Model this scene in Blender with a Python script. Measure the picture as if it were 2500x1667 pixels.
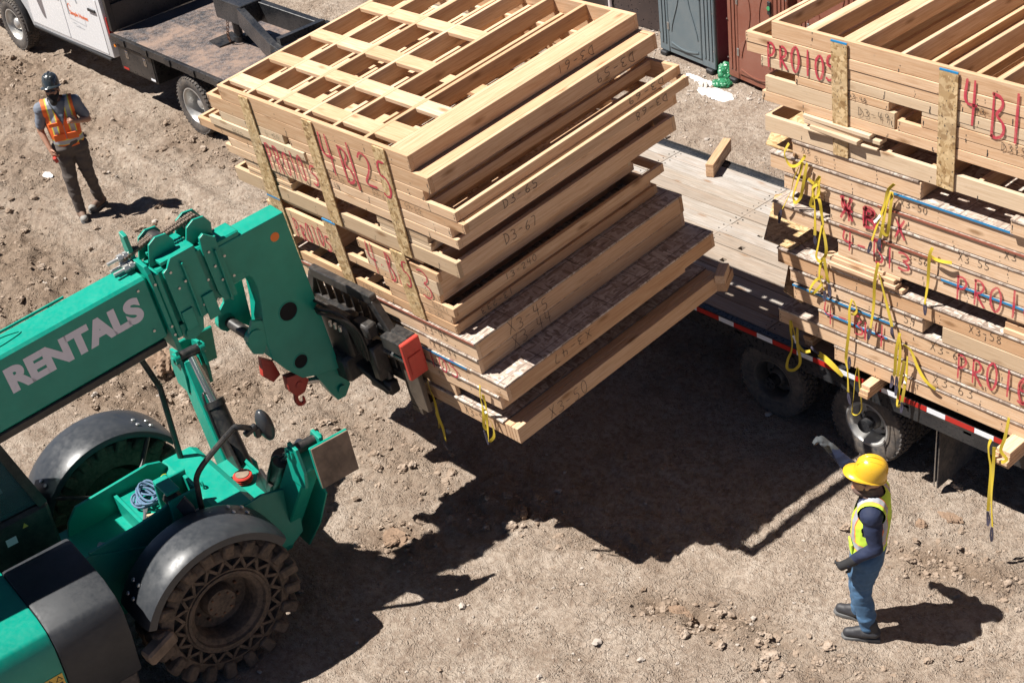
import bpy, bmesh, math, random
import numpy as np
from mathutils import Vector, Matrix, Euler

for o in list(bpy.data.objects):
    bpy.data.objects.remove(o, do_unlink=True)
sc = bpy.context.scene
COL = sc.collection
R = math.radians
random.seed(7)

# ------------------------------------------------------------------ camera
cam_d = bpy.data.cameras.new('camera'); cam = bpy.data.objects.new('camera', cam_d); COL.objects.link(cam)
cam_d.sensor_width = 36.0; cam_d.lens = 53.46; cam_d.clip_start = 0.1; cam_d.clip_end = 2000
def _cam():
    y, p, r = -0.898188589, 0.585709518, -0.134582964
    fwd = Vector((math.sin(y), math.cos(y), 0)); rt = Vector((math.cos(y), -math.sin(y), 0)); up = Vector((0, 0, 1))
    F = fwd*math.cos(p) - up*math.sin(p); U = fwd*math.sin(p) + up*math.cos(p)
    r2 = rt*math.cos(r) + U*math.sin(r); u3 = -rt*math.sin(r) + U*math.cos(r)
    m = Matrix((r2, u3, -F)).transposed().to_4x4()
    m.translation = Vector((8.06224806, -8.92567677, 8.90106766))
    return m
cam.matrix_world = _cam()
sc.camera = cam

# ------------------------------------------------------------------ light
SUN_DIR = Vector((0.365, 0.447, -1.0)).normalized()      # direction the light travels
sun_el = math.asin(-SUN_DIR.z)
w = bpy.data.worlds.new('World'); sc.world = w; w.use_nodes = True
nt = w.node_tree; nt.nodes.clear()
sky = nt.nodes.new('ShaderNodeTexSky'); sky.sky_type = 'NISHITA'; sky.sun_disc = False
sky.sun_elevation = sun_el
sky.sun_rotation = math.atan2(-SUN_DIR.x, -SUN_DIR.y)
sky.altitude = 2000; sky.air_density = 0.38; sky.dust_density = 0.1; sky.ozone_density = 1.0
bg = nt.nodes.new('ShaderNodeBackground'); bg.inputs[1].default_value = 0.05
wo = nt.nodes.new('ShaderNodeOutputWorld')
nt.links.new(sky.outputs[0], bg.inputs[0]); nt.links.new(bg.outputs[0], wo.inputs[0])
sl = bpy.data.lights.new('sun', 'SUN'); sl.energy = 5.0; sl.angle = R(0.53); sl.color = (1.0, 0.955, 0.89)
so = bpy.data.objects.new('sun', sl); COL.objects.link(so); so.location = (-8, -10, 20)
so.rotation_euler = SUN_DIR.to_track_quat('-Z', 'Y').to_euler()
sc.view_settings.view_transform = 'Standard'; sc.view_settings.look = 'None'
sc.view_settings.exposure = 0.92; sc.view_settings.gamma = 1.0; sc.view_settings.use_curve_mapping = False

# ------------------------------------------------------------------ node helpers
MATS = {}
class NB:
    """small helper round a node tree"""
    def __init__(s, name):
        s.m = bpy.data.materials.new(name); s.m.use_nodes = True
        s.t = s.m.node_tree; s.t.nodes.clear()
        s.out = s.n('ShaderNodeOutputMaterial'); s.b = s.n('ShaderNodeBsdfPrincipled')
        s.l(s.b.outputs[0], s.out.inputs[0]); s.tc = s.n('ShaderNodeTexCoord')
        MATS[name] = s.m
    def n(s, k, **kw):
        x = s.t.nodes.new(k)
        for a, v in kw.items(): setattr(x, a, v)
        return x
    def l(s, a, b): s.t.links.new(a, b)
    def set(s, inp, v):
        i = s.b.inputs[inp]
        if hasattr(v, 'is_output') or isinstance(v, bpy.types.NodeSocket): s.l(v, i)
        else: i.default_value = (*v, 1) if isinstance(v, tuple) and len(v) == 3 else v
    def _in(s, sock, v):
        if isinstance(v, bpy.types.NodeSocket): s.l(v, sock)
        elif isinstance(v, tuple) and len(v) == 3 and sock.type == 'RGBA': sock.default_value = (*v, 1)
        else: sock.default_value = v
    def mapping(s, src, scale=(1, 1, 1), loc=(0, 0, 0), rot=(0, 0, 0)):
        x = s.n('ShaderNodeMapping'); s.l(src, x.inputs[0]); s._in(x.inputs['Scale'], scale); s._in(x.inputs['Location'], loc); s._in(x.inputs['Rotation'], rot)
        return x.outputs[0]
    def noise(s, vec, scale, detail=4, rough=0.55, dist=0.0, col=False):
        x = s.n('ShaderNodeTexNoise'); s.l(vec, x.inputs['Vector'])
        x.inputs['Scale'].default_value = scale; x.inputs['Detail'].default_value = detail
        x.inputs['Roughness'].default_value = rough; x.inputs['Distortion'].default_value = dist
        return x.outputs['Color' if col else 'Fac']
    def voro(s, vec, scale, feature='F1', out='Distance', rnd=1.0):
        x = s.n('ShaderNodeTexVoronoi', feature=feature); s.l(vec, x.inputs['Vector'])
        x.inputs['Scale'].default_value = scale; x.inputs['Randomness'].default_value = rnd
        return x.outputs[out]
    def ramp(s, fac, stops, interp='LINEAR'):
        x = s.n('ShaderNodeValToRGB'); s.l(fac, x.inputs[0]); e = x.color_ramp.elements; x.color_ramp.interpolation = interp
        while len(e) < len(stops): e.new(0.5)
        for i, (p, c) in enumerate(stops):
            e[i].position = p; e[i].color = (*c, 1) if isinstance(c, tuple) else (c, c, c, 1)
        return x.outputs[0]
    def mix(s, fac, a, b, mode='MIX'):
        x = s.n('ShaderNodeMix', data_type='RGBA', blend_type=mode)
        s._in(x.inputs[0], fac); s._in(x.inputs[6], a); s._in(x.inputs[7], b)
        return x.outputs[2]
    def math(s, op, a, b=0.0, c=0.0):
        x = s.n('ShaderNodeMath', operation=op); s._in(x.inputs[0], a); s._in(x.inputs[1], b); s._in(x.inputs[2], c)
        return x.outputs[0]
    def bump(s, h, strength=0.3, dist=0.01, normal=None):
        x = s.n('ShaderNodeBump'); x.inputs['Strength'].default_value = strength; x.inputs['Distance'].default_value = dist
        s.l(h, x.inputs['Height'])
        if normal is not None: s.l(normal, x.inputs['Normal'])
        s.l(x.outputs[0], s.b.inputs['Normal']); return x.outputs[0]
    def rnd(s):
        return s.n('ShaderNodeObjectInfo').outputs['Random']
    def rvec(s, amt=40.0):
        """object coordinates shifted by a random amount per object"""
        v = s.n('ShaderNodeVectorMath', operation='MULTIPLY_ADD')
        c = s.n('ShaderNodeCombineXYZ'); r = s.rnd()
        s.l(r, c.inputs[0]); s.l(s.math('FRACT', s.math('MULTIPLY', r, 17.3)), c.inputs[1]); s.l(s.math('FRACT', s.math('MULTIPLY', r, 91.7)), c.inputs[2])
        s.l(c.outputs[0], v.inputs[0]); v.inputs[1].default_value = (amt,)*3; s.l(s.tc.outputs['Object'], v.inputs[2])
        return v.outputs[0]

def wood(name, cols, weather=0.0, rough=0.75, knots=1.0):
    b = NB(name); v = b.rvec()
    g1 = b.noise(b.mapping(v, (1.2, 26, 26)), 3.0, 5, 0.62, 0.6)
    g2 = b.noise(b.mapping(v, (0.5, 60, 60)), 4.0, 3, 0.6)
    big = b.noise(v, 2.2, 3, 0.5)
    c = b.ramp(g1, [(0.28, cols[0]), (0.5, cols[1]), (0.72, cols[2])])
    r = b.rnd()
    tint = b.ramp(r, [(0.0, (0.72, 0.58, 0.46)), (0.2, (1.0, 0.92, 0.84)), (0.45, (1.12, 1.10, 1.10)), (0.6, (0.96, 0.86, 0.76)), (0.8, (1.06, 0.98, 0.92)), (0.92, (0.82, 0.66, 0.52)), (1.0, (0.9, 0.84, 0.8))])
    c = b.mix(0.8, c, tint, 'MULTIPLY')
    c = b.mix(b.math('MULTIPLY', g2, 0.35), c, (cols[0][0]*0.75, cols[0][1]*0.68, cols[0][2]*0.6))
    c = b.mix(b.ramp(big, [(0.55, 0.0), (0.8, 0.4)]), c, (cols[0][0]*0.8, cols[0][1]*0.72, cols[0][2]*0.62))
    # knots
    kv = b.voro(b.mapping(v, (2.2, 7.0, 7.0)), 1.0)
    kn = b.noise(v, 25, 2, 0.5)
    kf = b.ramp(b.math('ADD', kv, b.math('MULTIPLY', kn, 0.08)), [(0.10, 1.0), (0.16, 0.55), (0.24, 0.0)])
    c = b.mix(b.math('MULTIPLY', kf, 0.75*knots), c, (0.22, 0.11, 0.045))
    # grey-blue water stain specks
    st = b.noise(b.mapping(v, (7, 7, 7)), 3.0, 6, 0.7)
    c = b.mix(b.ramp(st, [(0.62, 0.0), (0.78, 0.4+weather)]), c, (0.16, 0.14, 0.125))
    if weather:
        wn = b.noise(b.mapping(v, (0.8, 9, 9)), 2.0, 4, 0.6)
        c = b.mix(b.ramp(wn, [(0.45, 0.0), (0.65, weather)]), c, (0.30, 0.22, 0.16))
    b.set('Base Color', c); b.set('Roughness', rough); b.set('Specular IOR Level', 0.25)
    b.bump(g1, 0.12, 0.004)
    return b.m
wood('lumber', [(0.49, 0.315, 0.19), (0.63, 0.455, 0.305), (0.72, 0.57, 0.42)])
wood('lumber_grey', [(0.50, 0.385, 0.27), (0.60, 0.49, 0.36), (0.67, 0.57, 0.44)])
wood('deck_wood', [(0.23, 0.21, 0.188), (0.36, 0.34, 0.315), (0.48, 0.46, 0.435)], weather=0.4, rough=0.9)

def osb(name, base=(0.50, 0.37, 0.21)):
    b = NB(name); v = b.rvec(20)
    def layer(sc_, rot):
        m = b.mapping(v, sc_, (0, 0, 0), rot)
        x = b.n('ShaderNodeTexVoronoi', feature='F1'); b.l(m, x.inputs['Vector']); x.inputs['Scale'].default_value = 1
        return x.outputs['Color'], x.outputs['Distance']
    cA, dA = layer((14, 55, 30), (0, 0, 0.5)); cB, dB = layer((50, 16, 30), (0, 0, -0.3)); cC, dC = layer((22, 40, 30), (0, 0, 1.2))
    sel = b.noise(v, 14, 3, 0.5)
    c = b.mix(b.ramp(sel, [(0.45, 0.0), (0.5, 1.0)]), cA, cB)
    c = b.mix(b.ramp(b.noise(v, 9, 3, 0.5), [(0.5, 0.0), (0.55, 1.0)]), c, cC)
    bw = b.n('ShaderNodeSeparateColor'); b.l(c, bw.inputs[0])
    k = base
    cc = b.ramp(bw.outputs[0], [(0.0, (k[0]*0.5, k[1]*0.42, k[2]*0.34)), (0.25, (k[0]*0.8, k[1]*0.74, k[2]*0.66)), (0.6, k), (1.0, (min(1, k[0]*1.28), k[1]*1.32, k[2]*1.4))])
    cc = b.mix(b.ramp(b.noise(v, 3.0, 4, 0.6), [(0.5, 0.0), (0.8, 0.35)]), cc, (0.30, 0.24, 0.19))
    b.set('Base Color', cc); b.set('Roughness', 0.7); b.set('Specular IOR Level', 0.3); b.bump(bw.outputs[1], 0.25, 0.003)
    return b.m
osb('osb', (0.50, 0.355, 0.19)); osb('osb_floor', (0.50, 0.41, 0.33))

def paint(name, col, rough=0.4, dust=0.25, dustcol=(0.36, 0.29, 0.22), metallic=0.0, var=0.08, coat=0.0, scale=3.0, scratch=0.0):
    b = NB(name); v = b.rvec(15)
    n = b.noise(v, scale, 6, 0.62); f = b.noise(v, scale*9, 4, 0.6)
    c = b.mix(b.ramp(n, [(0.3, 0.0), (0.75, 1.0)]), tuple(x*(1-var) for x in col), tuple(min(1, x*(1+var)) for x in col))
    if dust:
        c = b.mix(b.ramp(b.math('ADD', b.math('MULTIPLY', n, 0.6), b.math('MULTIPLY', f, 0.4)), [(0.42, 0.0), (0.72, dust)]), c, dustcol)
    if scratch:
        s = b.noise(b.mapping(v, (4, 40, 12), (0, 0, 0), (0.4, 0.2, 0.9)), 3, 4, 0.6)
        c = b.mix(b.ramp(s, [(0.66, 0.0), (0.72, scratch)]), c, tuple(min(1, x*1.6+0.1) for x in col))
    b.set('Base Color', c); b.set('Metallic', metallic)
    b.set('Roughness', b.ramp(f, [(0.3, max(0.05, rough-0.08)), (0.75, min(1, rough+0.15))]))
    if coat: b.set('Coat Weight', coat); b.set('Coat Roughness', 0.15)
    b.bump(f, 0.05, 0.003)
    return b.m
def plain(name, col, rough=0.7, var=0.12, scale=20, bump=0.0, metallic=0.0, spec=0.5):
    b = NB(name); v = b.rvec(9); n = b.noise(v, scale, 4, 0.6)
    b.set('Base Color', b.mix(n, tuple(x*(1-var) for x in col), tuple(min(1, x*(1+var)) for x in col)))
    b.set('Roughness', rough); b.set('Metallic', metallic); b.set('Specular IOR Level', spec)
    if bump: b.bump(n, bump, 0.005)
    return b.m

# ------------------------------------------------------------------ mesh helpers
class MB:
    """collects shapes, links them as one mesh object"""
    def __init__(s): s.v = []; s.f = []; s.mi = []; s.cur = 0; s.M = Matrix.Identity(4)
    def add(s, vs, fs, M=None):
        o = len(s.v); T = s.M if M is None else s.M @ M
        s.v += [tuple(T @ Vector(p)) for p in vs]
        s.f += [tuple(i+o for i in f) for f in fs]; s.mi += [s.cur]*len(fs)
    def box(s, lo, hi, ch=0.0, M=None):
        c = [(a+b)/2 for a, b in zip(lo, hi)]; h = [abs(b-a)/2 for a, b in zip(lo, hi)]
        v, f = chbox(h, ch); s.add([tuple(p[i]+c[i] for i in range(3)) for p in v], f, M)
    def obox(s, c, size, rot=(0, 0, 0), ch=0.0):
        v, f = chbox([x/2 for x in size], ch)
        s.add(v, f, Matrix.Translation(c) @ Euler(rot).to_matrix().to_4x4())
    def beam(s, p0, p1, wdt, hgt, up=(0, 0, 1), ch=0.0):
        """box from p0 to p1; wdt across, hgt along up"""
        p0 = Vector(p0); p1 = Vector(p1); d = p1-p0; L = d.length; x = d.normalized(); u = Vector(up)
        y = u.cross(x); y.normalize(); z = x.cross(y)
        M = Matrix((x, y, z)).transposed().to_4x4(); M.translation = (p0+p1)/2
        v, f = chbox([L/2, wdt/2, hgt/2], ch); s.add(v, f, M)
    def cyl(s, p0, p1, r0, r1=None, n=16, caps=True):
        r1 = r0 if r1 is None else r1
        p0 = Vector(p0); p1 = Vector(p1); d = (p1-p0).normalized()
        a = Vector((0, 0, 1)) if abs(d.z) < 0.9 else Vector((1, 0, 0)); x = d.cross(a).normalized(); y = d.cross(x)
        vs = []
        for p, r in ((p0, r0), (p1, r1)):
            for i in range(n):
                t = 2*math.pi*i/n; vs.append(tuple(p + x*math.cos(t)*r + y*math.sin(t)*r))
        fs = [(i, (i+1) % n, n+(i+1) % n, n+i) for i in range(n)]
        if caps: fs += [tuple(range(n-1, -1, -1)), tuple(range(n, 2*n))]
        s.add(vs, fs)
    def tube(s, path, r, n=8, closed=False):
        P = [Vector(p) for p in path]; m = len(P); vs = []; prev = None
        rr = r if isinstance(r, (list, tuple)) else [r]*m
        for k in range(m):
            d = (P[(k+1) % m]-P[k-1]) if closed else (P[min(k+1, m-1)]-P[max(k-1, 0)])
            d.normalize()
            if prev is None:
                a = Vector((0, 0, 1)) if abs(d.z) < 0.9 else Vector((1, 0, 0)); x = d.cross(a).normalized()
            else:
                x = (prev - d*prev.dot(d)).normalized()
            prev = x; y = d.cross(x)
            for i in range(n):
                t = 2*math.pi*i/n; vs.append(tuple(P[k] + x*math.cos(t)*rr[k] + y*math.sin(t)*rr[k]))
        fs = []
        for k in range(m if closed else m-1):
            a = k*n; b2 = ((k+1) % m)*n
            fs += [(a+i, a+(i+1) % n, b2+(i+1) % n, b2+i) for i in range(n)]
        if not closed: fs += [tuple(range(n-1, -1, -1)), tuple(range((m-1)*n, m*n))]
        s.add(vs, fs)
    def ribbon(s, path, wdir, wd, th=0.003):
        """flat strap along path, wd wide along wdir (one vector or a list), th thick"""
        P = [Vector(p) for p in path]; m = len(P); vs = []
        for k in range(m):
            d = (P[min(k+1, m-1)]-P[max(k-1, 0)]).normalized()
            wv = Vector(wdir[k] if isinstance(wdir, list) else wdir); wv = (wv - d*wv.dot(d)).normalized(); nn = d.cross(wv)
            for a, b2 in ((-1, -1), (1, -1), (1, 1), (-1, 1)): vs.append(tuple(P[k] + wv*a*wd/2 + nn*b2*th/2))
        fs = []
        for k in range(m-1):
            a = k*4; fs += [(a+i, a+(i+1) % 4, a+4+(i+1) % 4, a+4+i) for i in range(4)]
        fs += [(3, 2, 1, 0), tuple((m-1)*4+i for i in range(4))]
        s.add(vs, fs)
    def prism(s, poly, t, M=None, ch=0.0):
        """polygon in local xy, extruded from z=0 to z=t"""
        n = len(poly); vs = [(x, y, 0) for x, y in poly] + [(x, y, t) for x, y in poly]
        fs = [tuple(range(n-1, -1, -1)), tuple(range(n, 2*n))] + [(i, (i+1) % n, n+(i+1) % n, n+i) for i in range(n)]
        s.add(vs, fs, M)
    def lathe(s, prof, n=32, M=None, closed=False):
        """profile (r, h) turned about local z"""
        m = len(prof); vs = []
        for r, h in prof:
            for i in range(n):
                t = 2*math.pi*i/n; vs.append((r*math.cos(t), r*math.sin(t), h))
        fs = []
        for k in range(m if closed else m-1):
            a = k*n; b2 = ((k+1) % m)*n
            fs += [(a+i, a+(i+1) % n, b2+(i+1) % n, b2+i) for i in range(n)]
        s.add(vs, fs, M)
    def sphere(s, c, r, nu=16, nv=10, M=None):
        r = r if isinstance(r, (tuple, list)) else (r, r, r); vs = [(c[0], c[1], c[2]+r[2])]; fs = []
        for j in range(1, nv):
            p = math.pi*j/nv
            for i in range(nu):
                t = 2*math.pi*i/nu; vs.append((c[0]+r[0]*math.sin(p)*math.cos(t), c[1]+r[1]*math.sin(p)*math.sin(t), c[2]+r[2]*math.cos(p)))
        vs.append((c[0], c[1], c[2]-r[2])); e = len(vs)-1
        for i in range(nu): fs.append((0, 1+i, 1+(i+1) % nu))
        for j in range(nv-2):
            for i in range(nu): fs.append((1+j*nu+i, 1+(j+1)*nu+i, 1+(j+1)*nu+(i+1) % nu, 1+j*nu+(i+1) % nu))
        for i in range(nu): fs.append((e, 1+(nv-2)*nu+(i+1) % nu, 1+(nv-2)*nu+i))
        s.add(vs, fs, M)
    def mesh(s, name):
        me = bpy.data.meshes.new(name); me.from_pydata(s.v, [], s.f); me.validate(); me.update()
        if any(s.mi): me.polygons.foreach_set('material_index', s.mi[:len(me.polygons)])
        return me
    def build(s, name, mat, parent=None, smooth=False, bevel=0.0, M=None):
        me = s.mesh(name)
        bm = bmesh.new(); bm.from_mesh(me); bmesh.ops.recalc_face_normals(bm, faces=bm.faces)
        if bevel: bmesh.ops.bevel(bm, geom=[e for e in bm.edges if e.is_manifold and e.calc_face_angle(0) > 0.6], offset=bevel, segments=2, affect='EDGES', profile=0.6)
        bm.to_mesh(me); bm.free()
        return link(name, me, mat, parent, smooth, M)
def chbox(h, ch):
    hx, hy, hz = h
    if not ch:
        v = [(x, y, z) for z in (-hz, hz) for y in (-hy, hy) for x in (-hx, hx)]
        return v, [(0, 2, 3, 1), (4, 5, 7, 6), (0, 1, 5, 4), (2, 6, 7, 3), (0, 4, 6, 2), (1, 3, 7, 5)]
    c = min(ch, hx*0.49, hy*0.49, hz*0.49); v = []; idx = {}
    for sx in (-1, 1):
        for sy in (-1, 1):
            for sz in (-1, 1):
                idx[(sx, sy, sz)] = len(v)
                v += [(sx*hx, sy*(hy-c), sz*(hz-c)), (sx*(hx-c), sy*hy, sz*(hz-c)), (sx*(hx-c), sy*(hy-c), sz*hz)]
    f = []
    def ring(ax, sg):
        a, b2 = [i for i in range(3) if i != ax]; out = []
        for p, q_ in ((-1, -1), (1, -1), (1, 1), (-1, 1)):
            k = [0, 0, 0]; k[ax] = sg; k[a] = p; k[b2] = q_; out.append(idx[tuple(k)]+ax)
        return tuple(out)
    for ax in range(3):
        for sg in (-1, 1): f.append(ring(ax, sg))
    for ax in range(3):
        a, b2 = [i for i in range(3) if i != ax]
        for p in (-1, 1):
            for q_ in (-1, 1):
                k0 = [0, 0, 0]; k1 = [0, 0, 0]
                k0[ax] = -1; k1[ax] = 1
                for k in (k0, k1): k[a] = p; k[b2] = q_
                i0 = idx[tuple(k0)]; i1 = idx[tuple(k1)]
                f.append((i0+a, i1+a, i1+b2, i0+b2))
    for k, i in idx.items(): f.append((i, i+1, i+2))
    return v, f
def link(name, me, mat=None, parent=None, smooth=False, M=None):
    o = bpy.data.objects.new(name, me); COL.objects.link(o)
    if mat is not None:
        for mm in (mat if isinstance(mat, (list, tuple)) else [mat]): me.materials.append(MATS[mm] if isinstance(mm, str) else mm)
    if parent is not None: o.parent = parent
    if M is not None: o.matrix_local = M
    if smooth:
        me.polygons.foreach_set('use_smooth', [True]*len(me.polygons))
        if smooth != 'full':
            try: me.set_sharp_from_angle(angle=R(38))
            except Exception: pass
    return o
def thing(name, label, cat, M=None, group=None):
    o = bpy.data.objects.new(name, None); COL.objects.link(o); o.empty_display_size = 0.1
    if M is not None: o.matrix_world = M
    return tag(o, label, cat, group)
def tag(o, label, cat, group=None, kind=None):
    if label: o['label'] = label
    if cat: o['category'] = cat
    if group: o['group'] = group
    if kind: o['kind'] = kind
    return o
_bc = {}
def board(name, lo, hi, parent, mat='lumber', ch=0.003):
    """one bevelled board between two corners of its parent's space; grain runs along its longest side"""
    d = [hi[i]-lo[i] for i in range(3)]; c = Vector([(lo[i]+hi[i])/2 for i in range(3)])
    ax = max(range(3), key=lambda i: d[i])
    if ax == 0: dim = (d[0], d[1], d[2]); rot = Matrix.Identity(3)
    elif ax == 1: dim = (d[1], d[0], d[2]); rot = Matrix(((0, -1, 0), (1, 0, 0), (0, 0, 1)))
    else: dim = (d[2], d[1], d[0]); rot = Matrix(((0, 0, 1), (0, 1, 0), (-1, 0, 0)))
    key = (tuple(round(x, 3) for x in dim), mat, ch)
    if key not in _bc:
        me = bpy.data.meshes.new('board'); v, f = chbox([x/2 for x in dim], ch); me.from_pydata(v, [], f); me.update(); me.materials.append(MATS[mat]); _bc[key] = me
    o = bpy.data.objects.new(name, _bc[key]); COL.objects.link(o); o.parent = parent
    M = rot.to_4x4(); M.translation = c; o.matrix_local = M
    return o

# ------------------------------------------------------------------ stroke lettering
GL = {
 '0': [[(.5, 1), (.15, .8), (.1, .4), (.3, .05), (.6, 0), (.85, .3), (.85, .7), (.65, .97), (.5, 1)]],
 '1': [[(.5, 1), (.5, 0)]],
 '2': [[(.1, .8), (.3, 1), (.6, 1), (.8, .78), (.65, .45), (.1, 0), (.9, .02)]],
 '3': [[(.1, .92), (.45, 1), (.8, .85), (.75, .62), (.35, .53), (.8, .42), (.85, .15), (.5, 0), (.1, .08)]],
 '4': [[(.25, 1), (.1, .45), (.9, .45)], [(.7, 1), (.65, 0)]],
 '5': [[(.85, 1), (.25, 1), (.2, .58), (.6, .6), (.85, .38), (.7, .08), (.35, 0), (.1, .1)]],
 '6': [[(.75, 1), (.35, .7), (.15, .3), (.35, 0), (.75, .08), (.8, .38), (.5, .5), (.2, .35)]],
 '7': [[(.1, 1), (.85, 1), (.4, 0)]],
 '8': [[(.5, .52), (.2, .72), (.35, 1), (.7, .97), (.75, .72), (.5, .52), (.15, .3), (.3, 0), (.7, 0), (.85, .28), (.5, .52)]],
 '9': [[(.8, .75), (.5, .55), (.2, .7), (.35, 1), (.75, .95), (.8, .6), (.6, 0)]],
 'D': [[(.2, 1), (.2, 0)], [(.05, 1), (.5, .95), (.9, .6), (.75, .15), (.1, 0)]],
 'X': [[(.1, 1), (.85, 0)], [(.8, 1), (.1, 0)]],
 'P': [[(.2, 1), (.2, 0)], [(.1, .92), (.55, 1), (.85, .8), (.65, .52), (.2, .45)]],
 'R': [[(.2, 1), (.2, 0)], [(.1, .92), (.55, 1), (.85, .78), (.6, .52), (.2, .48), (.9, 0)]],
 'B': [[(.2, 1), (.2, 0)], [(.1, .98), (.6, .95), (.75, .75), (.3, .52), (.8, .4), (.85, .12), (.45, 0), (.15, .05)]],
 'T': [[(.05, 1), (.95, 1)], [(.5, 1), (.5, 0)]],
 'L': [[(.2, 1), (.2, 0), (.8, 0)]],
 '-': [[(.15, .48), (.75, .5)]], '.': [[(.3, .42), (.45, .42)]], ' ': [],
}
def smooth_path(p, it=1):
    for _ in range(it):
        q_ = [p[0]]
        for a, b2 in zip(p[:-1], p[1:]):
            q_ += [(a[0]*.75+b2[0]*.25, a[1]*.75+b2[1]*.25), (a[0]*.25+b2[0]*.75, a[1]*.25+b2[1]*.75)]
        p = q_ + [p[-1]]
    return p
def lettering(mb, text, M, h, wdt, pen, rng, th=0.0015, flip=False, slope=0.0):
    """hand-drawn strokes in the local xy plane of M (x along, y up)"""
    x = 0.0
    for chh in text:
        jx = rng.uniform(-.04, .04)*wdt; jy = rng.uniform(-.06, .06)*h; hs = h*rng.uniform(.9, 1.12)
        for st in GL.get(chh, []):
            p = smooth_path(st, 2) if len(st) > 2 else [st[0], ((st[0][0]+st[1][0])/2+rng.uniform(-.03, .03), (st[0][1]+st[1][1])/2), st[1]]
            q_ = [(x + a*wdt + jx, b2*hs + jy + slope*(x+a*wdt)) for a, b2 in p]
            if flip: q_ = [(-a, -b2) for a, b2 in q_]
            n = len(q_); vs = []
            for k in range(n):
                dx = q_[min(k+1, n-1)][0]-q_[max(k-1, 0)][0]; dy = q_[min(k+1, n-1)][1]-q_[max(k-1, 0)][1]; L = math.hypot(dx, dy) or 1
                wv = pen*0.42*rng.uniform(.8, 1.15)*(0.8 if k in (0, n-1) else 1)
                vs += [(q_[k][0]-dy/L*wv, q_[k][1]+dx/L*wv, th), (q_[k][0]+dy/L*wv, q_[k][1]-dx/L*wv, th)]
            mb.add(vs, [(2*k, 2*k+2, 2*k+3, 2*k+1) for k in range(n-1)], M)
        x += wdt*1.22
def frame(o, x, y):
    """matrix with local x, y axes and their normal, at o"""
    x = Vector(x).normalized(); z = x.cross(Vector(y)).normalized(); y = z.cross(x)
    M = Matrix((x, y, z)).transposed().to_4x4(); M.translation = Vector(o); return M
# ------------------------------------------------------------------ ground
def dirt():
    b = NB('dirt'); v = b.tc.outputs['Object']
    big = b.noise(v, 0.35, 5, 0.55); mid = b.noise(v, 2.2, 6, 0.62); fine = b.noise(v, 16, 6, 0.68); peb = b.noise(v, 60, 4, 0.7)
    c = b.ramp(mid, [(0.3, (0.255, 0.192, 0.145)), (0.5, (0.37, 0.298, 0.237)), (0.72, (0.49, 0.415, 0.345))])
    c = b.mix(b.ramp(big, [(0.42, 0.0), (0.7, 0.6)]), c, (0.45, 0.375, 0.305))
    c = b.mix(b.ramp(fine, [(0.36, 0.75), (0.56, 0.0)]), c, (0.22, 0.16, 0.12))
    c = b.mix(b.ramp(b.noise(v, 30, 5, 0.7), [(0.56, 0.0), (0.74, 0.6)]), c, (0.66, 0.59, 0.51))
    at = b.n('ShaderNodeAttribute'); at.attribute_name = 'moist'
    c = b.mix(b.math('MULTIPLY', at.outputs['Fac'], 0.95), c, b.ramp(mid, [(0.3, (0.185, 0.13, 0.092)), (0.7, (0.30, 0.228, 0.17))]))
    # pale grit
    gv = b.voro(v, 45); gs = b.noise(v, 5, 3, 0.5)
    c = b.mix(b.math('MULTIPLY', b.ramp(gv, [(0.05, 1.0), (0.16, 0.0)]), b.ramp(gs, [(0.48, 0.0), (0.6, 0.85)])), c, (0.62, 0.57, 0.52))
    b.set('Base Color', c); b.set('Roughness', 0.95); b.set('Specular IOR Level', 0.15)
    w2_ = b.mix(0.25, v, b.noise(v, 5, 3, 0.6, col=True), 'ADD')
    cr = b.voro(b.mapping(w2_, (1, 1, 0.3)), 9.0, 'DISTANCE_TO_EDGE')
    cm = b.ramp(b.noise(v, 0.9, 3, 0.5), [(0.45, 0.0), (0.6, 1.0)])
    crk = b.math('MULTIPLY', b.math('MULTIPLY', b.ramp(cr, [(0.0, 0.0), (0.07, 1.0)]), cm), 0.35)
    lump = b.noise(b.mix(0.3, v, b.noise(v, 8, 3, 0.6, col=True), 'ADD'), 28, 5, 0.72)
    h = b.math('ADD', b.math('MULTIPLY', fine, 1.1), b.math('MULTIPLY', peb, 0.5))
    cb = b.voro(b.mix(0.06, v, b.noise(v, 20, 2, 0.6, col=True), 'ADD'), 38); cb2 = b.voro(v, 85)
    crumb = b.math('MULTIPLY', b.ramp(cb, [(0.1, 1.0), (0.45, 0.0)]), b.ramp(b.noise(v, 2.5, 4, 0.65), [(0.42, 0.15), (0.62, 1.0)]))
    h = b.math('ADD', b.math('ADD', h, crk), b.math('MULTIPLY', lump, 0.6))
    h = b.math('ADD', h, b.math('ADD', b.math('MULTIPLY', crumb, 0.75), b.math('MULTIPLY', b.ramp(cb2, [(0.1, 1.0), (0.5, 0.0)]), 0.2)))
    b.bump(h, 0.9, 0.036)
    return b.m
dirt()
def vnoise(x, y, seed=0):
    xi = np.floor(x).astype(np.int64); yi = np.floor(y).astype(np.int64); fx = x-xi; fy = y-yi
    def hsh(a, c):
        n = (a*374761393 + c*668265263 + seed*974634777) & 0x7fffffff
        n = ((n ^ (n >> 13))*1274126177) & 0x7fffffff
        return ((n ^ (n >> 16)) & 0xffff)/65535.0
    u = fx*fx*fx*(fx*(fx*6-15)+10); w_ = fy*fy*fy*(fy*(fy*6-15)+10)
    a = hsh(xi, yi); b2 = hsh(xi+1, yi); c = hsh(xi, yi+1); d = hsh(xi+1, yi+1)
    return a+(b2-a)*u+(c-a)*w_+(a-b2-c+d)*u*w_
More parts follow.
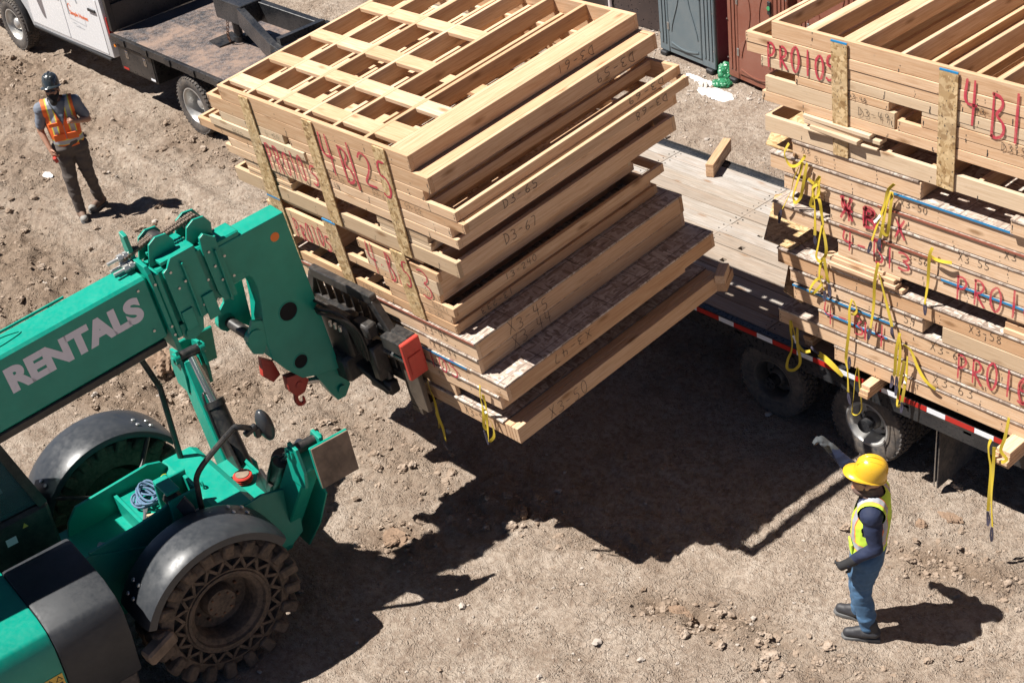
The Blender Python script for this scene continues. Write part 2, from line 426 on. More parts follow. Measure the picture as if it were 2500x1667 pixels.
def fbm(x, y, sc_, oct_=4, seed=0, gain=0.5):
    s = 0; a = 1; t = 0
    for k in range(oct_):
        s = s + a*(vnoise(x*sc_*(2**k)+k*13.7, y*sc_*(2**k)-k*7.1, seed+k)-0.5); t += a; a *= gain
    return s/t
def bump2(x, y, cx, cy, rx, ry, ang=0.0):
    ca, sa = math.cos(ang), math.sin(ang); dx = x-cx; dy = y-cy
    u = (dx*ca+dy*sa)/rx; v = (-dx*sa+dy*ca)/ry
    return np.exp(-(u*u+v*v))
ROUGH = [  # places the machines have churned up: x, y, rx, ry, angle, strength
 (-11.6, -2.0, 2.6, .7, .1, 1.0), (-9.2, -3.2, 1.6, .7, .2, 1.1), (-7.2, -3.6, 1.2, .7, .3, 1.2), (-6.2, -2.7, .8, .5, .3, .8), (-5.4, -3.7, 1.0, .55, .2, 1.5), (-4.2, -3.3, .7, .4, .3, 1.2), (-3.4, -5.0, .9, .8, .2, .8), (-12.5, -.6, 2.4, .5, 0, .9),
 (-14.6, -.4, 1.6, .8, .1, 1.2), (-10.0, .15, .9, .4, -.2, 1.1), (-8.7, .1, .9, .4, -.2, .6), (-3.9, -2.4, .6, .5, .5, .8), (-2.6, -2.6, .8, .5, .5, .8), (-.45, -2.45, .5, .3, .5, .8), (1.65, -2.42, .5, .18, .35, 1.2), (2.2, -2.2, .4, .2, .3, .8), (-4.2, 3.4, 1.2, .5, .1, .6), (-1.6, 3.1, 1.3, .3, 0, 1.2), (-.95, -3.35, .4, .3, 0, 1.0),
 (2.75, -.65, .5, .25, .3, .9), (3.2, -.5, .5, .3, .3, .7), (-1.6, -2.6, .7, .4, .6, .7), (2.9, -2.2, .5, .3, .3, .8), (-15.5, -2.0, 2.0, .9, .1, 1.0), (.6, -2.2, .6, .2, .4, .5), (3.9, -1.6, .7, .4, .3, .6), (-7.9, -1.6, .9, .3, .3, .5)]
def ground_height(x, y):
    rough = 0.10 + 0.0*x
    for (cx, cy, rx, ry, an, st) in ROUGH: rough = rough + st*bump2(x, y, cx, cy, rx, ry, an)
    rough = rough*(0.55+0.9*np.clip(fbm(x, y, 0.9, 3, 5)+0.5, 0, 1))
    rough = np.clip(rough, 0.06, 1.35)
    h = 0.045*fbm(x, y, 0.45, 3, 11)
    wx = x+0.25*fbm(x, y, 1.1, 3, 71); wy = y+0.25*fbm(x, y, 1.1, 3, 72)
    cl = np.abs(fbm(wx, wy, 3.0, 5, 23, 0.6))
    h = h + rough*(0.17*fbm(wx*.7+wy*.2, wy*1.15-wx*.15, 4.0, 5, 31, 0.74) + 0.27*(cl-0.12))
    h = h + 0.045*fbm(wx, wy, 6.0, 4, 41, 0.72)
    pit = np.clip(np.abs(fbm(wx+9, wy-4, 4.5, 4, 83, 0.62))*4.5, 0, 1)
    h = h - 0.032*(1-pit)**3*np.clip(0.5+2.2*fbm(x, y, 0.8, 2, 91), 0, 1)
    cr_ = np.clip(fbm(x, y, 13.0, 2, 47)*3-0.55, 0, 1)
    h = h + 0.022*cr_*np.clip(0.25+1.6*fbm(x, y, 1.3, 3, 97)+rough*.5, 0, 1)
    # long wheel ruts beside the truck, with lug marks
    for yc, ph in ((-1.05, 0.0), (-2.55, 0.7), (-3.75, 0.2)):
        yy = y - (yc + 0.10*np.sin(x*0.45+ph*5) + 0.015*(x+8))
        env = np.clip((-x-5.6)/1.5, 0, 1)*np.clip(0.55+fbm(x, y, 0.6, 2, 61)*1.6, 0, 1)
        prof = np.exp(-(yy/0.17)**2)
        h = h - env*0.05*prof + env*0.05*np.exp(-((np.abs(yy)-0.30)/0.10)**2)
        h = h + env*prof*0.022*np.sign(np.sin((x*1.0+np.abs(yy)*1.3)*2*math.pi/0.17))
    # curved tyre print
    rr = np.hypot(x+7.0, y-6.2); yy = rr-6.9
    env = np.clip((-x-5.2)/0.8, 0, 1)*np.clip((x+9.5)/0.8, 0, 1)*np.clip((2.5-y)/1.0, 0, 1)
    h = h - env*0.022*np.exp(-(yy/0.16)**2) + env*0.006*np.exp(-(yy/0.16)**2)*np.sin(np.arctan2(y-6.2, x+7.0)*260)
    # keep it quiet under feet and tyres
    flat = 0.0*x
    for (cx, cy, r_) in ((2.86, -1.6, .32), (-9.0, -1.95, .38), (.5, .3, .5), (1.58, .3, .5), (-.62, -5.15, .55), (-2.9, -5.1, .55), (-9.75, .45, .5), (-15.2, .45, .5), (-5.6, 6.4, .9), (-4.1, 6.2, .9), (-2.9, 6.0, .9)):
        flat = np.maximum(flat, np.exp(-((x-cx)**2+(y-cy)**2)/(r_*r_)))
    return h*(1-0.85*flat) - 0.0, np.clip(rough-0.15, 0, 1)
def make_ground():
    def axis(lo, hi, st, far):
        a = list(np.arange(lo, hi+st/2, st)); s = st; x = a[-1]
        while x < far: s *= 1.22; x += s; a.append(x)
        s = st; x = a[0]; pre = []
        while x > -far: s *= 1.22; x -= s; pre.append(x)
        return np.array(pre[::-1]+a)
    xs = axis(-17.5, 5.2, 0.029, 420); ys = axis(-8.2, 7.6, 0.029, 420)
    X, Y = np.meshgrid(xs, ys); nx, ny = len(xs), len(ys)
    H, rg = ground_height(X.ravel(), Y.ravel())
    fade = np.clip(1-(np.hypot(X.ravel()+5, Y.ravel())-25)/30, 0, 1); H = H*fade
    co = np.stack([X.ravel(), Y.ravel(), H], 1).astype(np.float32)
    i = np.arange(nx*ny).reshape(ny, nx); q_ = np.stack([i[:-1, :-1], i[:-1, 1:], i[1:, 1:], i[1:, :-1]], -1).reshape(-1, 4).astype(np.int32)
    me = bpy.data.meshes.new('ground'); n = len(q_)
    me.vertices.add(len(co)); me.vertices.foreach_set('co', co.ravel())
    me.loops.add(n*4); me.loops.foreach_set('vertex_index', q_.ravel())
    me.polygons.add(n); me.polygons.foreach_set('loop_start', np.arange(0, n*4, 4, dtype=np.int32)); me.polygons.foreach_set('use_smooth', np.ones(n, bool))
    me.update(calc_edges=True)
    at = me.attributes.new('moist', 'FLOAT', 'POINT'); at.data.foreach_set('value', (rg*fade).astype(np.float32))
    o = link('ground', me, 'dirt'); o['kind'] = 'structure'
    return o
make_ground()
def gz(x, y): return float(ground_height(np.array([float(x)]), np.array([float(y)]))[0][0])

def clod_mesh(rng, n=1):
    bm = bmesh.new(); bmesh.ops.create_icosphere(bm, subdivisions=max(n, 1), radius=1.0)
    sx, sy, sz = rng.uniform(.8, 1.4), rng.uniform(.7, 1.1), rng.uniform(.5, .8); sd = rng.randrange(900)
    C_ = np.array([v.co[:] for v in bm.verts]); k = 1+1.5*fbm(C_[:, 0]+.6*C_[:, 2]+sd, C_[:, 1]-.5*C_[:, 2], 1.6, 3, sd, .7)
    for v, kk in zip(bm.verts, k):
        kk *= rng.uniform(.84, 1.14); v.co = Vector((v.co.x*sx*kk, v.co.y*sy*kk, v.co.z*sz*kk))
    vs = [tuple(v.co) for v in bm.verts]; fs = [tuple(v.index for v in f.verts) for f in bm.faces]; bm.free(); return vs, fs
def clods():
    rng = random.Random(3); protos = [clod_mesh(rng, 3 if k < 3 else 2) for k in range(10)]; mb = MB()
    small = [clod_mesh(rng, 1) for k in range(8)]
    pts = []
    for (cx, cy, rx, ry, an, st) in ROUGH:
        for _ in range(int(330*st*(rx*ry)**.5)):
            a = rng.gauss(0, .62)*rx; c = rng.gauss(0, .62)*ry
            pts.append((cx+a*math.cos(an)-c*math.sin(an), cy+a*math.sin(an)+c*math.cos(an), rng.paretovariate(2.2)*.009))
    for _ in range(4200): pts.append((rng.uniform(-16, 5.5), rng.uniform(-8, 7), rng.paretovariate(2.6)*.006))
    # fine crumbs, thick where the soil is loose
    tx = np.array([rng.uniform(-16.5, 5) for _ in range(60000)]); ty = np.array([rng.uniform(-8, 6) for _ in range(60000)])
    den = np.clip(fbm(tx, ty, 1.1, 4, 301, .6)*3.2+.1, 0, 1)+ground_height(tx, ty)[1]*.6
    for x, y, d in zip(tx, ty, den):
        if rng.random() < d*.42: pts.append((x, y, rng.uniform(.005, .0125)))
    P = np.array(pts); hz = ground_height(P[:, 0], P[:, 1])[0]
    for (x, y, s), z in zip(pts, hz):
        s = min(s, .05)
        if ((x-2.86)**2+(y+1.6)**2 < .1) or ((x+9)**2+(y+1.95)**2 < .16): continue
        v, f = protos[rng.randrange(3)] if s > .03 else (protos[rng.randrange(3, 10)] if s > .016 else small[rng.randrange(8)])
        mb.add(v, f, Matrix.Translation((x, y, z+s*.12)) @ Euler((rng.uniform(-.3, .3), rng.uniform(-.3, .3), rng.uniform(0, 6.3))).to_matrix().to_4x4() @ Matrix.Scale(s, 4))
    b = NB('clod_dirt'); v = b.tc.outputs['Object']
    n = b.noise(v, 8, 5, .6); f = b.noise(v, 60, 4, .6)
    b.set('Base Color', b.ramp(n, [(.3, (.20, .145, .105)), (.55, (.31, .24, .185)), (.75, (.47, .40, .335))])); b.set('Roughness', 1.0); b.set('Specular IOR Level', .1); b.bump(f, .6, .01)
    o = mb.build('dirt_clods', 'clod_dirt'); tag(o, 'loose dirt clods and crumbs scattered over the bare ground', 'dirt', kind='stuff')
    mb = MB(); plain('gravel_pale', (.38, .33, .285), .9, .3, 8); pts = []
    for (cx, cy, rx, ry, n) in ((-4.9, 5.3, 1.0, .45, 260), (-6.8, 5.9, 1.2, .5, 240), (-2.6, 3.6, 1.6, .6, 120), (-6, 0, 10, 7, 420), (1.5, -3.5, 2.5, 2.0, 160)):
        for _ in range(n): pts.append((cx+rng.gauss(0, .6)*rx, cy+rng.gauss(0, .6)*ry, min(.032, rng.paretovariate(2.4)*.0075)))
    P = np.array(pts); hz = ground_height(P[:, 0], P[:, 1])[0]
    for (x, y, s), z in zip(pts, hz):
        v, f = protos[rng.randrange(3, 10)]; mb.add(v, f, Matrix.Translation((x, y, z+s*.25)) @ Matrix.Rotation(rng.uniform(0, 6), 4, 'Z') @ Matrix.Scale(s, 4))
    o = mb.build('gravel', 'gravel_pale', None, True); tag(o, 'pale pebbles strewn over the dirt, thickest by the toilets', 'gravel', kind='stuff')
clods()

# ------------------------------------------------------------------ trailer
paint('black_steel', (0.018, 0.019, 0.022), 0.32, 0.22, (0.20, 0.16, 0.12), var=.3, scratch=.15)
paint('black_frame', (0.02, 0.022, 0.026), 0.28, 0.15, (0.2, 0.17, 0.14), var=.3, scratch=.2)
plain('tape_red', (0.42, 0.02, 0.015), .35); plain('tape_white', (0.72, 0.74, 0.78), .3)
def rubber(name, col, dust, dc=(0.30, 0.235, 0.175)):
    b = NB(name); v = b.tc.outputs['Object']; n = b.noise(v, 5, 5, .6); f = b.noise(v, 30, 4, .6)
    b.set('Base Color', b.mix(b.ramp(b.math('ADD', b.math('MULTIPLY', n, .5), b.math('MULTIPLY', f, .5)), [(.38, 0.0), (.68, dust)]), col, dc)); b.set('Roughness', .8); b.bump(f, .15, .004); return b.m
rubber('tyre_rubber', (0.032, 0.032, 0.035), .45); rubber('tyre_mud', (0.045, 0.034, 0.026), .80, (.19, .135, .095))
paint('rim_white', (0.50, 0.50, 0.49), .35, .45, metallic=.5); paint('rim_dark', (0.05, 0.05, 0.05), .5, .4)
plain('steel', (0.42, 0.42, 0.42), .35, metallic=.9); plain('rust', (0.15, 0.075, 0.045), .9, .4, 30)
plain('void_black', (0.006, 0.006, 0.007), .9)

def tyre_mesh(mb, r, wd, rim_r, lugs=44, lug_h=.011, seg=56, style='at'):
    """tyre turned about local y, width wd centred on y=0, with raised tread blocks"""
    M = Matrix.Rotation(R(-90), 4, 'X')
    hw = wd/2; sh = r-.012
    prof = [(rim_r, -hw*.78), (rim_r+.02, -hw*.9), ((r+rim_r)/2, -hw), (sh-.03, -hw*.97), (sh-.006, -hw*.86), (sh, -hw*.7), (sh, hw*.7), (sh-.006, hw*.86), (sh-.03, hw*.97), ((r+rim_r)/2, hw), (rim_r+.02, hw*.9), (rim_r, hw*.78)]
    mb.lathe(prof, seg, M)
    rng = random.Random(5)
    rows = ((-.80, .2), (-.42, .22), (0, .24), (.42, .22), (.80, .2))
    for k in range(lugs):
        for j, (yy, wv) in enumerate(rows):
            t = 2*math.pi*(k+(.5 if j % 2 else 0)+.08*j)/lugs
            shd = abs(yy) > .7
            mb.add(*chbox((math.pi*r/lugs*.72, wv*hw*.84, .011), .004), M=Matrix.Rotation(t, 4, 'Y') @ Matrix.Translation((0, yy*hw, sh+lug_h*.35-(.012 if shd else 0))) @ Matrix.Rotation(.45*(1 if j % 2 else -1), 4, 'Z') @ Matrix.Rotation((.35 if yy > 0 else -.35) if shd else 0, 4, 'X').inverted())
def wheel(name, parent, c, r, wd, rim_r, mats, hub=True, dish=.5, out=-1, holes=4, parts=None):
    """wheel part: tyre and rim sub-parts; out is the y side that shows"""
    e = bpy.data.objects.new(name, None); COL.objects.link(e); e.parent = parent; e.location = c; e.empty_display_size = .05
    mb = MB(); tyre_mesh(mb, r, wd, rim_r); mb.build('tyre', mats[0], e, True)
    mb = MB(); M = Matrix.Rotation(R(-90 if out > 0 else 90), 4, 'X'); hw = wd/2; d = hw*dish
    mb.lathe([(rim_r+.012, hw*.80), (rim_r+.012, hw*.88), (rim_r-.004, hw*.88), (rim_r-.02, hw*.7), (rim_r-.03, -d+.03), (rim_r*.88, -d), (rim_r*.5, -d+.02), (rim_r*.42, -d+.06)], 40, M)
    mb.lathe([(rim_r+.01, -hw*.8), (rim_r-.01, -hw*.82), (rim_r-.03, -d+.01)], 40, M)
    mb.build('rim', mats[1], e, True)
    mb = MB()
    mb.lathe([(rim_r*.43, -d+.02), (rim_r*.43, -d+.05), (rim_r*.34, -d+.10), (rim_r*.2, -d+.12), (0.001, -d+.12)], 24, M)
    for k in range(8):
        t = 2*math.pi*k/8; mb.cyl(M @ Vector((rim_r*.56*math.cos(t), rim_r*.56*math.sin(t), -d)), M @ Vector((rim_r*.56*math.cos(t), rim_r*.56*math.sin(t), -d+.035)), .012, n=6)
    mb.build('hub', mats[2], e, True)
    mb = MB()
    for k in range(holes):
        t = 2*math.pi*(k+.3)/holes; rr = rim_r*.72
        mb.lathe([(.032, -d+.0125), (.001, -d+.0125)], 14, M @ Matrix.Translation((rr*math.cos(t), rr*math.sin(t), 0)) @ Matrix.Scale(1.2, 4))
    mb.build('hand_hole', 'void_black', e)
    return e

def make_trailer():
    t = thing('flatbed_trailer', 'black gooseneck flatbed trailer with weathered plank deck under the panel stack', 'trailer', Matrix.Translation((0, 1.2, 0)))
    L0, L1 = -6.2, 4.9; oy = -1.2     # world y = local y + 1.2
    rng = random.Random(2)
    seams = [-5.59, -4.07, -2.55, -1.03, .49, 2.01, 3.53]
    W = .1835; nrow = 12; y0 = .095
    holes = {3: .79, 5: 1.07, 6: 1.37, 8: 1.68}
    for rrow in range(nrow):
        ya = y0+rrow*W; yb = ya+W-.006
        cuts = [L0]+[s for s in seams if (s in (-1.03, -2.55)) or rng.random() < .35]+[L1]
        for a, c in zip(cuts[:-1], cuts[1:]):
            dz = rng.uniform(-.004, .003)
            lo = (a+.003, ya+oy+rng.uniform(0, .002), .955+dz); hi = (c-.003, yb+oy, .998+dz)
            hx = -.63
            if rrow in holes and a < hx < c:
                hy = holes[rrow]; hh = .03; mb = MB(); cen = Vector((hx, hy+oy, 0))
                y1, y2 = max(lo[1], cen.y-hh), min(hi[1], cen.y+hh)
                mb.box(lo, (hx-hh, hi[1], hi[2])); mb.box((hx+hh, lo[1], lo[2]), hi)
                if y1 > lo[1]: mb.box((hx-hh, lo[1], lo[2]), (hx+hh, y1, hi[2]))
                if y2 < hi[1]: mb.box((hx-hh, y2, lo[2]), (hx+hh, hi[1], hi[2]))
                mb.build('deck_plank', 'deck_wood', t)
            else:
                board('deck_plank', lo, hi, t, 'deck_wood', .004)
    mb = MB()
    # steel nail heads along the joints
    for s in seams:
        for rrow in range(nrow):
            for dx in (-.05, .05):
                for dy in (.05, .13):
                    mb.cyl((s+dx+rng.uniform(-.01, .01), y0+rrow*W+dy+oy, .997), (s+dx, y0+rrow*W+dy+oy, 1.0025), .007, n=6)
    o = mb.build('deck_screws', 'rim_dark', t); o['kind'] = 'stuff'
    for sd, yy in (('near', .045), ('far', 2.355)):
        mb = MB(); mb.box((L0, yy-.048+oy, .80), (L1, yy+.048+oy, .992), .004); mb.build('side_rail', 'black_frame', t)
    mb = MB(); mb.box((L0, -.006+oy, .925), (L1, .004+oy, 1.012), .002); mb.build('rub_rail', 'black_steel', t)
    mb = MB(); mb.box((L0, 2.403+oy, .91), (L1, 2.413+oy, 1.006), .002); mb.build('rub_rail', 'black_steel', t)
    for k in range(int((L1-L0)/.61)):
        mb = MB(); x = L0+.3+.61*k; mb.box((x, -.006+oy+.012, .90), (x+.075, -.0035+oy+.0005, 1.0)); mb.build('stake_pocket', 'black_steel', t)
    k = -14
    while .4572*k < L1-.4:
        x = .4572*k
        if x > L0:
            mb = MB(); mb.box((x, -.0085+oy, .953), (x+.178, -.0062+oy, 1.002)); mb.build('white_reflective_tape', 'tape_white', t)
            mb = MB(); mb.box((x+.180, -.0085+oy, .953), (x+.455, -.0062+oy, 1.002)); mb.build('red_reflective_tape', 'tape_red', t)
        k += 1
    for yy in (.62, 1.78):
        mb = MB(); mb.box((L0, yy-.09+oy, .62), (L1, yy+.09+oy, .65)); mb.box((L0, yy-.012+oy, .62), (L1, yy+.012+oy, .95)); mb.box((L0, yy-.09+oy, .92), (L1, yy+.09+oy, .95)); mb.build('main_beam', 'black_frame', t)
    for k in range(17):
        x = L0+.3+k*.66; mb = MB(); mb.box((x, .1+oy, .86), (x+.05, 2.3+oy, .952)); mb.build('cross_member', 'black_frame', t)
    mb = MB(); mb.box((L0-.08, .0+oy, .80), (L0-.002, 2.4+oy, .99), .005); mb.build('front_beam', 'black_frame', t)
    for x in (.50, 1.575):
        mb = MB(); mb.cyl((x, .1+oy, .39), (x, 2.3+oy, .39), .065); mb.build('axle', 'black_frame', t, True)
        for yy, out in ((.245, -1), (.555, -1), (1.855, 1), (2.165, 1)):
            wheel('wheel', t, (x, yy+oy, .392), .395, .235, .215, ('tyre_rubber', 'rim_white' if (x > 1 and yy < .3) else 'rim_dark', 'rim_dark'), dish=.45 if yy in (.245, 2.165) else -.3, out=out)
    # mud flap
    mb = MB(); mb.box((2.33, .13+oy, .06), (2.345, .72+oy, .74), .003); mb.build('mud_flap', 'tyre_rubber', t)
    mb = MB(); mb.tube([(2.325, .10+oy, .80), (2.325, .10+oy, .1)], .006, 6); mb.build('flap_rod', 'steel', t)
    # gooseneck
    mb = MB()
    for yy in (.78, 1.62):
        mb.beam((L0-.05, yy+oy, .93), (-8.25, yy+oy, 1.42), .10, .26, ch=.006)
        mb.beam((-8.18, yy+oy, 1.38), (-9.35, 1.2+oy+(yy-1.2)*.35, 1.56), .10, .28, ch=.006)
    mb.build('neck_beam', 'black_frame', t)
    mb = MB(); mb.box((-9.98, 1.2+oy-.17, 1.42), (-9.28, 1.2+oy+.17, 1.72), .01); mb.build('coupler_head', 'black_frame', t)
    mb = MB(); mb.cyl((-9.78, 1.2+oy, 1.02), (-9.78, 1.2+oy, 1.45), .062, n=18); mb.cyl((-9.78, 1.2+oy, 1.06), (-9.78, 1.2+oy, 1.14), .085, n=18); mb.build('coupler_post', 'black_frame', t, True)
    for dy in (-.12, .12):
        mb = MB(); P = [(-9.78+.12*math.sin(k*.5)*.3, 1.2+oy+dy*(1+.5*math.sin(k/9*3.14)), 1.42-k*.04) for k in range(10)]
        for k, p in enumerate(P[:-1]):
            a = Vector(p); c = Vector(P[k+1]); m = (a+c)/2
            ring = [m + Vector((math.cos(s)*(.017 if k % 2 else .004), math.cos(s)*(.004 if k % 2 else .017), math.sin(s)*.03)) for s in [i*math.pi/4 for i in range(8)]]
            mb.tube(ring, .006, 5, closed=True)
        mb.build('safety_chain', 'rust', t, True)
    for y2 in (.7, 1.7):
        mb = MB(); mb.beam((-8.15, y2+oy, 1.45), (-6.35, y2+oy, 1.05), .06, .08); mb.build('neck_brace', 'black_frame', t)
    for x in (-7.0, -7.7, -8.2):
        mb = MB(); mb.box((x, .83+oy, 1.16+(-6.5-x)*.2), (x+.08, 1.57+oy, 1.26+(-6.5-x)*.2)); mb.build('neck_crossbar', 'black_frame', t)
    for x in (-7.3,):
        mb = MB(); mb.box((x-.5, .95+oy, 1.12), (x+.3, 1.45+oy, 1.42), .012); mb.build('chain_box', 'black_frame', t)
    for yy in (.35, 2.05):
        mb = MB(); mb.box((L0-.5, yy-.06+oy, .35), (L0-.38, yy+.06+oy, 1.45)); mb.build('landing_leg', 'black_frame', t)
    return t
make_trailer()

# ------------------------------------------------------------------ truck
paint('truck_white', (0.72, 0.73, 0.75), .22, .12, (.45, .40, .34), var=.03, coat=.6)
plain('trim_black', (0.02, 0.02, 0.022), .5); plain('chrome', (.6, .6, .62), .15, metallic=1.0)
def tread_plate():
    b = NB('tread_plate'); v = b.tc.outputs['Object']
    d1 = b.n('ShaderNodeTexWave', wave_type='BANDS'); 
    vv = b.mapping(v, (1, 1, 1), (0, 0, 0), (0, 0, R(45)))
    chk = b.n('ShaderNodeTexChecker'); b.l(vv, chk.inputs[0]); chk.inputs['Scale'].default_value = 44
    a = b.noise(b.mapping(vv, (55, 14, 1)), 1, 0); c2 = b.noise(b.mapping(vv, (14, 55, 1)), 1, 0)
    lug = b.mix(chk.outputs['Fac'], b.ramp(a, [(.5, 0.0), (.6, 1.0)]), b.ramp(c2, [(.5, 0.0), (.6, 1.0)]))
    n = b.noise(v, 1.6, 6, .65); f = b.noise(v, 12, 4, .6)
    rust = b.ramp(b.math('ADD', b.math('MULTIPLY', n, .7), b.math('MULTIPLY', f, .3)), [(.38, 0.0), (.58, 1.0)])
    base = b.mix(lug, (.075, .075, .082), (.17, .175, .19))
    b.set('Base Color', b.mix(b.math('MULTIPLY', rust, .85), base, (.26, .175, .13)))
    b.set('Roughness', b.math('ADD', .3, b.math('MULTIPLY', rust, .4))); b.set('Metallic', b.math('SUBTRACT', .5, b.math('MULTIPLY', rust, .5))); b.bump(lug, .5, .004)
tread_plate()
def mesh_panel():
    b = NB('expanded_mesh'); v = b.tc.outputs['Object']
    k = b.voro(b.mapping(v, (40, 1, 40)), 1.0, 'DISTANCE_TO_EDGE', rnd=0.0)
    tr = b.n('ShaderNodeBsdfTransparent'); mx = b.n('ShaderNodeMixShader'); b.l(b.math('GREATER_THAN', k, .16), mx.inputs[0]); b.l(b.b.outputs[0], mx.inputs[1]); b.l(tr.outputs[0], mx.inputs[2]); b.l(mx.outputs[0], b.out.inputs[0])
    b.set('Base Color', (.02, .02, .022)); b.set('Roughness', .4)
mesh_panel()
def make_truck():
    t = thing('flatbed_truck', 'white pickup truck with black flatbed and side toolbox, partly behind the lifted load', 'truck', Matrix.Translation((-12, 1.27, 0)))
    X = lambda x: x+12; Yl = lambda y: y-1.27
    # bed
    mb = MB(); mb.box((X(-11.75), Yl(.30), 1.02), (X(-8.75), Yl(2.27), 1.055), .004); mb.build('bed_floor', 'tread_plate', t)
    mb = MB(); mb.box((X(-11.78), Yl(.245), .93), (X(-8.72), Yl(.298), 1.05), .006); mb.build('bed_rail', 'black_steel', t)
    mb = MB(); mb.box((X(-11.78), Yl(2.272), .93), (X(-8.72), Yl(2.325), 1.05), .006); mb.build('bed_rail', 'black_steel', t)
    for k in range(5):
        x = -11.5+.62*k; mb = MB(); mb.box((X(x), Yl(.225), .94), (X(x+.14), Yl(.243), 1.035), .003); mb.build('stake_pocket', 'black_steel', t)
    mb = MB(); mb.box((X(-8.72), Yl(.245), .80), (X(-8.66), Yl(2.325), 1.052), .006); mb.build('tail_rail', 'black_steel', t)
    for yy in (.85, 1.69):
        mb = MB(); mb.box((X(-16.2), Yl(yy-.05), .62), (X(-8.75), Yl(yy+.05), .86)); mb.build('chassis_rail', 'black_frame', t)
    # hatch over the hitch ball, hinged open
    mb = MB(); mb.prism([(0, 0), (.32, -.04), (.36, .33), (.04, .36)], .014, Matrix.Translation((X(-10.14), Yl(.92), 1.062)) @ Matrix.Rotation(R(3), 4, 'X')); mb.build('hitch_hatch', 'black_steel', t)
    mb = MB(); mb.box((X(-9.98), Yl(1.18), 1.0565), (X(-9.55), Yl(1.58), 1.059)); mb.build('hitch_well', 'void_black', t)
    # head board
    mb = MB()
    mb.box((X(-11.85), Yl(.30), 1.06), (X(-11.77), Yl(.38), 2.05), .004); mb.box((X(-11.85), Yl(2.2), 1.06), (X(-11.77), Yl(2.28), 2.05), .004)
    mb.box((X(-11.85), Yl(.382), 1.97), (X(-11.77), Yl(2.198), 2.05), .004); mb.box((X(-11.85), Yl(.382), 1.06), (X(-11.77), Yl(2.198), 1.45), .004)
    mb.build('head_board', 'black_steel', t)
    mb = MB(); mb.box((X(-11.815), Yl(.382), 1.452), (X(-11.805), Yl(2.198), 1.968)); mb.build('head_board_mesh', 'expanded_mesh', t)
    # side toolbox
    tb = MB(); tb.box((X(-11.72), Yl(.29), .50), (X(-10.72), Yl(.80), .925), .006); tbo = tb.build('toolbox', 'black_steel', t)
    mb = MB(); mb.box((X(-11.69), Yl(.278), .525), (X(-10.75), Yl(.2885), .90), .004); mb.build('toolbox_lid', 'black_steel', tbo)
    for x in (-11.48, -10.98):
        mb = MB(); mb.box((X(x), Yl(.268), .73), (X(x+.07), Yl(.2775), .86), .004); mb.box((X(x+.02), Yl(.258), .76), (X(x+.05), Yl(.2675), .83), .003); mb.build('latch', 'chrome', tbo)
    mb = MB(); mb.box((X(-11.64), Yl(.2735), .535), (X(-11.50), Yl(.2775), .565)); mb.build('red_reflector', 'tape_red', tbo)
    mb = MB(); mb.box((X(-10.88), Yl(.2735), .535), (X(-10.76), Yl(.2775), .565)); mb.build('white_reflector', 'tape_white', tbo)
    mb = MB(); mb.cyl((X(-11.76), Yl(.29), .86), (X(-11.76), Yl(.272), .86), .024, n=12); plain('lamp_amber', (.8, .25, .02), .3); mb.build('marker_lamp', 'lamp_amber', t)
    # cab: side profile swept across, with wheel arch
    prof = [(-16.95, .62), (-16.95, 1.28), (-16.6, 1.42), (-15.05, 1.50), (-14.35, 2.10), (-13.9, 2.2), (-12.35, 2.2), (-12.02, 2.08), (-11.92, 1.5), (-11.90, .62), (-14.45, .56), (-14.55, .80), (-14.75, 1.02), (-15.15, 1.10), (-15.55, 1.02), (-15.78, .78), (-15.85, .58), (-16.5, .55)]
    mb = MB(); mb.prism([(X(x), z) for x, z in prof], 1.98, Matrix.Translation((0, Yl(2.26), 0)) @ Matrix.Rotation(R(90), 4, 'X')); mb.build('cab_body', 'truck_white', t, True, .025)
    b = NB('glass_dark'); b.set('Base Color', (.012, .016, .018)); b.set('Roughness', .06); b.set('Specular IOR Level', .7)
    # doors and windows on the near side
    for (xa, xb) in ((-14.38, -13.18), (-13.16, -12.02)):
        mb = MB(); mb.box((X(xa), Yl(.272), .66), (X(xb), Yl(.281), 1.50), .006); d = mb.build('door', 'truck_white', t)
        mb = MB(); mb.prism([(X(xa+.06), 1.53), (X(xb-.06), 1.53), (X(xb-.08), 2.06), (X(xa+(.42 if xa < -14 else .06)), 2.06)], .006, Matrix.Translation((0, Yl(.277), 0)) @ Matrix.Rotation(R(90), 4, 'X')); mb.build('window', 'glass_dark', d)
        mb = MB(); mb.box((X(xb-.27), Yl(.247), 1.29), (X(xb-.06), Yl(.262), 1.335), .008); mb.box((X(xb-.26), Yl(.262), 1.295), (X(xb-.24), Yl(.272), 1.33)); mb.box((X(xb-.09), Yl(.262), 1.295), (X(xb-.07), Yl(.272), 1.33)); mb.build('handle', 'trim_black', d)
    mb = MB(); mb.box((X(-14.40), Yl(.262), .555), (X(-12.0), Yl(.36), .60), .01); mb.build('running_board', 'trim_black', t)
    # wheel-arch flare
    mb = MB(); P = [(X(-15.17+.60*math.cos(a)), Yl(.262), .52+.60*math.sin(a)) for a in [R(-5+i*10) for i in range(20)]]; mb.ribbon(P, (0, 1, 0), .10, .05); mb.build('arch_flare', 'trim_black', t, True)
    mb = MB(); mb.box((X(-17.05), Yl(.3), .45), (X(-16.96), Yl(2.25), .85), .03); mb.build('bumper', 'chrome', t)
    mb = MB(); mb.box((X(-14.25), Yl(-.10), 1.62), (X(-14.13), Yl(.10), 1.92), .03); mb.beam((X(-14.2), Yl(.08), 1.68), (X(-14.25), Yl(.29), 1.62), .04, .04); mb.build('mirror', 'trim_black', t, True)
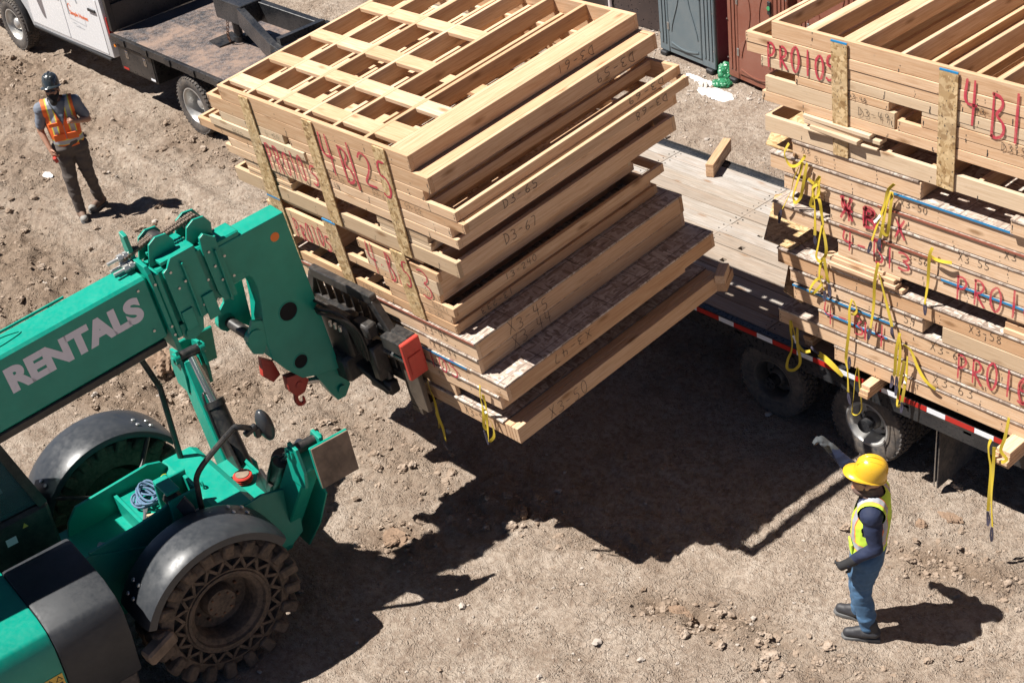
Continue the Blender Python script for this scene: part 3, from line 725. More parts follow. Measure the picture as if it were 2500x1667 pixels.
    for x, y_, mt in ((-15.17, .36, 'rim_white'), (-9.78, .37, 'rim_white'), (-15.17, 2.18, 'rim_white'), (-9.78, 2.17, 'rim_white')):
        wheel('wheel', t, (X(x), Yl(y_), .43), .43, .235, .255, ('tyre_rubber', mt, 'rim_white'), dish=.35 if x < -12 else .85, out=-1 if y_ < 1 else 1, holes=5)
    for y_ in (.63, 1.91):
        wheel('wheel', t, (X(-9.78), Yl(y_), .43), .43, .235, .255, ('tyre_rubber', 'rim_dark', 'rim_dark'), dish=0, out=-1)
    for x in (-15.17, -9.78):
        mb = MB(); mb.cyl((X(x), Yl(.4), .43), (X(x), Yl(2.14), .43), .06); mb.build('axle', 'black_frame', t, True)
    # red bar between cab and bed, and the decal on the rear door
    mb = MB(); mb.box((X(-11.895), Yl(.30), .95), (X(-11.87), Yl(.36), 1.25)); mb.build('red_reflector', 'tape_red', t)
    plain('decal_grey', (.30, .31, .33), .5); plain('decal_orange', (.75, .16, .05), .5)
    D = frame((X(-13.02), Yl(.2705), 1.02), (1, 0, 0), (0, 0, 1))
    mb = MB()
    def stroke(pts, wv):
        n = len(pts)
        for a, c in zip(pts[:-1], pts[1:]):
            dx, dy = c[0]-a[0], c[1]-a[1]; L = math.hypot(dx, dy); nx, ny = -dy/L*wv/2, dx/L*wv/2
            mb.add([(a[0]+nx, a[1]+ny, .0015), (c[0]+nx, c[1]+ny, .0015), (c[0]-nx, c[1]-ny, .0015), (a[0]-nx, a[1]-ny, .0015)], [(0, 1, 2, 3)], D)
    stroke([(.02, .06), (.02, .34), (.20, .50), (.38, .34), (.38, .30)], .035)
    stroke([(.02, .0), (.50, -.03)], .006); stroke([(.50, -.03), (.50, .15)], .006); stroke([(.02, .0), (.02, .05)], .006)
    for k, (a, c) in enumerate(((.08, .20), (.24, .30), (.16, .42))): stroke([(a, -.055-.02*k), (c, -.06-.02*k)], .008)
    mb.build('door_decal', 'decal_grey', t)
    mb = MB()
    def stroke2(p, wv): stroke(p, wv)
    stroke([(.05, .14), (.05, .21), (.09, .25), (.14, .21)], .012)
    mb.build('decal_house', 'decal_orange', t)
    cu = bpy.data.curves.new('decal_text', 'FONT'); cu.body = 'Simple Homes'; cu.size = .095; cu.offset = .002
    tmp = bpy.data.objects.new('tmp', cu); COL.objects.link(tmp); dg = bpy.context.evaluated_depsgraph_get(); me = bpy.data.meshes.new_from_object(tmp.evaluated_get(dg)); bpy.data.objects.remove(tmp)
    me.materials.clear()
    link('decal_text', me, 'decal_orange', t, M=D @ Matrix.Translation((.06, .075, .002)) @ Matrix.Rotation(R(0), 4, 'Z'))
    cu = bpy.data.curves.new('fender_text', 'FONT'); cu.body = 'CUMMINS'; cu.size = .06; cu.offset = .003
    tmp = bpy.data.objects.new('tmp', cu); COL.objects.link(tmp); dg = bpy.context.evaluated_depsgraph_get(); me = bpy.data.meshes.new_from_object(tmp.evaluated_get(dg)); bpy.data.objects.remove(tmp)
    me.materials.clear(); link('fender_badge', me, 'trim_black', t, M=frame((X(-14.78), Yl(.278), 1.20), (1, 0, 0), (0, 0, 1)))
    return t
make_truck()

# ------------------------------------------------------------------ portable toilets, fence
for n_, c_ in (('toilet_grey', (.115, .15, .17)), ('toilet_maroon', (.17, .028, .055)), ('toilet_brown', (.215, .072, .045))): paint(n_, c_, .45, .18, (.34, .28, .23), var=.06)
def toilet(label, M, cf, cside, padlock=False):
    t = thing('portable_toilet', label, 'toilet', M, 'portable toilets along the fence')
    Wd, D, H = 1.16, 1.16, 2.15
    for sx in (-.56, .42): sk = MB(); sk.box((sx, -.04, .0), (sx+.14, 1.1, .07), .015); sk.build('skid', 'trim_black', t)
    mb = MB(); mb.box((-Wd/2, .05, .07), (Wd/2, D, H), .02); mb.build('shell', cside, t)
    mb = MB(); mb.box((-Wd/2-.012, 0, .07), (-Wd/2+.20, .048, H), .012); mb.build('corner_panel', cf, t)
    mb = MB(); mb.box((Wd/2-.26, 0, .07), (Wd/2+.012, .048, H), .012); mb.build('corner_panel', cf, t)
    mb = MB(); mb.box((-Wd/2+.202, .012, .07), (Wd/2-.262, .047, .15), .006); mb.build('sill', cf, t)
    for x in (-Wd/2+.06, -Wd/2+.13, Wd/2-.19, Wd/2-.12, Wd/2-.05):
        mb = MB(); mb.box((x-.018, -.014, .2), (x+.018, -.001, H-.05), .006); mb.build('corner_rib', cf, t)
    d = MB(); d.box((-Wd/2+.206, -.006, .155), (Wd/2-.266, .036, H-.08), .01); do = d.build('door', cf, t)
    # moulded relief on the door
    xc = -.03; zc = 1.0
    for sg in (-1, 1):
        P = []
        for k in range(17):
            u = k/16; z = .42+u*1.35; P.append((xc+sg*(.28-.19*math.sin(math.pi*u)**1.5), -.0075, z))
        mb = MB(); mb.ribbon(P, (1, 0, 0), .022, .018); mb.build('door_moulding', cf, do)
    P = [(xc-.29+.58*k/16, -.0075, .24-.05*math.sin(math.pi*k/16)) for k in range(17)]
    mb = MB(); mb.ribbon(P, (0, 0, 1), .02, .018); mb.build('door_moulding', cf, do)
    for z in (.42, 1.15, 1.85):
        mb = MB(); mb.box((-Wd/2+.185, -.018, z), (-Wd/2+.225, -.0065, z+.11), .003); mb.build('hinge', 'steel', do)
    mb = MB(); mb.box((Wd/2-.34, -.03, 1.18), (Wd/2-.28, -.0065, 1.36), .006); mb.build('latch_plate', 'trim_black', do)
    if padlock:
        mb = MB(); mb.box((Wd/2-.335, -.05, 1.10), (Wd/2-.285, -.031, 1.16), .006); plain('brass', (.55, .38, .14), .35, metallic=.8); po = mb.build('padlock', 'brass', do)
        mb = MB(); mb.tube([(Wd/2-.325, -.04, 1.155), (Wd/2-.325, -.04, 1.20), (Wd/2-.31, -.04, 1.215), (Wd/2-.295, -.04, 1.20), (Wd/2-.295, -.04, 1.155)], .005, 6); mb.build('shackle', 'steel', po)
    else:
        plain('lock_green', (.05, .30, .12), .4)
        mb = MB(); mb.cyl((Wd/2-.31, -.031, 1.27), (Wd/2-.31, -.036, 1.27), .03, n=14); mb.build('lock_indicator', 'lock_green', do)
    mb = MB(); mb.box((-Wd/2-.03, -.03, H), (Wd/2+.03, D+.03, H+.10), .04); mb.build('roof', 'toilet_grey', t)
    for z in (.35, .9, 1.45, 2.0):
        for x in (-Wd/2, Wd/2):
            mb = MB(); mb.cyl((x, -.013, z), (x, -.017, z), .01, n=8); mb.build('rivet', 'steel', t)
    return t
def place(x, y, deg): return Matrix.Translation((x, y, 0)) @ Matrix.Rotation(R(deg), 4, 'Z')
toilet('grey portable toilet with maroon side and a brass padlock on its door', place(-5.59, 5.76, -7.5), 'toilet_grey', 'toilet_maroon', True)
toilet('brown portable toilet standing right beside the grey one', place(-4.17, 5.58, -9), 'toilet_brown', 'toilet_brown')
toilet('second brown portable toilet, mostly hidden behind the stacked panels', place(-2.82, 5.36, -9), 'toilet_brown', 'toilet_brown')
def screen_mat():
    b = NB('fence_screen'); v = b.tc.outputs['Object']
    d = b.voro(b.mapping(v, (26, 26, 20)), 1.0); n = b.noise(v, 3, 4, .6)
    hole = b.math('LESS_THAN', d, b.math('MULTIPLY', n, .36))
    tr = b.n('ShaderNodeBsdfTransparent'); mx = b.n('ShaderNodeMixShader'); b.l(hole, mx.inputs[0]); b.l(b.b.outputs[0], mx.inputs[1]); b.l(tr.outputs[0], mx.inputs[2]); b.l(mx.outputs[0], b.out.inputs[0])
    b.set('Base Color', b.mix(n, (.018, .012, .011), (.05, .03, .025))); b.set('Roughness', .9)
screen_mat()
def fence():
    t = thing('screen_fence', 'dark mesh privacy screen fence on pale posts behind the toilets', 'fence', place(-6.35, 6.34, 0))
    P = [(-11+.35*k, 2.0-.0) for k in range(0, 32)]
    mb = MB(); vs = []; n = 46; pth = [(-14+14.1*k/n, .62*(1-k/n)*2.6 + .05*math.sin(k*1.3)+.03*math.sin(k*2.7)) for k in range(n+1)]
    for x, y in pth:
        for j in range(9): vs.append((x, y+.05*math.sin(j*1.1+x*2), .01+1.75*j/8))
    mb.add(vs, [(k*9+j, (k+1)*9+j, (k+1)*9+j+1, k*9+j+1) for k in range(n) for j in range(8)])
    o = mb.build('screen', 'fence_screen', t, True)
    plain('post_pale', (.55, .50, .50), .5)
    for k in range(5):
        x = -1.37-2.6*k; u = (x+14)/14.1; y = .62*(1-u)*2.6
        mb = MB(); mb.cyl((x, y-.10, 0), (x, y-.10, 1.9), .03, n=10); mb.build('post', 'post_pale', t, True)
        mb = MB(); mb.box((x-.3, y-.4, 0), (x+.3, y+.2, .05)); mb.build('post_foot', 'post_pale', t)
fence()
# ------------------------------------------------------------------ framed panels
_b = NB('spray_red'); _v = _b.tc.outputs['Object']; _n = _b.noise(_v, 55, 4, .7); _m = _b.noise(_v, 9, 3, .6)
_tr = _b.n('ShaderNodeBsdfTransparent'); _mx = _b.n('ShaderNodeMixShader'); _b.l(_b.ramp(_b.math('ADD', _b.math('MULTIPLY', _n, .6), _b.math('MULTIPLY', _m, .4)), [(.34, .40), (.54, .06)]), _mx.inputs[0]); _b.l(_b.b.outputs[0], _mx.inputs[1]); _b.l(_tr.outputs[0], _mx.inputs[2]); _b.l(_mx.outputs[0], _b.out.inputs[0])
_b.set('Base Color', _b.mix(_m, (.40, .022, .045), (.52, .05, .08))); _b.set('Roughness', .85); plain('marker_ink', (.02, .018, .02), .6); plain('nail_stain', (.05, .042, .038), .8)
plain('edge_blue', (.02, .20, .42), .6, .2); plain('edge_red', (.30, .09, .055), .7, .2)
def floor_osb():
    b = NB('osb_printed'); src = MATS['osb_floor']
    v = b.rvec(20)
    def layer(sc_, rot):
        x = b.n('ShaderNodeTexVoronoi', feature='F1'); b.l(b.mapping(v, sc_, (0, 0, 0), rot), x.inputs['Vector']); x.inputs['Scale'].default_value = 1; return x.outputs['Color']
    c = b.mix(b.ramp(b.noise(v, 12, 3, .5), [(.46, 0.0), (.52, 1.0)]), layer((12, 45, 20), (0, 0, .5)), layer((44, 14, 20), (0, 0, -.4)))
    s = b.n('ShaderNodeSeparateColor'); b.l(c, s.inputs[0])
    cc = b.ramp(s.outputs[0], [(0, (.22, .165, .13)), (.3, (.36, .28, .225)), (.7, (.47, .395, .335)), (1, (.60, .53, .46))])
    br = b.n('ShaderNodeTexBrick'); b.l(b.tc.outputs['Object'], br.inputs['Vector']); br.offset = 0.0
    br.inputs['Scale'].default_value = 1; br.inputs['Mortar Size'].default_value = .0035; br.inputs['Mortar Smooth'].default_value = 0; br.inputs['Brick Width'].default_value = .406; br.inputs['Row Height'].default_value = .19
    cc = b.mix(b.math('MULTIPLY', br.outputs['Fac'], .75), cc, (.07, .05, .045))
    b.set('Base Color', cc); b.set('Roughness', .7); b.bump(s.outputs[1], .2, .003)
floor_osb()
PRNG = random.Random(11)
def nails(parent, xs, z0, z1, y=-.0012):
    mb = MB()
    for x in xs:
        if PRNG.random() < .18: continue
        for k in range(PRNG.choice((2, 3, 3, 4))):
            if PRNG.random() < .15: continue
            z = z0+(z1-z0)*(.16+.24*k+PRNG.uniform(-.04, .04))+PRNG.uniform(-.006, .006); xx = x+PRNG.uniform(-.008, .008)
            s = PRNG.uniform(.003, .0055); d = PRNG.choice((.004, .006, .01, .03))*PRNG.uniform(.7, 1.3)
            mb.add([(xx-s, y, z+s), (xx+s, y, z+s), (xx+s*.5, y, z-d), (xx-s*.5, y, z-d)], [(3, 2, 1, 0)])
    o = mb.build('nail_marks', 'nail_stain', parent); o['kind'] = 'stuff'
def wall_panel(FM, label, xl, xr, zt, zb, depth=2.44, studs=None, mat='lumber', group=None, dy=0.0, flats=(), spacing=.406, front=True, nail=True):
    """stud frame lying flat: two plates across, studs between them"""
    M = FM @ Matrix.Translation((xl, dy, zb)); t = thing('framed_panel', label, 'wall panel', M, group); t['kind'] = 'thing'
    h = zt-zb-.002; L = xr-xl; T = .038
    j = PRNG.uniform(0, .004)
    board('plate', (0, j, 0), (L, j+T, h), t, mat); board('plate', (0, depth-T, 0), (L, depth, h), t, mat)
    if studs is None:
        studs = [xl+T/2]; x = xl+spacing*PRNG.uniform(.8, 1.0)+T/2
        while x < xr-.12: studs.append(x); x += spacing
        studs.append(xr-T/2)
    for x in studs: board('stud', (x-xl-T/2, j+T, 0), (x-xl+T/2, depth-T, h), t, 'lumber')
    for (xa, xb, ya, yb, za, zb2) in flats: board('blocking', (xa-xl, ya, h+za), (xb-xl, yb, h+zb2), t, 'lumber')
    if nail: nails(t, [x-xl for x in studs if .05 < x-xl < L-.05]+[.018, L-.018], 0, h, j-.0012)
    t['j'] = 0; del t['j']
    return t
def floor_panel(FM, label, xl, xr, zt, zb, depth=2.44, group=None, dy=0.0, edge=None, edge_span=None, spacing=.406):
    """joist frame with an OSB sheet on top"""
    M = FM @ Matrix.Translation((xl, dy, zb)); t = thing('decked_panel', label, 'floor panel', M, group); t['kind'] = 'thing'
    h = zt-zb-.002; s = .017; jh = h-s; L = xr-xl; T = .038
    board('rim_joist', (0, 0, 0), (L, T, jh), t); board('rim_joist', (0, depth-T, 0), (L, depth, jh), t)
    x = 0
    while x < L-.1:
        board('joist', (x, T, 0), (x+T, depth-T, jh), t); x += spacing
    board('joist', (L-T, T, 0), (L, depth-T, jh), t)
    x = 0.0
    cuts = [0]
    while cuts[-1] < L-.01: cuts.append(min(L, cuts[-1]+1.22))
    for a, c in zip(cuts[:-1], cuts[1:]):
        if c-a > .02: board('osb_sheet', (a+(.001 if a else 0), -.011+PRNG.uniform(-.003, .003), jh+.0005), (c-.001, depth+.004, h), t, 'osb_printed', .0015)
    if edge:
        a, c = edge_span or (0, L)
        mb = MB(); mb.box((a, -.0165, jh), (c, -.0145, h+.0015)); mb.build('painted_edge', edge, t)
    nails(t, [x for x in np.arange(.02, L, spacing)], 0, jh)
    return t
# --- the lifted load: its own tilted frame
LRot = Matrix(((0.99915, 0.00335, -0.04107), (-0.00735, 0.99526, -0.09697), (0.04054, 0.09719, 0.99444)))
LO = Vector((-0.152, -3.125, 3.969))
LM = Matrix.Translation(LO) @ LRot.to_4x4()
gW = 'wall panels in the lifted load'; gF = 'floor panels in the lifted load'
# top panel: studs at 16 inches, flat blocking let in flush
st1 = [-2.591, -2.19, -1.78, -1.37, -.965, -.56, -.2285, -.019]
T = .019
fl = []
edges = st1[:7]
for ya, yb, nb in ((.11, .25, 5), (.54, .68, 6), (.99, 1.13, 4), (1.56, 1.70, 4)):
    for k in range(nb): fl.append((edges[k]+T, edges[k+1]-T, ya+PRNG.uniform(-.008, .008), yb+PRNG.uniform(-.008, .008), -.038, -.001))
fl.append((edges[5]+T, edges[6]-T, .115, .325, -.038, -.001))
fl.append((-.209, -.0385, .039, 2.428, -.038, -.0005))
p1 = wall_panel(LM, 'topmost panel of the lifted load, with rows of flat blocking between its studs', -2.61, 0, 0, -.138, 2.467, st1, group=gW, flats=fl)
p2 = wall_panel(LM, 'second panel from the top of the lifted load, marked D3-59 on its shaded side', -2.862, .18, -.139, -.276, 2.467, [-2.843, -2.5, -2.09, -1.69, -1.28, -.87, -.47, -.06, .161], group=gW, flats=[(-.04, .141, .04, 2.42, -.038, -.001)]+[(a, a+.36, y, y+.14, -.138, -.10) for a in (-2.07, -1.66, -1.25, -.85) for y in (.5, 1.2)])
p3a = wall_panel(LM, 'short panel marked D3-C9 at upper left of the lifted load, beside a small gap', -2.75, -1.77, -.278, -.363, 2.44, group=gW, mat='lumber_grey')
p3b = wall_panel(LM, 'panel just under the D3-59 panel in the lifted load, right of the small gap', -1.68, .075, -.278, -.363, 2.44, group=gW)
p4a = wall_panel(LM, 'panel carrying the upper half of PR0105 on the lifted load, standing slightly proud', -2.94, -1.49, -.365, -.449, 2.40, group=gW, dy=-.013, mat='lumber_grey')
p4b = wall_panel(LM, 'panel marked D3-69 on the lifted load, open end at right', -1.47, .412, -.365, -.449, 2.45, group=gW, flats=[(-.9, .05, .9+.15*k, 1.04+.15*k, -.085, -.047) for k in range(4)])
p5 = wall_panel(LM, 'panel marked D3-65 on the lifted load, reaching farthest left of its tier', -3.20, .482, -.450, -.537, 2.455, group=gW)
p6 = wall_panel(LM, 'panel directly under the D3-65 panel in the lifted load', -2.75, .293, -.539, -.625, 2.34, group=gW)
p7 = wall_panel(LM, 'lowest panel above the spacer boards in the upper half of the lifted load', -2.84, .346, -.627, -.714, 2.42, group=gW)
p9 = wall_panel(LM, 'deep plated panel marked D3-67 below the spacer boards of the lifted load', -2.835, .25, -.867, -1.007, 2.455, group=gW, mat='lumber_grey')
board('osb_sheet', (.02, .05, -.0), (3.06, 2.40, .011), p9, 'osb_floor', .001)  # unseen sheet added to stop light leaking through the load onto the deck
def loose(FM, label, lo, hi, group, mat='lumber', rz=0.0, name='lumber_board', n=None):
    c = Vector([(lo[i]+hi[i])/2 for i in range(3)]); d = [abs(hi[i]-lo[i])/2 for i in range(3)]
    ax = max(range(3), key=lambda i: d[i])
    M = FM @ Matrix.Translation(c) @ Matrix.Rotation(rz, 4, 'Z')
    e = bpy.data.objects.new('x', None)
    o = board(name, tuple(-x for x in d), tuple(d), None, mat); bpy.data.objects.remove(e)
    o.matrix_world = M @ o.matrix_basis.copy()
    return tag(o, label, 'board', group)
for (xa, xb, lb) in ((-2.60, -1.93, 'thin spacer board in the left spacer pile of the lifted load'), (-.70, -.056, 'thin spacer board in the right spacer pile of the lifted load')):
    for k in range(4):
        z0 = -.866+.0345*k; dx = PRNG.uniform(-.012, .012)
        loose(LM, lb, (xa+dx, .005+PRNG.uniform(0, .01), z0), (xb+dx, .144, z0+.0335), 'spacer boards in the lifted load', 'lumber_grey' if xa > -1 else 'lumber')
loose(LM, 'long flat spacer board between the two tiers of the lifted load', (-2.35, .03, -1.062), (-.26, .12, -1.012), None)
q = [
 ('short panel carrying the top of PR0105 in the lower wall tier of the lifted load', -2.45, -1.44, -1.10, -1.188, 'lumber'),
 ('short panel carrying the bottom of PR0105 in the lower wall tier of the lifted load', -2.47, -1.46, -1.19, -1.32, 'lumber'),
 ('short panel carrying the top of 4-B153 in the lower wall tier of the lifted load', -1.11, -.06, -1.075, -1.163, 'lumber'),
 ('short deep panel carrying the middle of 4-B153 in the lifted load', -1.035, -.10, -1.165, -1.30, 'lumber_grey'),
]
for lb, a, c, zt, zb_, mt in q: wall_panel(LM, lb, a, c, zt, zb_, 2.2, group=gW, mat=mt)
wall_panel(LM, 'panel marked 3-254 in the lower wall tier of the lifted load', -2.40, -.12, -1.301, -1.3775, 2.24, group=gW)
wall_panel(LM, 'short panel marked 13-240 sticking out at the right of the lifted load', -.87, .03, -1.379, -1.4625, 2.44, group=gW)
wall_panel(LM, 'short panel marked 3-285 below the 13-240 panel in the lifted load', -.83, -.025, -1.464, -1.5475, 2.31, group=gW)
wall_panel(LM, 'lowest wall panel of the lifted load, lying on the floor panels', -2.45, 0, -1.549, -1.637, 2.35, group=gW)
floor_panel(LM, 'floor panel marked X3-45 in the lifted load, uppermost with an OSB deck', -2.95, .197, -1.645, -1.812, 2.434, gF, edge='edge_red')
floor_panel(LM, 'floor panel marked X3-44 in the lifted load, right under X3-45', -2.9, .178, -1.814, -1.962, 2.436, gF)
floor_panel(LM, 'floor panel marked X3-47 in the lifted load, with a broad sunlit OSB corner', -2.9, .458, -1.966, -2.118, 2.478, gF, edge='edge_blue', edge_span=(1.6, 2.9))
floor_panel(LM, 'floor panel set back under X3-47 in the lifted load, with red paint on its face', -2.9, .333, -2.120, -2.262, 2.2, gF)
loose(LM, 'upright spacer block between the two lowest floor panels of the lifted load', (-1.25, .01, -2.395), (-.29, .048, -2.263), None)
loose(LM, 'rear spacer block between the two lowest floor panels of the lifted load', (-1.25, 2.0, -2.395), (.1, 2.04, -2.263), None)
floor_panel(LM, 'lowest floor panel of the lifted load, marked X3-50', -2.9, .30, -2.397, -2.56, 2.474, gF)
for k in range(4):
    loose(LM, 'edge board nailed along the X3-50 floor panel, part of a four-board bundle', (.305+k*.0395, .0, -2.56), (.343+k*.0395, 2.47, -2.412+.004*(k % 2)), 'edge boards along the X3-50 floor panel')
loose(LM, 'short offcut sticking out past the far end of the X3-50 boards, upper one', (.42, 2.40, -2.46), (.51, 2.60, -2.375), None, rz=.5)
loose(LM, 'short offcut sticking out past the far end of the X3-50 boards, lower one', (.40, 2.42, -2.56), (.49, 2.66, -2.475), None, rz=.45)
# OSB bands nailed down the face
def osb_strip(FM, label, poly, th, group, blue=False):
    """poly: four (x, z) corners, top-left first, clockwise"""
    cx = sum(p[0] for p in poly)/4; zb_ = min(p[1] for p in poly)
    t = MB(); P = [(x-cx, z-zb_) for x, z in poly]
    t.prism([P[0], P[1], P[2], P[3]], th, Matrix.Rotation(R(90), 4, 'X'))
    o = t.build('osb_strip', 'osb', None); o.matrix_world = FM @ Matrix.Translation((cx, -.0076 if FM is not LM else -.0016, zb_))
    tag(o, label, 'strip', group)
    mb = MB()
    for _ in range(46):
        a = PRNG.random(); c = PRNG.random()
        x = (P[0][0]*(1-c)+P[3][0]*c)*(1-a)+(P[1][0]*(1-c)+P[2][0]*c)*a; z = P[0][1]*(1-c)+P[3][1]*c
        mb.add([(x-.003, -th-.001, z+.003), (x+.003, -th-.001, z+.003), (x+.002, -th-.001, z-.008), (x-.002, -th-.001, z-.008)], [(3, 2, 1, 0)])
    k = mb.build('nail_marks', 'nail_stain', o); k['kind'] = 'stuff'
    if blue:
        mb = MB(); mb.box((P[0][0], -th-.0012, P[0][1]-.012), (P[1][0], -.001, P[0][1]+.0015)); mb.build('blue_top_edge', 'edge_blue', o)
    return o
gs = 'OSB bands on the lifted load'
osb_strip(LM, 'upper OSB band at the left of the lifted load face', [(-2.262, -.016), (-2.129, -.016), (-2.158, -1.0), (-2.36, -1.003)][:4], .011, gs)
osb_strip(LM, 'upper OSB band in the middle of the lifted load face', [(-1.35, -.012), (-1.216, -.012), (-1.242, -1.0), (-1.40, -1.0)], .011, gs)
osb_strip(LM, 'upper OSB band at the right of the lifted load face, crossed by a red 5', [(-.421, -.012), (-.274, -.012), (-.322, -1.003), (-.46, -1.003)], .011, gs)
osb_strip(LM, 'lower OSB band at the left of the lifted load face with a blue top', [(-2.365, -1.008), (-2.165, -1.006), (-2.16, -1.63), (-2.33, -1.63)], .011, gs, True)
osb_strip(LM, 'lower OSB band in the middle of the lifted load face with a blue top edge', [(-1.545, -1.008), (-1.355, -1.008), (-1.335, -1.632), (-1.49, -1.632)], .011, gs, True)
osb_strip(LM, 'lower OSB band at the right of the lifted load face, crossed by a red 5', [(-.62, -1.013), (-.425, -1.010), (-.392, -1.637), (-.56, -1.637)], .011, gs)
gs2 = 'OSB bands on the trailer stack'
RM = Matrix.Translation((0, -.06, 0))
osb_strip(RM, 'OSB band at the left of the trailer stack, beside PR0105', [(1.328, 4.102), (1.478, 4.102), (1.502, 3.132), (1.360, 3.132)], .011, gs2, True)
osb_strip(RM, 'OSB band on the trailer stack just left of the big red 4B1', [(2.298, 4.106), (2.456, 4.106), (2.466, 3.142), (2.318, 3.150)], .011, gs2, True)
# writing on the lifted load
LR = random.Random(21)
def text_on(parent, FM, text, x, z, h, wd, pen, mat, y=-.0022, slope=0.0, flip=False, name='spray_lettering', right=False, xr=None):
    """letters on the front face (x right, z up) or on the right side face of a frame"""
    mb = MB()
    if right: B_ = frame((xr+.0016, x, z), (0, 1, 0), (0, 0, 1))
    else: B_ = frame((x, y, z), (1, 0, 0), (0, 0, 1))
    lettering(mb, text, FM @ B_, h, wd, pen, LR, th=0.0008, flip=flip, slope=slope)
    o = mb.build(name, mat, None)
    mw = o.matrix_world.copy(); o.parent = parent; o.matrix_parent_inverse = (parent.matrix_world).inverted()
    return o
bpy.context.view_layer.update()
RED = 'spray_red'; INK = 'marker_ink'
text_on(p4a, LM, 'PR010', -2.10, -.68, .25, .095, .022, RED, y=-.0155, slope=.06)
text_on(p5, LM, '5', -1.50, -.66, .21, .11, .022, RED, y=-.004)
text_on(p5, LM, '4', -1.22, -.46, .38, .19, .026, RED, y=-.004); text_on(p5, LM, 'B', -.97, -.47, .37, .16, .028, RED, y=-.004)
text_on(p5, LM, '1', -.84, -.54, .44, .10, .026, RED, y=-.004); text_on(p5, LM, '2', -.70, -.42, .30, .20, .026, RED, y=-.004)
text_on(p5, LM, '5', -.45, -.47, .34, .15, .026, RED, y=-.0145)
text_on(p6, LM, 'PR010', -2.09, -1.38, .18, .075, .02, RED, y=-.003, slope=.08); text_on(p6, LM, '5', -1.64, -1.375, .16, .085, .02, RED, y=-.003)
text_on(p6, LM, '4', -1.0, -1.37, .30, .13, .02, RED, y=-.003); text_on(p6, LM, '.B', -.86, -1.36, .29, .09, .022, RED, y=-.003); text_on(p6, LM, '1', -.65, -1.36, .14, .07, .018, RED, y=-.003)
text_on(p6, LM, '5', -.52, -1.34, .24, .10, .02, RED, y=-.0145); text_on(p6, LM, '3', -.35, -1.375, .27, .17, .018, RED, y=-.003)
text_on(p6, LM, 'PR0105', -.95, -2.145, .16, .115, .02, RED, y=-.0135, slope=.0)
for tx, x, z, fl_ in (('D3-C9', -1.83, -.29, True), ('D356', -2.42, -.405, True), ('D3-64', -1.2, -.52, False), ('68', -1.18, -.60, False), ('D3-67', -.62, -.51, False), ('D3-65', -.02, -.46, True), ('3-254', -.37, -1.355, False), ('13240', -.04, -1.39, True), ('3-285', -.33, -1.53, False), ('1522', -.62, -1.10, False), ('13-295', -.95, -1.565, True)):
    text_on(p7, LM, tx, x, z, .05, .034, .004, INK, flip=fl_, name='marker_lettering', y=-.003 if x != -2.42 else -.0155)
for tx, x, z in (('X3-45', -.47, -1.775), ('X3-44', -.42, -1.93), ('X3-50', -.22, -2.53)): text_on(p7, LM, tx, x, z, .085, .052, .0058, INK, name='marker_lettering')
for tx, y_, z, xr_, h, wd, fl_ in (('D3-61', 1.95, -.03, 0.0, .075, .07, True), ('D3-59', 2.2, -.17, .18, .075, .075, True), ('D3-69', 2.25, -.372, .412, .06, .07, True), ('D3-65', .38, -.527, .482, .07, .062, False), ('D3-68', 2.2, -.475, .482, .06, .065, True), ('D3-67', .48, -.985, .25, .085, .06, False),
                                 ('13-254', 1.9, -1.07, .03, .06, .07, True), ('13-240', .55, -1.445, .03, .055, .05, False), ('13-233', .62, -1.555, 0.0, .06, .05, True), ('X3-45', .34, -1.79, .197, .115, .075, False), ('X3-44', .36, -1.95, .178, .115, .075, False), ('X3-47', .95, -2.01, .458, .085, .075, True), ('X3-50', .34, -2.55, .4615, .12, .075, False)):
    text_on(p7, LM, tx, y_, z, h, wd, .0058, INK, name='marker_lettering', right=True, xr=xr_, flip=fl_)

# --- the stack on the trailer
RM = Matrix.Translation((0, -.06, 0)); gW2 = 'wall panels on the trailer stack'; gF2 = 'floor panels on the trailer stack'; XR = 4.7
w1 = wall_panel(RM, 'topmost panel of the trailer stack, framed with broad flat boards and doubled studs', .735, XR, 4.118, 3.978, 2.467, [.754, 1.13, 1.54, 1.945, 2.355, 2.76, 3.17, 3.57, 3.98, 4.39, XR-.019], group=gW2,
    flats=[(1.03, 1.109, .04, 2.42, -.05, -.012), (1.405, 1.519, .04, 2.42, -.038, -.001), (2.78, 2.9, 1.2, 1.34, -.038, -.001), (2.09, 2.33, 2.1, 2.24, -.10, -.062)])
w2 = wall_panel(RM, 'second panel from the top of the trailer stack, sticking out farthest left with PR0105', .47, XR-.1, 3.976, 3.889, 2.44, [.489, .86, 1.35, 1.875, 2.25, 2.29, 2.61, 2.68, 3.0, 3.4, 3.8, 4.2, XR-.12], group=gW2, dy=-.006)
wall_panel(RM, 'third panel from the top of the trailer stack, below the top of PR0105', .473, XR-.05, 3.886, 3.802, 2.44, group=gW2)
wall_panel(RM, 'fourth panel from the top of the trailer stack, carrying the foot of PR0105', .62, XR, 3.799, 3.713, 2.44, group=gW2, mat='lumber_grey')
wall_panel(RM, 'short panel marked D3-48 on the trailer stack', .967, 1.86, 3.708, 3.637, 2.3, group=gW2)
wall_panel(RM, 'short deep panel marked D3-49 on the trailer stack', .662, 1.915, 3.634, 3.498, 2.44, group=gW2, mat='lumber_grey')
wall_panel(RM, 'panel right of the D3-49 panel on the trailer stack', 1.938, XR-.1, 3.585, 3.498, 2.44, group=gW2)
wall_panel(RM, 'panel above the gap right of D3-49 on the trailer stack', 2.15, XR-.2, 3.672, 3.587, 2.44, group=gW2)
loose(RM, 'thin flat board over the gap right of D3-49 on the trailer stack', (2.15, .005, 3.675), (XR-.2, .09, 3.711), None, 'lumber_grey')
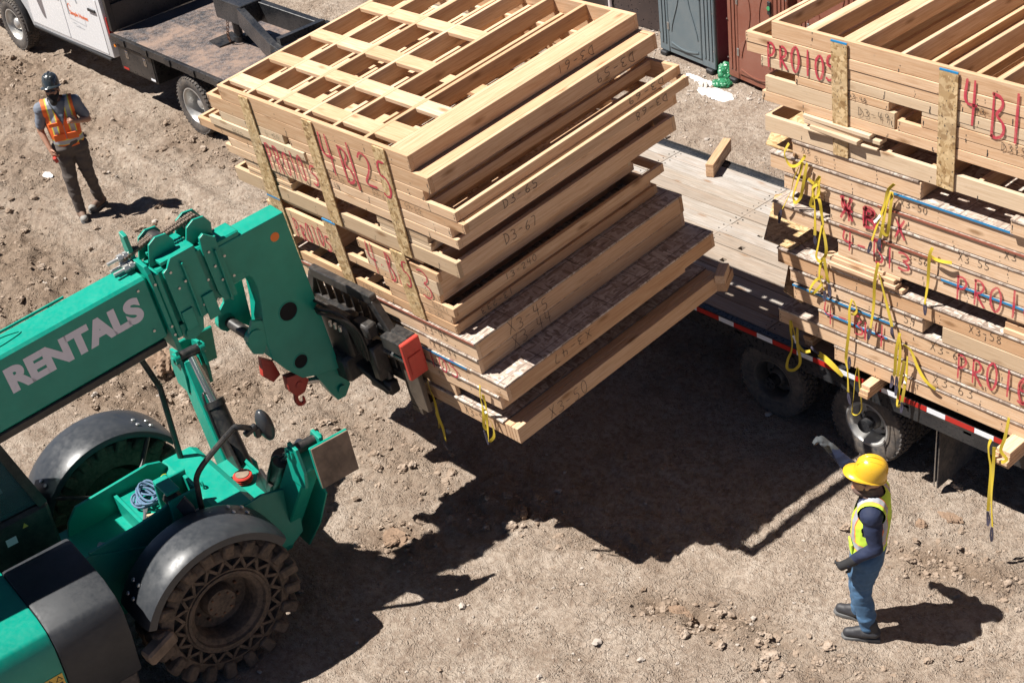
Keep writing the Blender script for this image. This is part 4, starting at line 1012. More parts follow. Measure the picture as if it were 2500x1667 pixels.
wall_panel(RM, 'panel spanning above the spacer boards near the middle of the trailer stack', .627, XR, 3.496, 3.408, 2.44, group=gW2)
for k, (xa, xb, ya, yb, za, rz) in enumerate(((1.06, 1.72, -.03, .06, 3.370, -.02), (1.07, 1.80, -.02, .07, 3.333, .01), (1.14, 1.62, -.05, .04, 3.300, -.05), (1.08, 1.78, -.035, .055, 3.283, .03), (.9, 1.9, .35, .44, 3.283, .02), (1.0, 1.9, .35, .44, 3.322, .04))):
    loose(RM, 'loose thin spacer board in the gap below D3-49, %s' % ('top', 'second', 'third', 'lowest', 'at the back, lower', 'at the back, upper')[k], (xa, ya, za), (xb, yb, za+(.034 if k != 3 else .016)), 'loose spacers in the trailer stack', 'lumber_grey', rz)
for xx in (2.1, 3.4):
    loose(RM, 'deep spacer stud across the gap of the trailer stack near x %s' % ('the middle' if xx < 3 else 'the right'), (xx, .2, 3.284), (xx+.09, 2.3, 3.405), None)
wall_panel(RM, 'lowest wall panel of the trailer stack, deep grey plates over the floor panels', .652, XR+.05, 3.281, 3.137, 2.44, group=gW2, mat='lumber_grey')
FP = [('X3-51 floor panel, shortest of the upper floor panels on the trailer stack', .935, 2.175, 3.134, 2.974, 0, None, None),
 ('X3-50 floor panel with a long blue edge on the trailer stack', .70, XR, 2.968, 2.811, 0, 'edge_blue', (1.22, 2.30)),
 ('floor panel with a red edge under X3-50 on the trailer stack', .842, XR, 2.809, 2.658, 0, 'edge_red', (.95, 3.8)),
 ('X3-55 floor panel with the scribbled-out red letters on the trailer stack', 1.32, XR, 2.656, 2.507, 0, None, None),
 ('floor panel carrying 4-B113 in red on the trailer stack', .722, XR, 2.505, 2.353, 0, 'edge_red', (.70, 1.6)),
 ('floor panel carrying the foot of 4-B113 with a blue edge on the trailer stack', 1.40, XR, 2.351, 2.205, 0, 'edge_blue', (1.0, 2.6)),
 ('X3-58 floor panel with a broad OSB ledge on the trailer stack', .76, XR, 2.058, 1.903, 0, None, None),
 ('X3-59 floor panel, a short one ending beside a gap on the trailer stack', .896, 2.245, 1.900, 1.765, 0, None, None),
 ('X3-60 floor panel with a blue edge at its left on the trailer stack', .93, XR, 1.748, 1.592, 0, 'edge_blue', (0, 1.05)),
 ('X3-61 floor panel carrying 4-B114 in red on the trailer stack', 1.20, XR, 1.590, 1.438, 0, 'edge_blue', (.08, .72)),
 ('second floor panel from the deck, sticking out left with a dark opening', .765, XR, 1.436, 1.284, 0, None, None),
 ('lowest floor panel on the trailer stack, resting on short dunnage blocks', 1.37, XR, 1.282, 1.128, 0, None, None)]
fps = [floor_panel(RM, lb, a, c, zt, zb_, 2.44, gF2, dy=dy_, edge=ed, edge_span=es) for lb, a, c, zt, zb_, dy_, ed, es in FP]
floor_panel(RM, 'X3 floor panel at the right edge of the picture, proud of the trailer stack', 2.98, XR+.1, 3.105, 2.972, 2.3, gF2, dy=-.05)
loose(RM, 'grey upright spacer right of the X3-59 panel on the trailer stack', (2.43, -.004, 1.752), (XR, .034, 1.899), None, 'lumber_grey')
for k, (xa, xb, ya, z0) in enumerate(((1.30, 2.05, -.02, 2.06), (1.34, 2.0, -.045, 2.10), (1.28, 1.98, -.03, 2.14), (1.36, 2.02, -.01, 2.177))):
    loose(RM, 'thin board in the pile lying on the X3-58 panel, %s' % ('lowest', 'second', 'third', 'topmost')[k], (xa, ya, z0), (xb, ya+.09, z0+(.036 if k < 3 else .026)), 'boards piled on the X3-58 panel', 'lumber', PRNG.uniform(-.02, .02))
for k in range(3):
    loose(RM, 'spacer board at the right between floor panels, layer %s' % ('one', 'two', 'three')[k], (2.96, .0+.02*k, 2.06+.048*k), (3.9, .09+.02*k, 2.106+.048*k), 'right-hand spacers in the trailer stack')
# OSB scraps and dunnage
def dunnage(cx, lab, y0, layers, wd=.089, rz=0.0, z0=1.001):
    for k in range(layers):
        loose(Matrix.Identity(4), '%s, %s layer' % (lab, ('bottom', 'second', 'third', 'top')[k]), (cx-wd/2+PRNG.uniform(-.008, .008), y0+PRNG.uniform(-.03, .02), z0+.0385*k), (cx+wd/2, y0+2.2, z0+.0385*k+.0375), 'dunnage under the trailer stack', 'lumber', rz)
dunnage(1.80, 'dunnage stick poking out over the trailer wheel', -.20, 3); dunnage(3.17, 'dunnage stick under the far right of the stack', -.30, 4, .13); dunnage(.95, 'dunnage stick at the left end of the stack', .1, 3)
def osb_scrap(label, pts, z, th=.012, M=None):
    cx = sum(p[0] for p in pts)/len(pts); cy = sum(p[1] for p in pts)/len(pts)
    mb = MB(); mb.prism([(x-cx, y-cy) for x, y in pts], th); o = mb.build('osb_offcut', 'osb'); o.matrix_world = Matrix.Translation((cx, cy, z)) @ (M or Matrix.Identity(4)); return tag(o, label, 'offcut')
osb_scrap('pale OSB corner sticking out at the upper left of the trailer stack', [(.33, .55), (.62, -.02), (.80, -.02), (.98, .02), (.75, .75)], 2.975)
osb_scrap('OSB sheet corner lying low at the left of the trailer stack with a hook-shaped shadow', [(.18, .62), (.60, -.05), (.90, -.05), (.95, .9), (.5, .95)], 2.062)
osb_scrap('shaded OSB flap tilted up at the lower left of the trailer stack', [(.55, .35), (.80, -.04), (1.0, -.04), (1.0, .4)], 1.592, M=Matrix.Rotation(R(14), 4, 'Y'))
# writing on the trailer stack
W2 = w2
def rt(tx, x, z, h, wd, pen=.022, mat=RED, y=-.017, nm='spray_lettering'): return text_on(fps[0] if z < 3.15 else w2, RM, tx, x, z, h, wd, pen, mat, y=y, name=nm)
rt('PR010', .69, 3.73, .21, .098, .026, y=-.008); rt('5', 1.27, 3.74, .20, .11, .026, y=-.008)
rt('4', 2.49, 3.70, .36, .14, .028, y=-.008); rt('B', 2.72, 3.69, .37, .15, .028, y=-.008); rt('1', 2.88, 3.66, .40, .12, .028, y=-.008)
rt('X', 1.42, 2.58, .21, .16, .035); rt('4', 1.43, 2.57, .20, .14, .03); rt('B', 1.63, 2.58, .18, .17, .04); rt('P', 1.66, 2.58, .16, .13, .04); rt('X', 1.95, 2.57, .18, .12, .03)
rt('4-B', 1.44, 2.29, .19, .125, .022); rt('1', 1.88, 2.27, .19, .08, .022); rt('3', 1.99, 2.29, .18, .14, .024)
rt('PR010', 2.53, 2.23, .23, .122, .024); rt('5', 3.28, 2.23, .22, .14, .024)
rt('4-B', 1.26, 1.49, .21, .125, .02); rt('1', 1.66, 1.48, .20, .08, .022); rt('4', 1.78, 1.47, .22, .12, .022)
rt('PR010', 2.58, 1.49, .25, .112, .024); rt('5', 3.12, 1.49, .22, .13, .026)
for tx, x, z, h in (('D3-48', 1.49, 3.655, .04), ('D3-49', 1.58, 3.535, .07), ('D3-', 2.60, 3.83, .05), ('D3-5', 2.83, 3.60, .06), ('X3', 1.03, 3.05, .055), ('51', 1.16, 3.0, .055), ('X3-50', 1.99, 2.86, .06), ('X3 55', 2.53, 2.56, .065), ('3-56', 2.08, 2.40, .055), ('X3', 2.92, 2.72, .065), ('X3-57', 2.60, 2.27, .06), ('X3-58', 2.66, 1.95, .07), ('59', 2.06, 1.80, .07), ('X3-60', 2.32, 1.635, .08), ('-61', 1.93, 1.51, .07), ('X3-63', 2.36, 1.32, .09), ('X36', 2.95, 1.80, .06), ('T', 2.2, 1.19, .05), ('X3', 3.05, 3.02, .06)):
    rt(tx, x, z, h, h*.72, .0055, INK, y=-.0022 if z < 3 else -.008, nm='marker_lettering')

# --- lumber bundle on the deck
bm_ = Matrix.Translation((-1.995, 2.31, 1.0)) @ Matrix.Rotation(R(23), 4, 'Z')
for k in range(4):
    loose(bm_, 'short two-by-four in the small pile across the trailer edge, %s' % ('bottom', 'second', 'third', 'top')[k], (-.0445+PRNG.uniform(-.004, .004), -.32, .001+.0385*k), (.0445, .32, .0385*(k+1)), 'short lumber pile on the trailer deck')

# --- yellow straps
b = NB('strap_yellow'); v = b.rvec(5); n_ = b.noise(b.mapping(v, (60, 60, 60)), 4, 3, .6); m_ = b.noise(v, 4, 4, .6)
b.set('Base Color', b.mix(b.ramp(m_, [(.5, 0.0), (.75, .45)]), b.mix(n_, (.46, .33, .015), (.62, .47, .04)), (.42, .33, .12))); b.set('Roughness', .8)
plain('strap_end', (.05, .045, .07), .6, .3); plain('label_white', (.75, .75, .75), .6)
def cr_path(P, sub=5):
    out = []; n = len(P)
    for i in range(n-1):
        p0, p1, p2_, p3 = P[max(i-1, 0)], P[i], P[i+1], P[min(i+2, n-1)]
        for k in range(sub):
            t = k/sub
            out.append(tuple(.5*((2*p1[a])+(-p0[a]+p2_[a])*t+(2*p0[a]-5*p1[a]+4*p2_[a]-p3[a])*t*t+(-p0[a]+3*p1[a]-3*p2_[a]+p3[a])*t**3) for a in range(len(p1))))
    return out+[tuple(P[-1])]
def strap(label, legs, FM, y0=-.04, wd=.025, group='yellow lifting straps'):
    """legs: (kind, points (x, z)); kind w webbing, e dark sewn end, t thin edge-on webbing, l paper label"""
    x0, z0 = legs[0][1][0]; M0 = FM @ Matrix.Translation((x0, y0, z0)); t = thing('lifting_strap', label, 'strap', M0, group)
    rr = random.Random(len(label)*7+int(x0*100))
    for kind, pts in legs:
        P = []; n = len(pts); ph = rr.uniform(0, 6)
        for k, (x, z) in enumerate(pts):
            P.append((x-x0, -.016*abs(math.sin(ph+k*1.1)) - (.004 if kind == 'e' else 0) + rr.uniform(-.004, .002) - (0 if k else 0), z-z0))
        P = cr_path(P, 5); m = len(P)
        wv = []
        for k in range(m):
            a = Vector(P[max(k-1, 0)]); c = Vector(P[min(k+1, m-1)]); d = (c-a).normalized()
            perp = Vector((-d.z, 0, d.x)); tw = math.sin(ph+k*.22)*.5+(1.2 if kind == 't' else 0)
            wv.append(tuple(perp*math.cos(tw)+Vector((0, -1, 0))*math.sin(tw)))
        mb = MB()
        if kind == 'e':
            for s_ in (-1, 1):
                mb.ribbon([(p[0]+s_*.010*math.sin(math.pi*k/(m-1)), p[1]-.002, p[2]) for k, p in enumerate(P)], (1, 0, 0), .014, .005)
            mb.build('end_loop', 'strap_end', t)
        else:
            mb.ribbon(P, wv, {'w': wd, 't': wd*.5, 'l': wd*.9}[kind], .0028); mb.build('webbing' if kind != 'l' else 'label_tag', 'strap_yellow' if kind != 'l' else 'label_white', t, True)
    return t
strap('yellow strap draped in a swag at the upper left of the trailer stack', [('w', [(.94, 3.12), (.90, 3.03), (.91, 2.95), (.96, 2.92), (1.03, 2.95), (1.09, 3.03), (1.10, 3.06)]), ('w', [(1.08, 2.99), (1.05, 2.89), (1.02, 2.77), (.98, 2.65), (.98, 2.60), (1.0, 2.58)]), ('w', [(1.12, 2.99), (1.10, 2.88), (1.08, 2.75), (1.05, 2.65), (1.0, 2.58)]), ('t', [(1.04, 2.93), (.99, 2.81), (.95, 2.68), (.90, 2.56), (.86, 2.48)]), ('e', [(.86, 2.48), (.84, 2.42), (.82, 2.33)])], RM)
strap('knotted yellow strap hanging left of the scribbled red letters', [('w', [(1.26, 2.92), (1.21, 2.84), (1.18, 2.71), (1.20, 2.67), (1.20, 2.52), (1.20, 2.34)]), ('e', [(1.21, 2.345), (1.21, 2.30), (1.21, 2.26)]), ('w', [(1.26, 2.90), (1.24, 2.80), (1.23, 2.73), (1.26, 2.67), (1.27, 2.57), (1.29, 2.47)]), ('w', [(1.14, 2.86), (1.20, 2.82), (1.24, 2.85), (1.25, 2.76), (1.20, 2.70), (1.18, 2.78), (1.23, 2.83)]), ('w', [(1.18, 2.70), (1.16, 2.62), (1.19, 2.60)])], RM)
strap('twisted pair of yellow straps with two dark ends hanging over the X3-58 panel', [('w', [(1.27, 2.46), (1.31, 2.33), (1.32, 2.21), (1.26, 2.10), (1.25, 1.96), (1.30, 1.84)]), ('w', [(1.27, 2.45), (1.24, 2.26), (1.21, 2.13), (1.26, 2.10)]), ('e', [(1.305, 1.84), (1.31, 1.79), (1.31, 1.74)]), ('w', [(1.30, 2.16), (1.33, 1.98), (1.34, 1.92)]), ('e', [(1.35, 1.92), (1.36, 1.86), (1.37, 1.80)]), ('w', [(1.28, 1.97), (1.20, 1.89), (1.15, 1.78), (1.18, 1.76), (1.28, 1.90)])], RM)
strap('bunched yellow strap with a white tag hanging across the scribbled red letters', [('w', [(1.97, 3.07), (1.91, 2.99), (1.88, 2.86), (1.82, 2.65), (1.77, 2.49)]), ('e', [(1.77, 2.485), (1.755, 2.42), (1.74, 2.37)]), ('w', [(1.94, 2.99), (1.89, 2.83), (1.87, 2.66), (1.85, 2.54)]), ('e', [(1.85, 2.545), (1.85, 2.48), (1.85, 2.42)]), ('w', [(1.95, 2.99), (1.94, 2.85), (1.93, 2.67), (1.91, 2.59), (1.88, 2.60), (1.87, 2.66)]), ('l', [(1.86, 2.78), (1.83, 2.72), (1.79, 2.67)])], RM)
strap('single yellow strap hanging between 4-B113 and PR0105 with a free tail', [('w', [(2.33, 2.62), (2.315, 2.55), (2.31, 2.40), (2.30, 2.26), (2.29, 2.09)]), ('e', [(2.29, 2.10), (2.295, 2.05), (2.30, 1.99)]), ('w', [(2.32, 2.55), (2.36, 2.53), (2.44, 2.54), (2.51, 2.55)])], RM)
strap('forked yellow strap whose two dark ends hang in a V over X3-60', [('w', [(1.84, 2.30), (1.83, 2.27), (1.81, 2.10), (1.80, 1.89), (1.78, 1.65)]), ('e', [(1.78, 1.655), (1.77, 1.59), (1.76, 1.53)]), ('w', [(1.85, 2.21), (1.89, 2.06), (1.95, 1.87), (1.99, 1.75)]), ('e', [(1.99, 1.75), (2.0, 1.69), (2.01, 1.64)])], RM)
strap('long yellow strap looping down in front of the pale trailer wheel', [('w', [(1.59, 1.86), (1.56, 1.75), (1.56, 1.57), (1.54, 1.32), (1.53, 1.21), (1.55, 1.14)]), ('e', [(1.57, 1.27), (1.57, 1.21), (1.57, 1.15)]), ('w', [(1.55, 1.14), (1.56, .99), (1.55, .88)]), ('e', [(1.56, .88), (1.575, .83), (1.59, .78)]), ('t', [(1.64, 1.18), (1.63, 1.06), (1.62, .88), (1.60, .76), (1.61, .68), (1.66, .69), (1.70, .77), (1.69, .94), (1.67, 1.07), (1.66, 1.18)]), ('w', [(1.60, 1.85), (1.64, 1.78), (1.61, 1.72), (1.58, 1.71)])], RM)
strap('yellow strap with a label looping over the trailer edge left of the wheels', [('w', [(.94, 1.39), (.93, 1.27), (.95, 1.17), (.94, 1.06), (.89, .94), (.89, .85), (.96, .86), (1.02, .94), (1.04, 1.04), (1.01, 1.15), (1.0, 1.33)]), ('w', [(.95, 1.38), (.98, 1.25), (1.01, 1.16), (1.08, 1.12), (1.15, 1.15)]), ('l', [(.965, 1.24), (.975, 1.20), (.985, 1.16)])], RM)
strap('yellow strap cluster with a free diagonal tail beside the X3-63 mark', [('w', [(2.06, 1.71), (2.04, 1.54), (2.03, 1.32), (2.01, 1.26)]), ('e', [(2.01, 1.27), (2.005, 1.20), (2.0, 1.14)]), ('w', [(2.06, 1.69), (2.07, 1.49), (2.06, 1.28)]), ('e', [(2.055, 1.28), (2.05, 1.18), (2.05, 1.08)]), ('w', [(2.10, 1.62), (2.17, 1.58), (2.25, 1.45), (2.33, 1.36), (2.42, 1.30)])], RM)
strap('folded yellow strap with a shiny buckle hanging below the trailer stack', [('w', [(2.15, 1.52), (2.14, 1.32), (2.12, 1.12), (2.11, 1.03)]), ('e', [(2.115, 1.04), (2.11, .99), (2.11, .93)]), ('w', [(2.12, 1.46), (2.09, 1.26), (2.06, 1.05), (2.07, .97), (2.11, 1.01)]), ('l', [(2.14, 1.33), (2.135, 1.28), (2.13, 1.24)])], RM)
strap('yellow strap wrapped on the right-hand dunnage and hanging to the ground side', [('w', [(3.10, 1.27), (3.09, 1.20), (3.10, 1.10), (3.12, .97), (3.13, .71), (3.13, .56)]), ('e', [(3.13, .56), (3.135, .48), (3.14, .41)]), ('w', [(3.14, 1.22), (3.14, .98), (3.15, .72), (3.18, .42)]), ('e', [(3.18, .42), (3.18, .34), (3.18, .26)]), ('w', [(3.24, 1.55), (3.22, 1.35), (3.20, 1.22), (3.25, 1.15), (3.21, 1.10)])], RM, y0=-.29)
strap('yellow strap lying over the trailer edge above the wheels', [('e', [(1.15, 1.19), (1.20, 1.17), (1.24, 1.15)]), ('w', [(1.23, 1.15), (1.33, 1.12), (1.42, 1.07), (1.49, 1.02)])], RM, y0=-.03, wd=.05)
strap('yellow strap trailing straight down from the bottom of the lifted load', [('w', [(-.58, -2.30), (-.59, -2.40), (-.59, -2.54), (-.59, -2.71), (-.585, -2.85), (-.61, -3.0)]), ('e', [(-.61, -2.99), (-.61, -3.04), (-.605, -3.1)]), ('t', [(-.60, -2.66), (-.63, -2.78), (-.63, -2.86)])], LM)
strap('coiled yellow strap hanging at the lower right corner of the lifted load', [('w', [(.18, -2.04), (.15, -2.16), (.13, -2.27), (.11, -2.39), (.08, -2.51), (.09, -2.56)]), ('w', [(.19, -2.13), (.17, -2.26), (.18, -2.36), (.21, -2.43), (.17, -2.58), (.09, -2.67), (.10, -2.59), (.13, -2.44), (.16, -2.29)]), ('e', [(.07, -2.56), (.07, -2.64), (.07, -2.71)]), ('l', [(.135, -2.27), (.15, -2.30), (.17, -2.33)])], LM)
# ------------------------------------------------------------------ telehandler
paint('machine_green', (.0, .27, .195), .40, .12, (.10, .22, .16), var=.14, coat=.08, scratch=.07)
paint('machine_black', (.016, .017, .019), .38, .3, (.22, .18, .14), var=.3, scratch=.2)
paint('fender_plastic', (.032, .036, .042), .36, .16, (.13, .125, .12), var=.15, scratch=.18, scale=2.0)
paint('guard_red', (.50, .045, .03), .45, .3, (.15, .08, .06), scratch=.2); paint('worn_plate', (.17, .125, .09), .7, .8, (.33, .24, .17), var=.4)
plain('decal_white', (.72, .70, .76), .45, .04); plain('dot_orange', (.75, .19, .03), .4); plain('hose', (.012, .012, .013), .45)
paint('fork_steel', (.075, .058, .045), .6, .6, (.16, .115, .08), var=.4); plain('cyl_rod', (.5, .5, .5), .2, metallic=.9); plain('bolt', (.55, .54, .52), .4, metallic=.7); plain('rope_blue', (.10, .17, .27), .8, .4, 60); plain('hivis_yellow', (.55, .62, .06), .8)
paint('cover_mesh', (.022, .025, .03), .55, .2, (.10, .095, .09), var=.2)
plain('chain_link', (.17, .125, .095), .7, .5, 40, metallic=.3); plain('warn_yellow', (.72, .47, .08), .5)
MYAW = R(-4.0)
MM = Matrix.Translation((-1.793, -5.14, 0)) @ Matrix.Rotation(MYAW, 4, 'Z')
tele = thing('telehandler', 'green telehandler with RENTALS on its boom lifting the big stack of panels', 'telehandler', MM)
MI = MM.inverted()
def part(name, mat, fn, parent=None, smooth=False, bevel=0.0, M=None):
    mb = MB(); mb.M = M if M is not None else Matrix.Identity(4); fn(mb); return mb.build(name, mat, parent or tele, smooth, bevel)
YZ = lambda x: Matrix(((0, 0, 1, x), (1, 0, 0, 0), (0, 1, 0, 0), (0, 0, 0, 1)))      # polygon (y, z) extruded along x
XZ = lambda y: Matrix(((1, 0, 0, 0), (0, 0, -1, y), (0, 1, 0, 0), (0, 0, 0, 1)))     # polygon (x, z) extruded toward -y
# --- wheels
def tele_wheel(x, y, out, steer=0.0):
    e = bpy.data.objects.new('wheel', None); COL.objects.link(e); e.parent = tele; e.location = (x, y, .655); e.rotation_euler = (0, 0, steer)
    A = Matrix.Rotation(R(90 if out > 0 else -90), 4, 'Y'); hw = .18
    rr = random.Random(int(x*10+y*7))
    def carc(mb):
        mb.lathe([(.362, hw*.92), (.385, hw*.97), (.395, hw*.78), (.478, hw*.78), (.486, hw*.97), (.53, hw*.93), (.575, hw*.80), (.588, hw*.6), (.588, -hw*.6), (.575, -hw*.8), (.53, -hw*.93), (.362, -hw*.92)], 72, A)
        n = 20
        for k in range(n):
            for sd in (-1, 1):
                t = 2*math.pi*(k+(.5 if sd > 0 else 0))/n+rr.uniform(-.012, .012)
                Rt = A @ Matrix.Rotation(t, 4, 'Z')
                mb.add(*chbox((.042+rr.uniform(-.004, .004), .052, .105), .016), M=Rt @ Matrix.Translation((.617, 0, sd*hw*.50)) @ Matrix.Rotation(.45*sd, 4, 'X'))
                mb.add(*chbox((.072+rr.uniform(-.006, .004), .050, .045), .016), M=Rt @ Matrix.Translation((.578, -.035, sd*hw*.90)) @ Matrix.Rotation(-.16*sd, 4, 'Y'))
        m = 20
        for k in range(m):
            for d in (-1, 1):
                t0 = 2*math.pi*k/m; t1 = 2*math.pi*(k+.5*d)/m
                a = Vector((.393*math.cos(t0), .393*math.sin(t0), hw*.87)); c = Vector((.480*math.cos(t1), .480*math.sin(t1), hw*.87))
                mb.beam(A @ a, A @ c, .026, hw*.19, up=tuple((A.to_3x3() @ Vector((0, 0, 1)))))
    part('tyre', 'tyre_mud', carc, e, True)
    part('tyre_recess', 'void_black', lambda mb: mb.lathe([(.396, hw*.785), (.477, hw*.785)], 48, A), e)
    def rim(mb): mb.lathe([(.362, hw*.93), (.36, hw*.99), (.335, hw*.99), (.325, hw*.85), (.29, hw*.75), (.282, hw*.70), (.27, hw*.2), (.262, -hw*.15), (.22, -hw*.25), (.15, -hw*.2), (.145, hw*.05), (.125, hw*.30), (.001, hw*.34)], 56, A)
    part('rim', 'tyre_mud', rim, e, True)
    def bolts(mb):
        for k in range(10):
            t = 2*math.pi*k/10; p = Vector((.19*math.cos(t), .19*math.sin(t), -hw*.24)); mb.cyl(A @ p, A @ (p+Vector((0, 0, .03))), .013, n=6)
        for k in range(8):
            t = 2*math.pi*k/8; p = Vector((.10*math.cos(t), .10*math.sin(t), hw*.30)); mb.cyl(A @ p, A @ (p+Vector((0, 0, .012))), .009, n=6)
    part('wheel_bolts', 'rust', bolts, e)['kind'] = 'stuff'
    return e
for x, y in ((.97, 0), (-.97, 0), (.97, -2.95), (-.97, -2.95)): tele_wheel(x, y, 1 if x > 0 else -1)
for y in (0, -2.95): part('axle', 'machine_black', lambda mb: (mb.cyl((-.8, y, .655), (.8, y, .655), .11, n=20), mb.box((-.25, y-.2, .45), (.25, y+.2, .86), .04)), smooth=True)
# --- fenders
def fender(sx, y0):
    n = 22; a0, a1 = R(33), R(158); xi, xo = .70*sx, 1.19*sx
    prof = [(0, -.045), (.012, -.01), (.05, .008), (.17, .016), (.34, .016), (.44, .006), (.485, -.02), (.49, -.065)]
    def fn(mb):
        vs = []; m = len(prof)
        for k in range(n+1):
            a = a0+(a1-a0)*k/n; tap = 1-.25*max(0, (k/n-.86)/.14)
            for u, dr in prof:
                r = .735+dr*(.6+.4*math.sin(math.pi*k/n)); vs.append((xi+sx*(u if sx > 0 else u), y0+r*math.cos(a), .655+r*math.sin(a)))
        k0 = len(vs)
        for k in range(n+1):
            a = a0+(a1-a0)*k/n
            for u, dr in prof:
                r = .722+dr; vs.append((xi+sx*u, y0+r*math.cos(a), .655+r*math.sin(a)))
        fs = []
        for o in (0, k0):
            for k in range(n):
                for j in range(m-1): fs.append((o+k*m+j, o+(k+1)*m+j, o+(k+1)*m+j+1, o+k*m+j+1))
        for k in range(n):
            for j in (0, m-1): fs.append((k*m+j, (k+1)*m+j, k0+(k+1)*m+j, k0+k*m+j))
        for k in (0, n):
            for j in range(m-1): fs.append((k*m+j, k*m+j+1, k0+k*m+j+1, k0+k*m+j))
        mb.add(vs, fs)
    f = part('fender', 'fender_plastic', fn, smooth=True)
    for (u, ad) in ((.10, 52), (.19, 52), (.10, 62), (.19, 62), (.13, 138), (.22, 138), (.13, 147), (.22, 147)):
        a = R(ad); r = .756; p = Vector((xi+sx*u, y0+r*math.cos(a), .655+r*math.sin(a))); d = Vector((0, math.cos(a), math.sin(a)))
        part('fender_bolt', 'bolt', lambda mb: mb.cyl(p-d*.004, p+d*.006, .019, .015, n=12), f, True)
    for ad in (55, 140):
        a = R(ad); r = .70; p0 = Vector((xi+sx*.12, y0+r*math.cos(a), .655+r*math.sin(a)))
        part('fender_stay', 'machine_black', lambda mb: mb.tube([p0, p0+Vector((-sx*.10, -.02, -.02)), Vector((sx*.52, y0+.08*(1 if ad < 90 else -1), .90)), Vector((sx*.42, y0+.05*(1 if ad < 90 else -1), .82))], .022, 8), f, True)
for sx in (1, -1):
    for y in (0, -2.95): fender(sx, y)
# --- chassis
part('chassis', 'machine_green', lambda mb: (mb.box((-.40, -4.2, .55), (.42, .60, .98), .02),), bevel=0)
part('tub_side', 'machine_green', lambda mb: mb.prism([(-.66, .95), (-.62, 1.10), (-.52, 1.22), (.16, 1.27), (.28, 1.23), (.38, 1.08), (.40, .95)], .03, YZ(-.30)), bevel=.006)
part('tub_side', 'machine_green', lambda mb: mb.prism([(-.72, .80), (-.72, 1.30), (-.30, 1.31), (-.06, 1.34), (.0, 1.36), (.06, .95), (.06, .80)], .03, YZ(.43)), bevel=.006)
part('tub_divider', 'machine_green', lambda mb: (mb.box((-.27, -.20, .98), (.43, -.17, 1.16)), mb.box((-.27, -.168, 1.10), (.43, .10, 1.125))))
part('lower_skirt', 'machine_green', lambda mb: mb.prism([(-.80, .60), (-.80, 1.28), (-.73, 1.29), (-.05, 1.0), (-.05, .66), (-.45, .58)], .02, YZ(.46)), bevel=.004)
def tower(mb):
    mb.box((.30, -.02, .98), (.33, .26, 1.50), .006); mb.box((.52, -.02, .98), (.55, .26, 1.44), .006); mb.box((.30, -.02, 1.502), (.55, .10, 1.53), .006); mb.box((.331, .22, .98), (.519, .25, 1.46), .004)
part('light_bracket', 'machine_green', tower)
part('work_light', 'machine_black', lambda mb: mb.obox((.43, .08, 1.32), (.15, .14, .22), (.3, 0, 0), .03))
part('light_shield', 'fender_plastic', lambda mb: mb.prism([(0, .0), (.10, .12), (.16, .02), (.20, -.20), (.12, -.22)], .02, Matrix.Translation((.60, .02, 1.42)) @ Matrix.Rotation(R(90), 4, 'X') @ Matrix.Rotation(R(35), 4, 'Y')), bevel=.006)
part('front_beam', 'machine_green', lambda mb: mb.prism([(.28, .78), (.62, .78), (.70, .90), (.66, 1.12), (.60, 1.16), (.34, 1.16), (.28, 1.12)], 1.05, YZ(-.38)), bevel=.012)
part('lifting_eye', 'machine_green', lambda mb: mb.tube([(.22+.03*math.cos(a), .40, 1.19+.035*math.sin(a)) for a in [i*math.pi/5 for i in range(10)]], .010, 6, True), smooth=True)
part('front_plate', 'machine_green', lambda mb: mb.prism([(.30, .62), (.86, .52), (.98, .60), (1.0, .98), (.93, 1.10), (.70, 1.16), (.40, 1.14)], .03, YZ(.66)), bevel=.006)
part('front_deck', 'machine_green', lambda mb: (mb.box((-.36, .66, .82), (.655, .99, .86), .006), mb.prism([(-.45, .82), (-.45, 1.02), (-.30, .90), (.1, .862), (.1, .82)], .03, XZ(1.0))))
part('name_mark', 'decal_white', lambda mb: mb.box((.555, .16, 1.19), (.5565, .23, 1.26)))
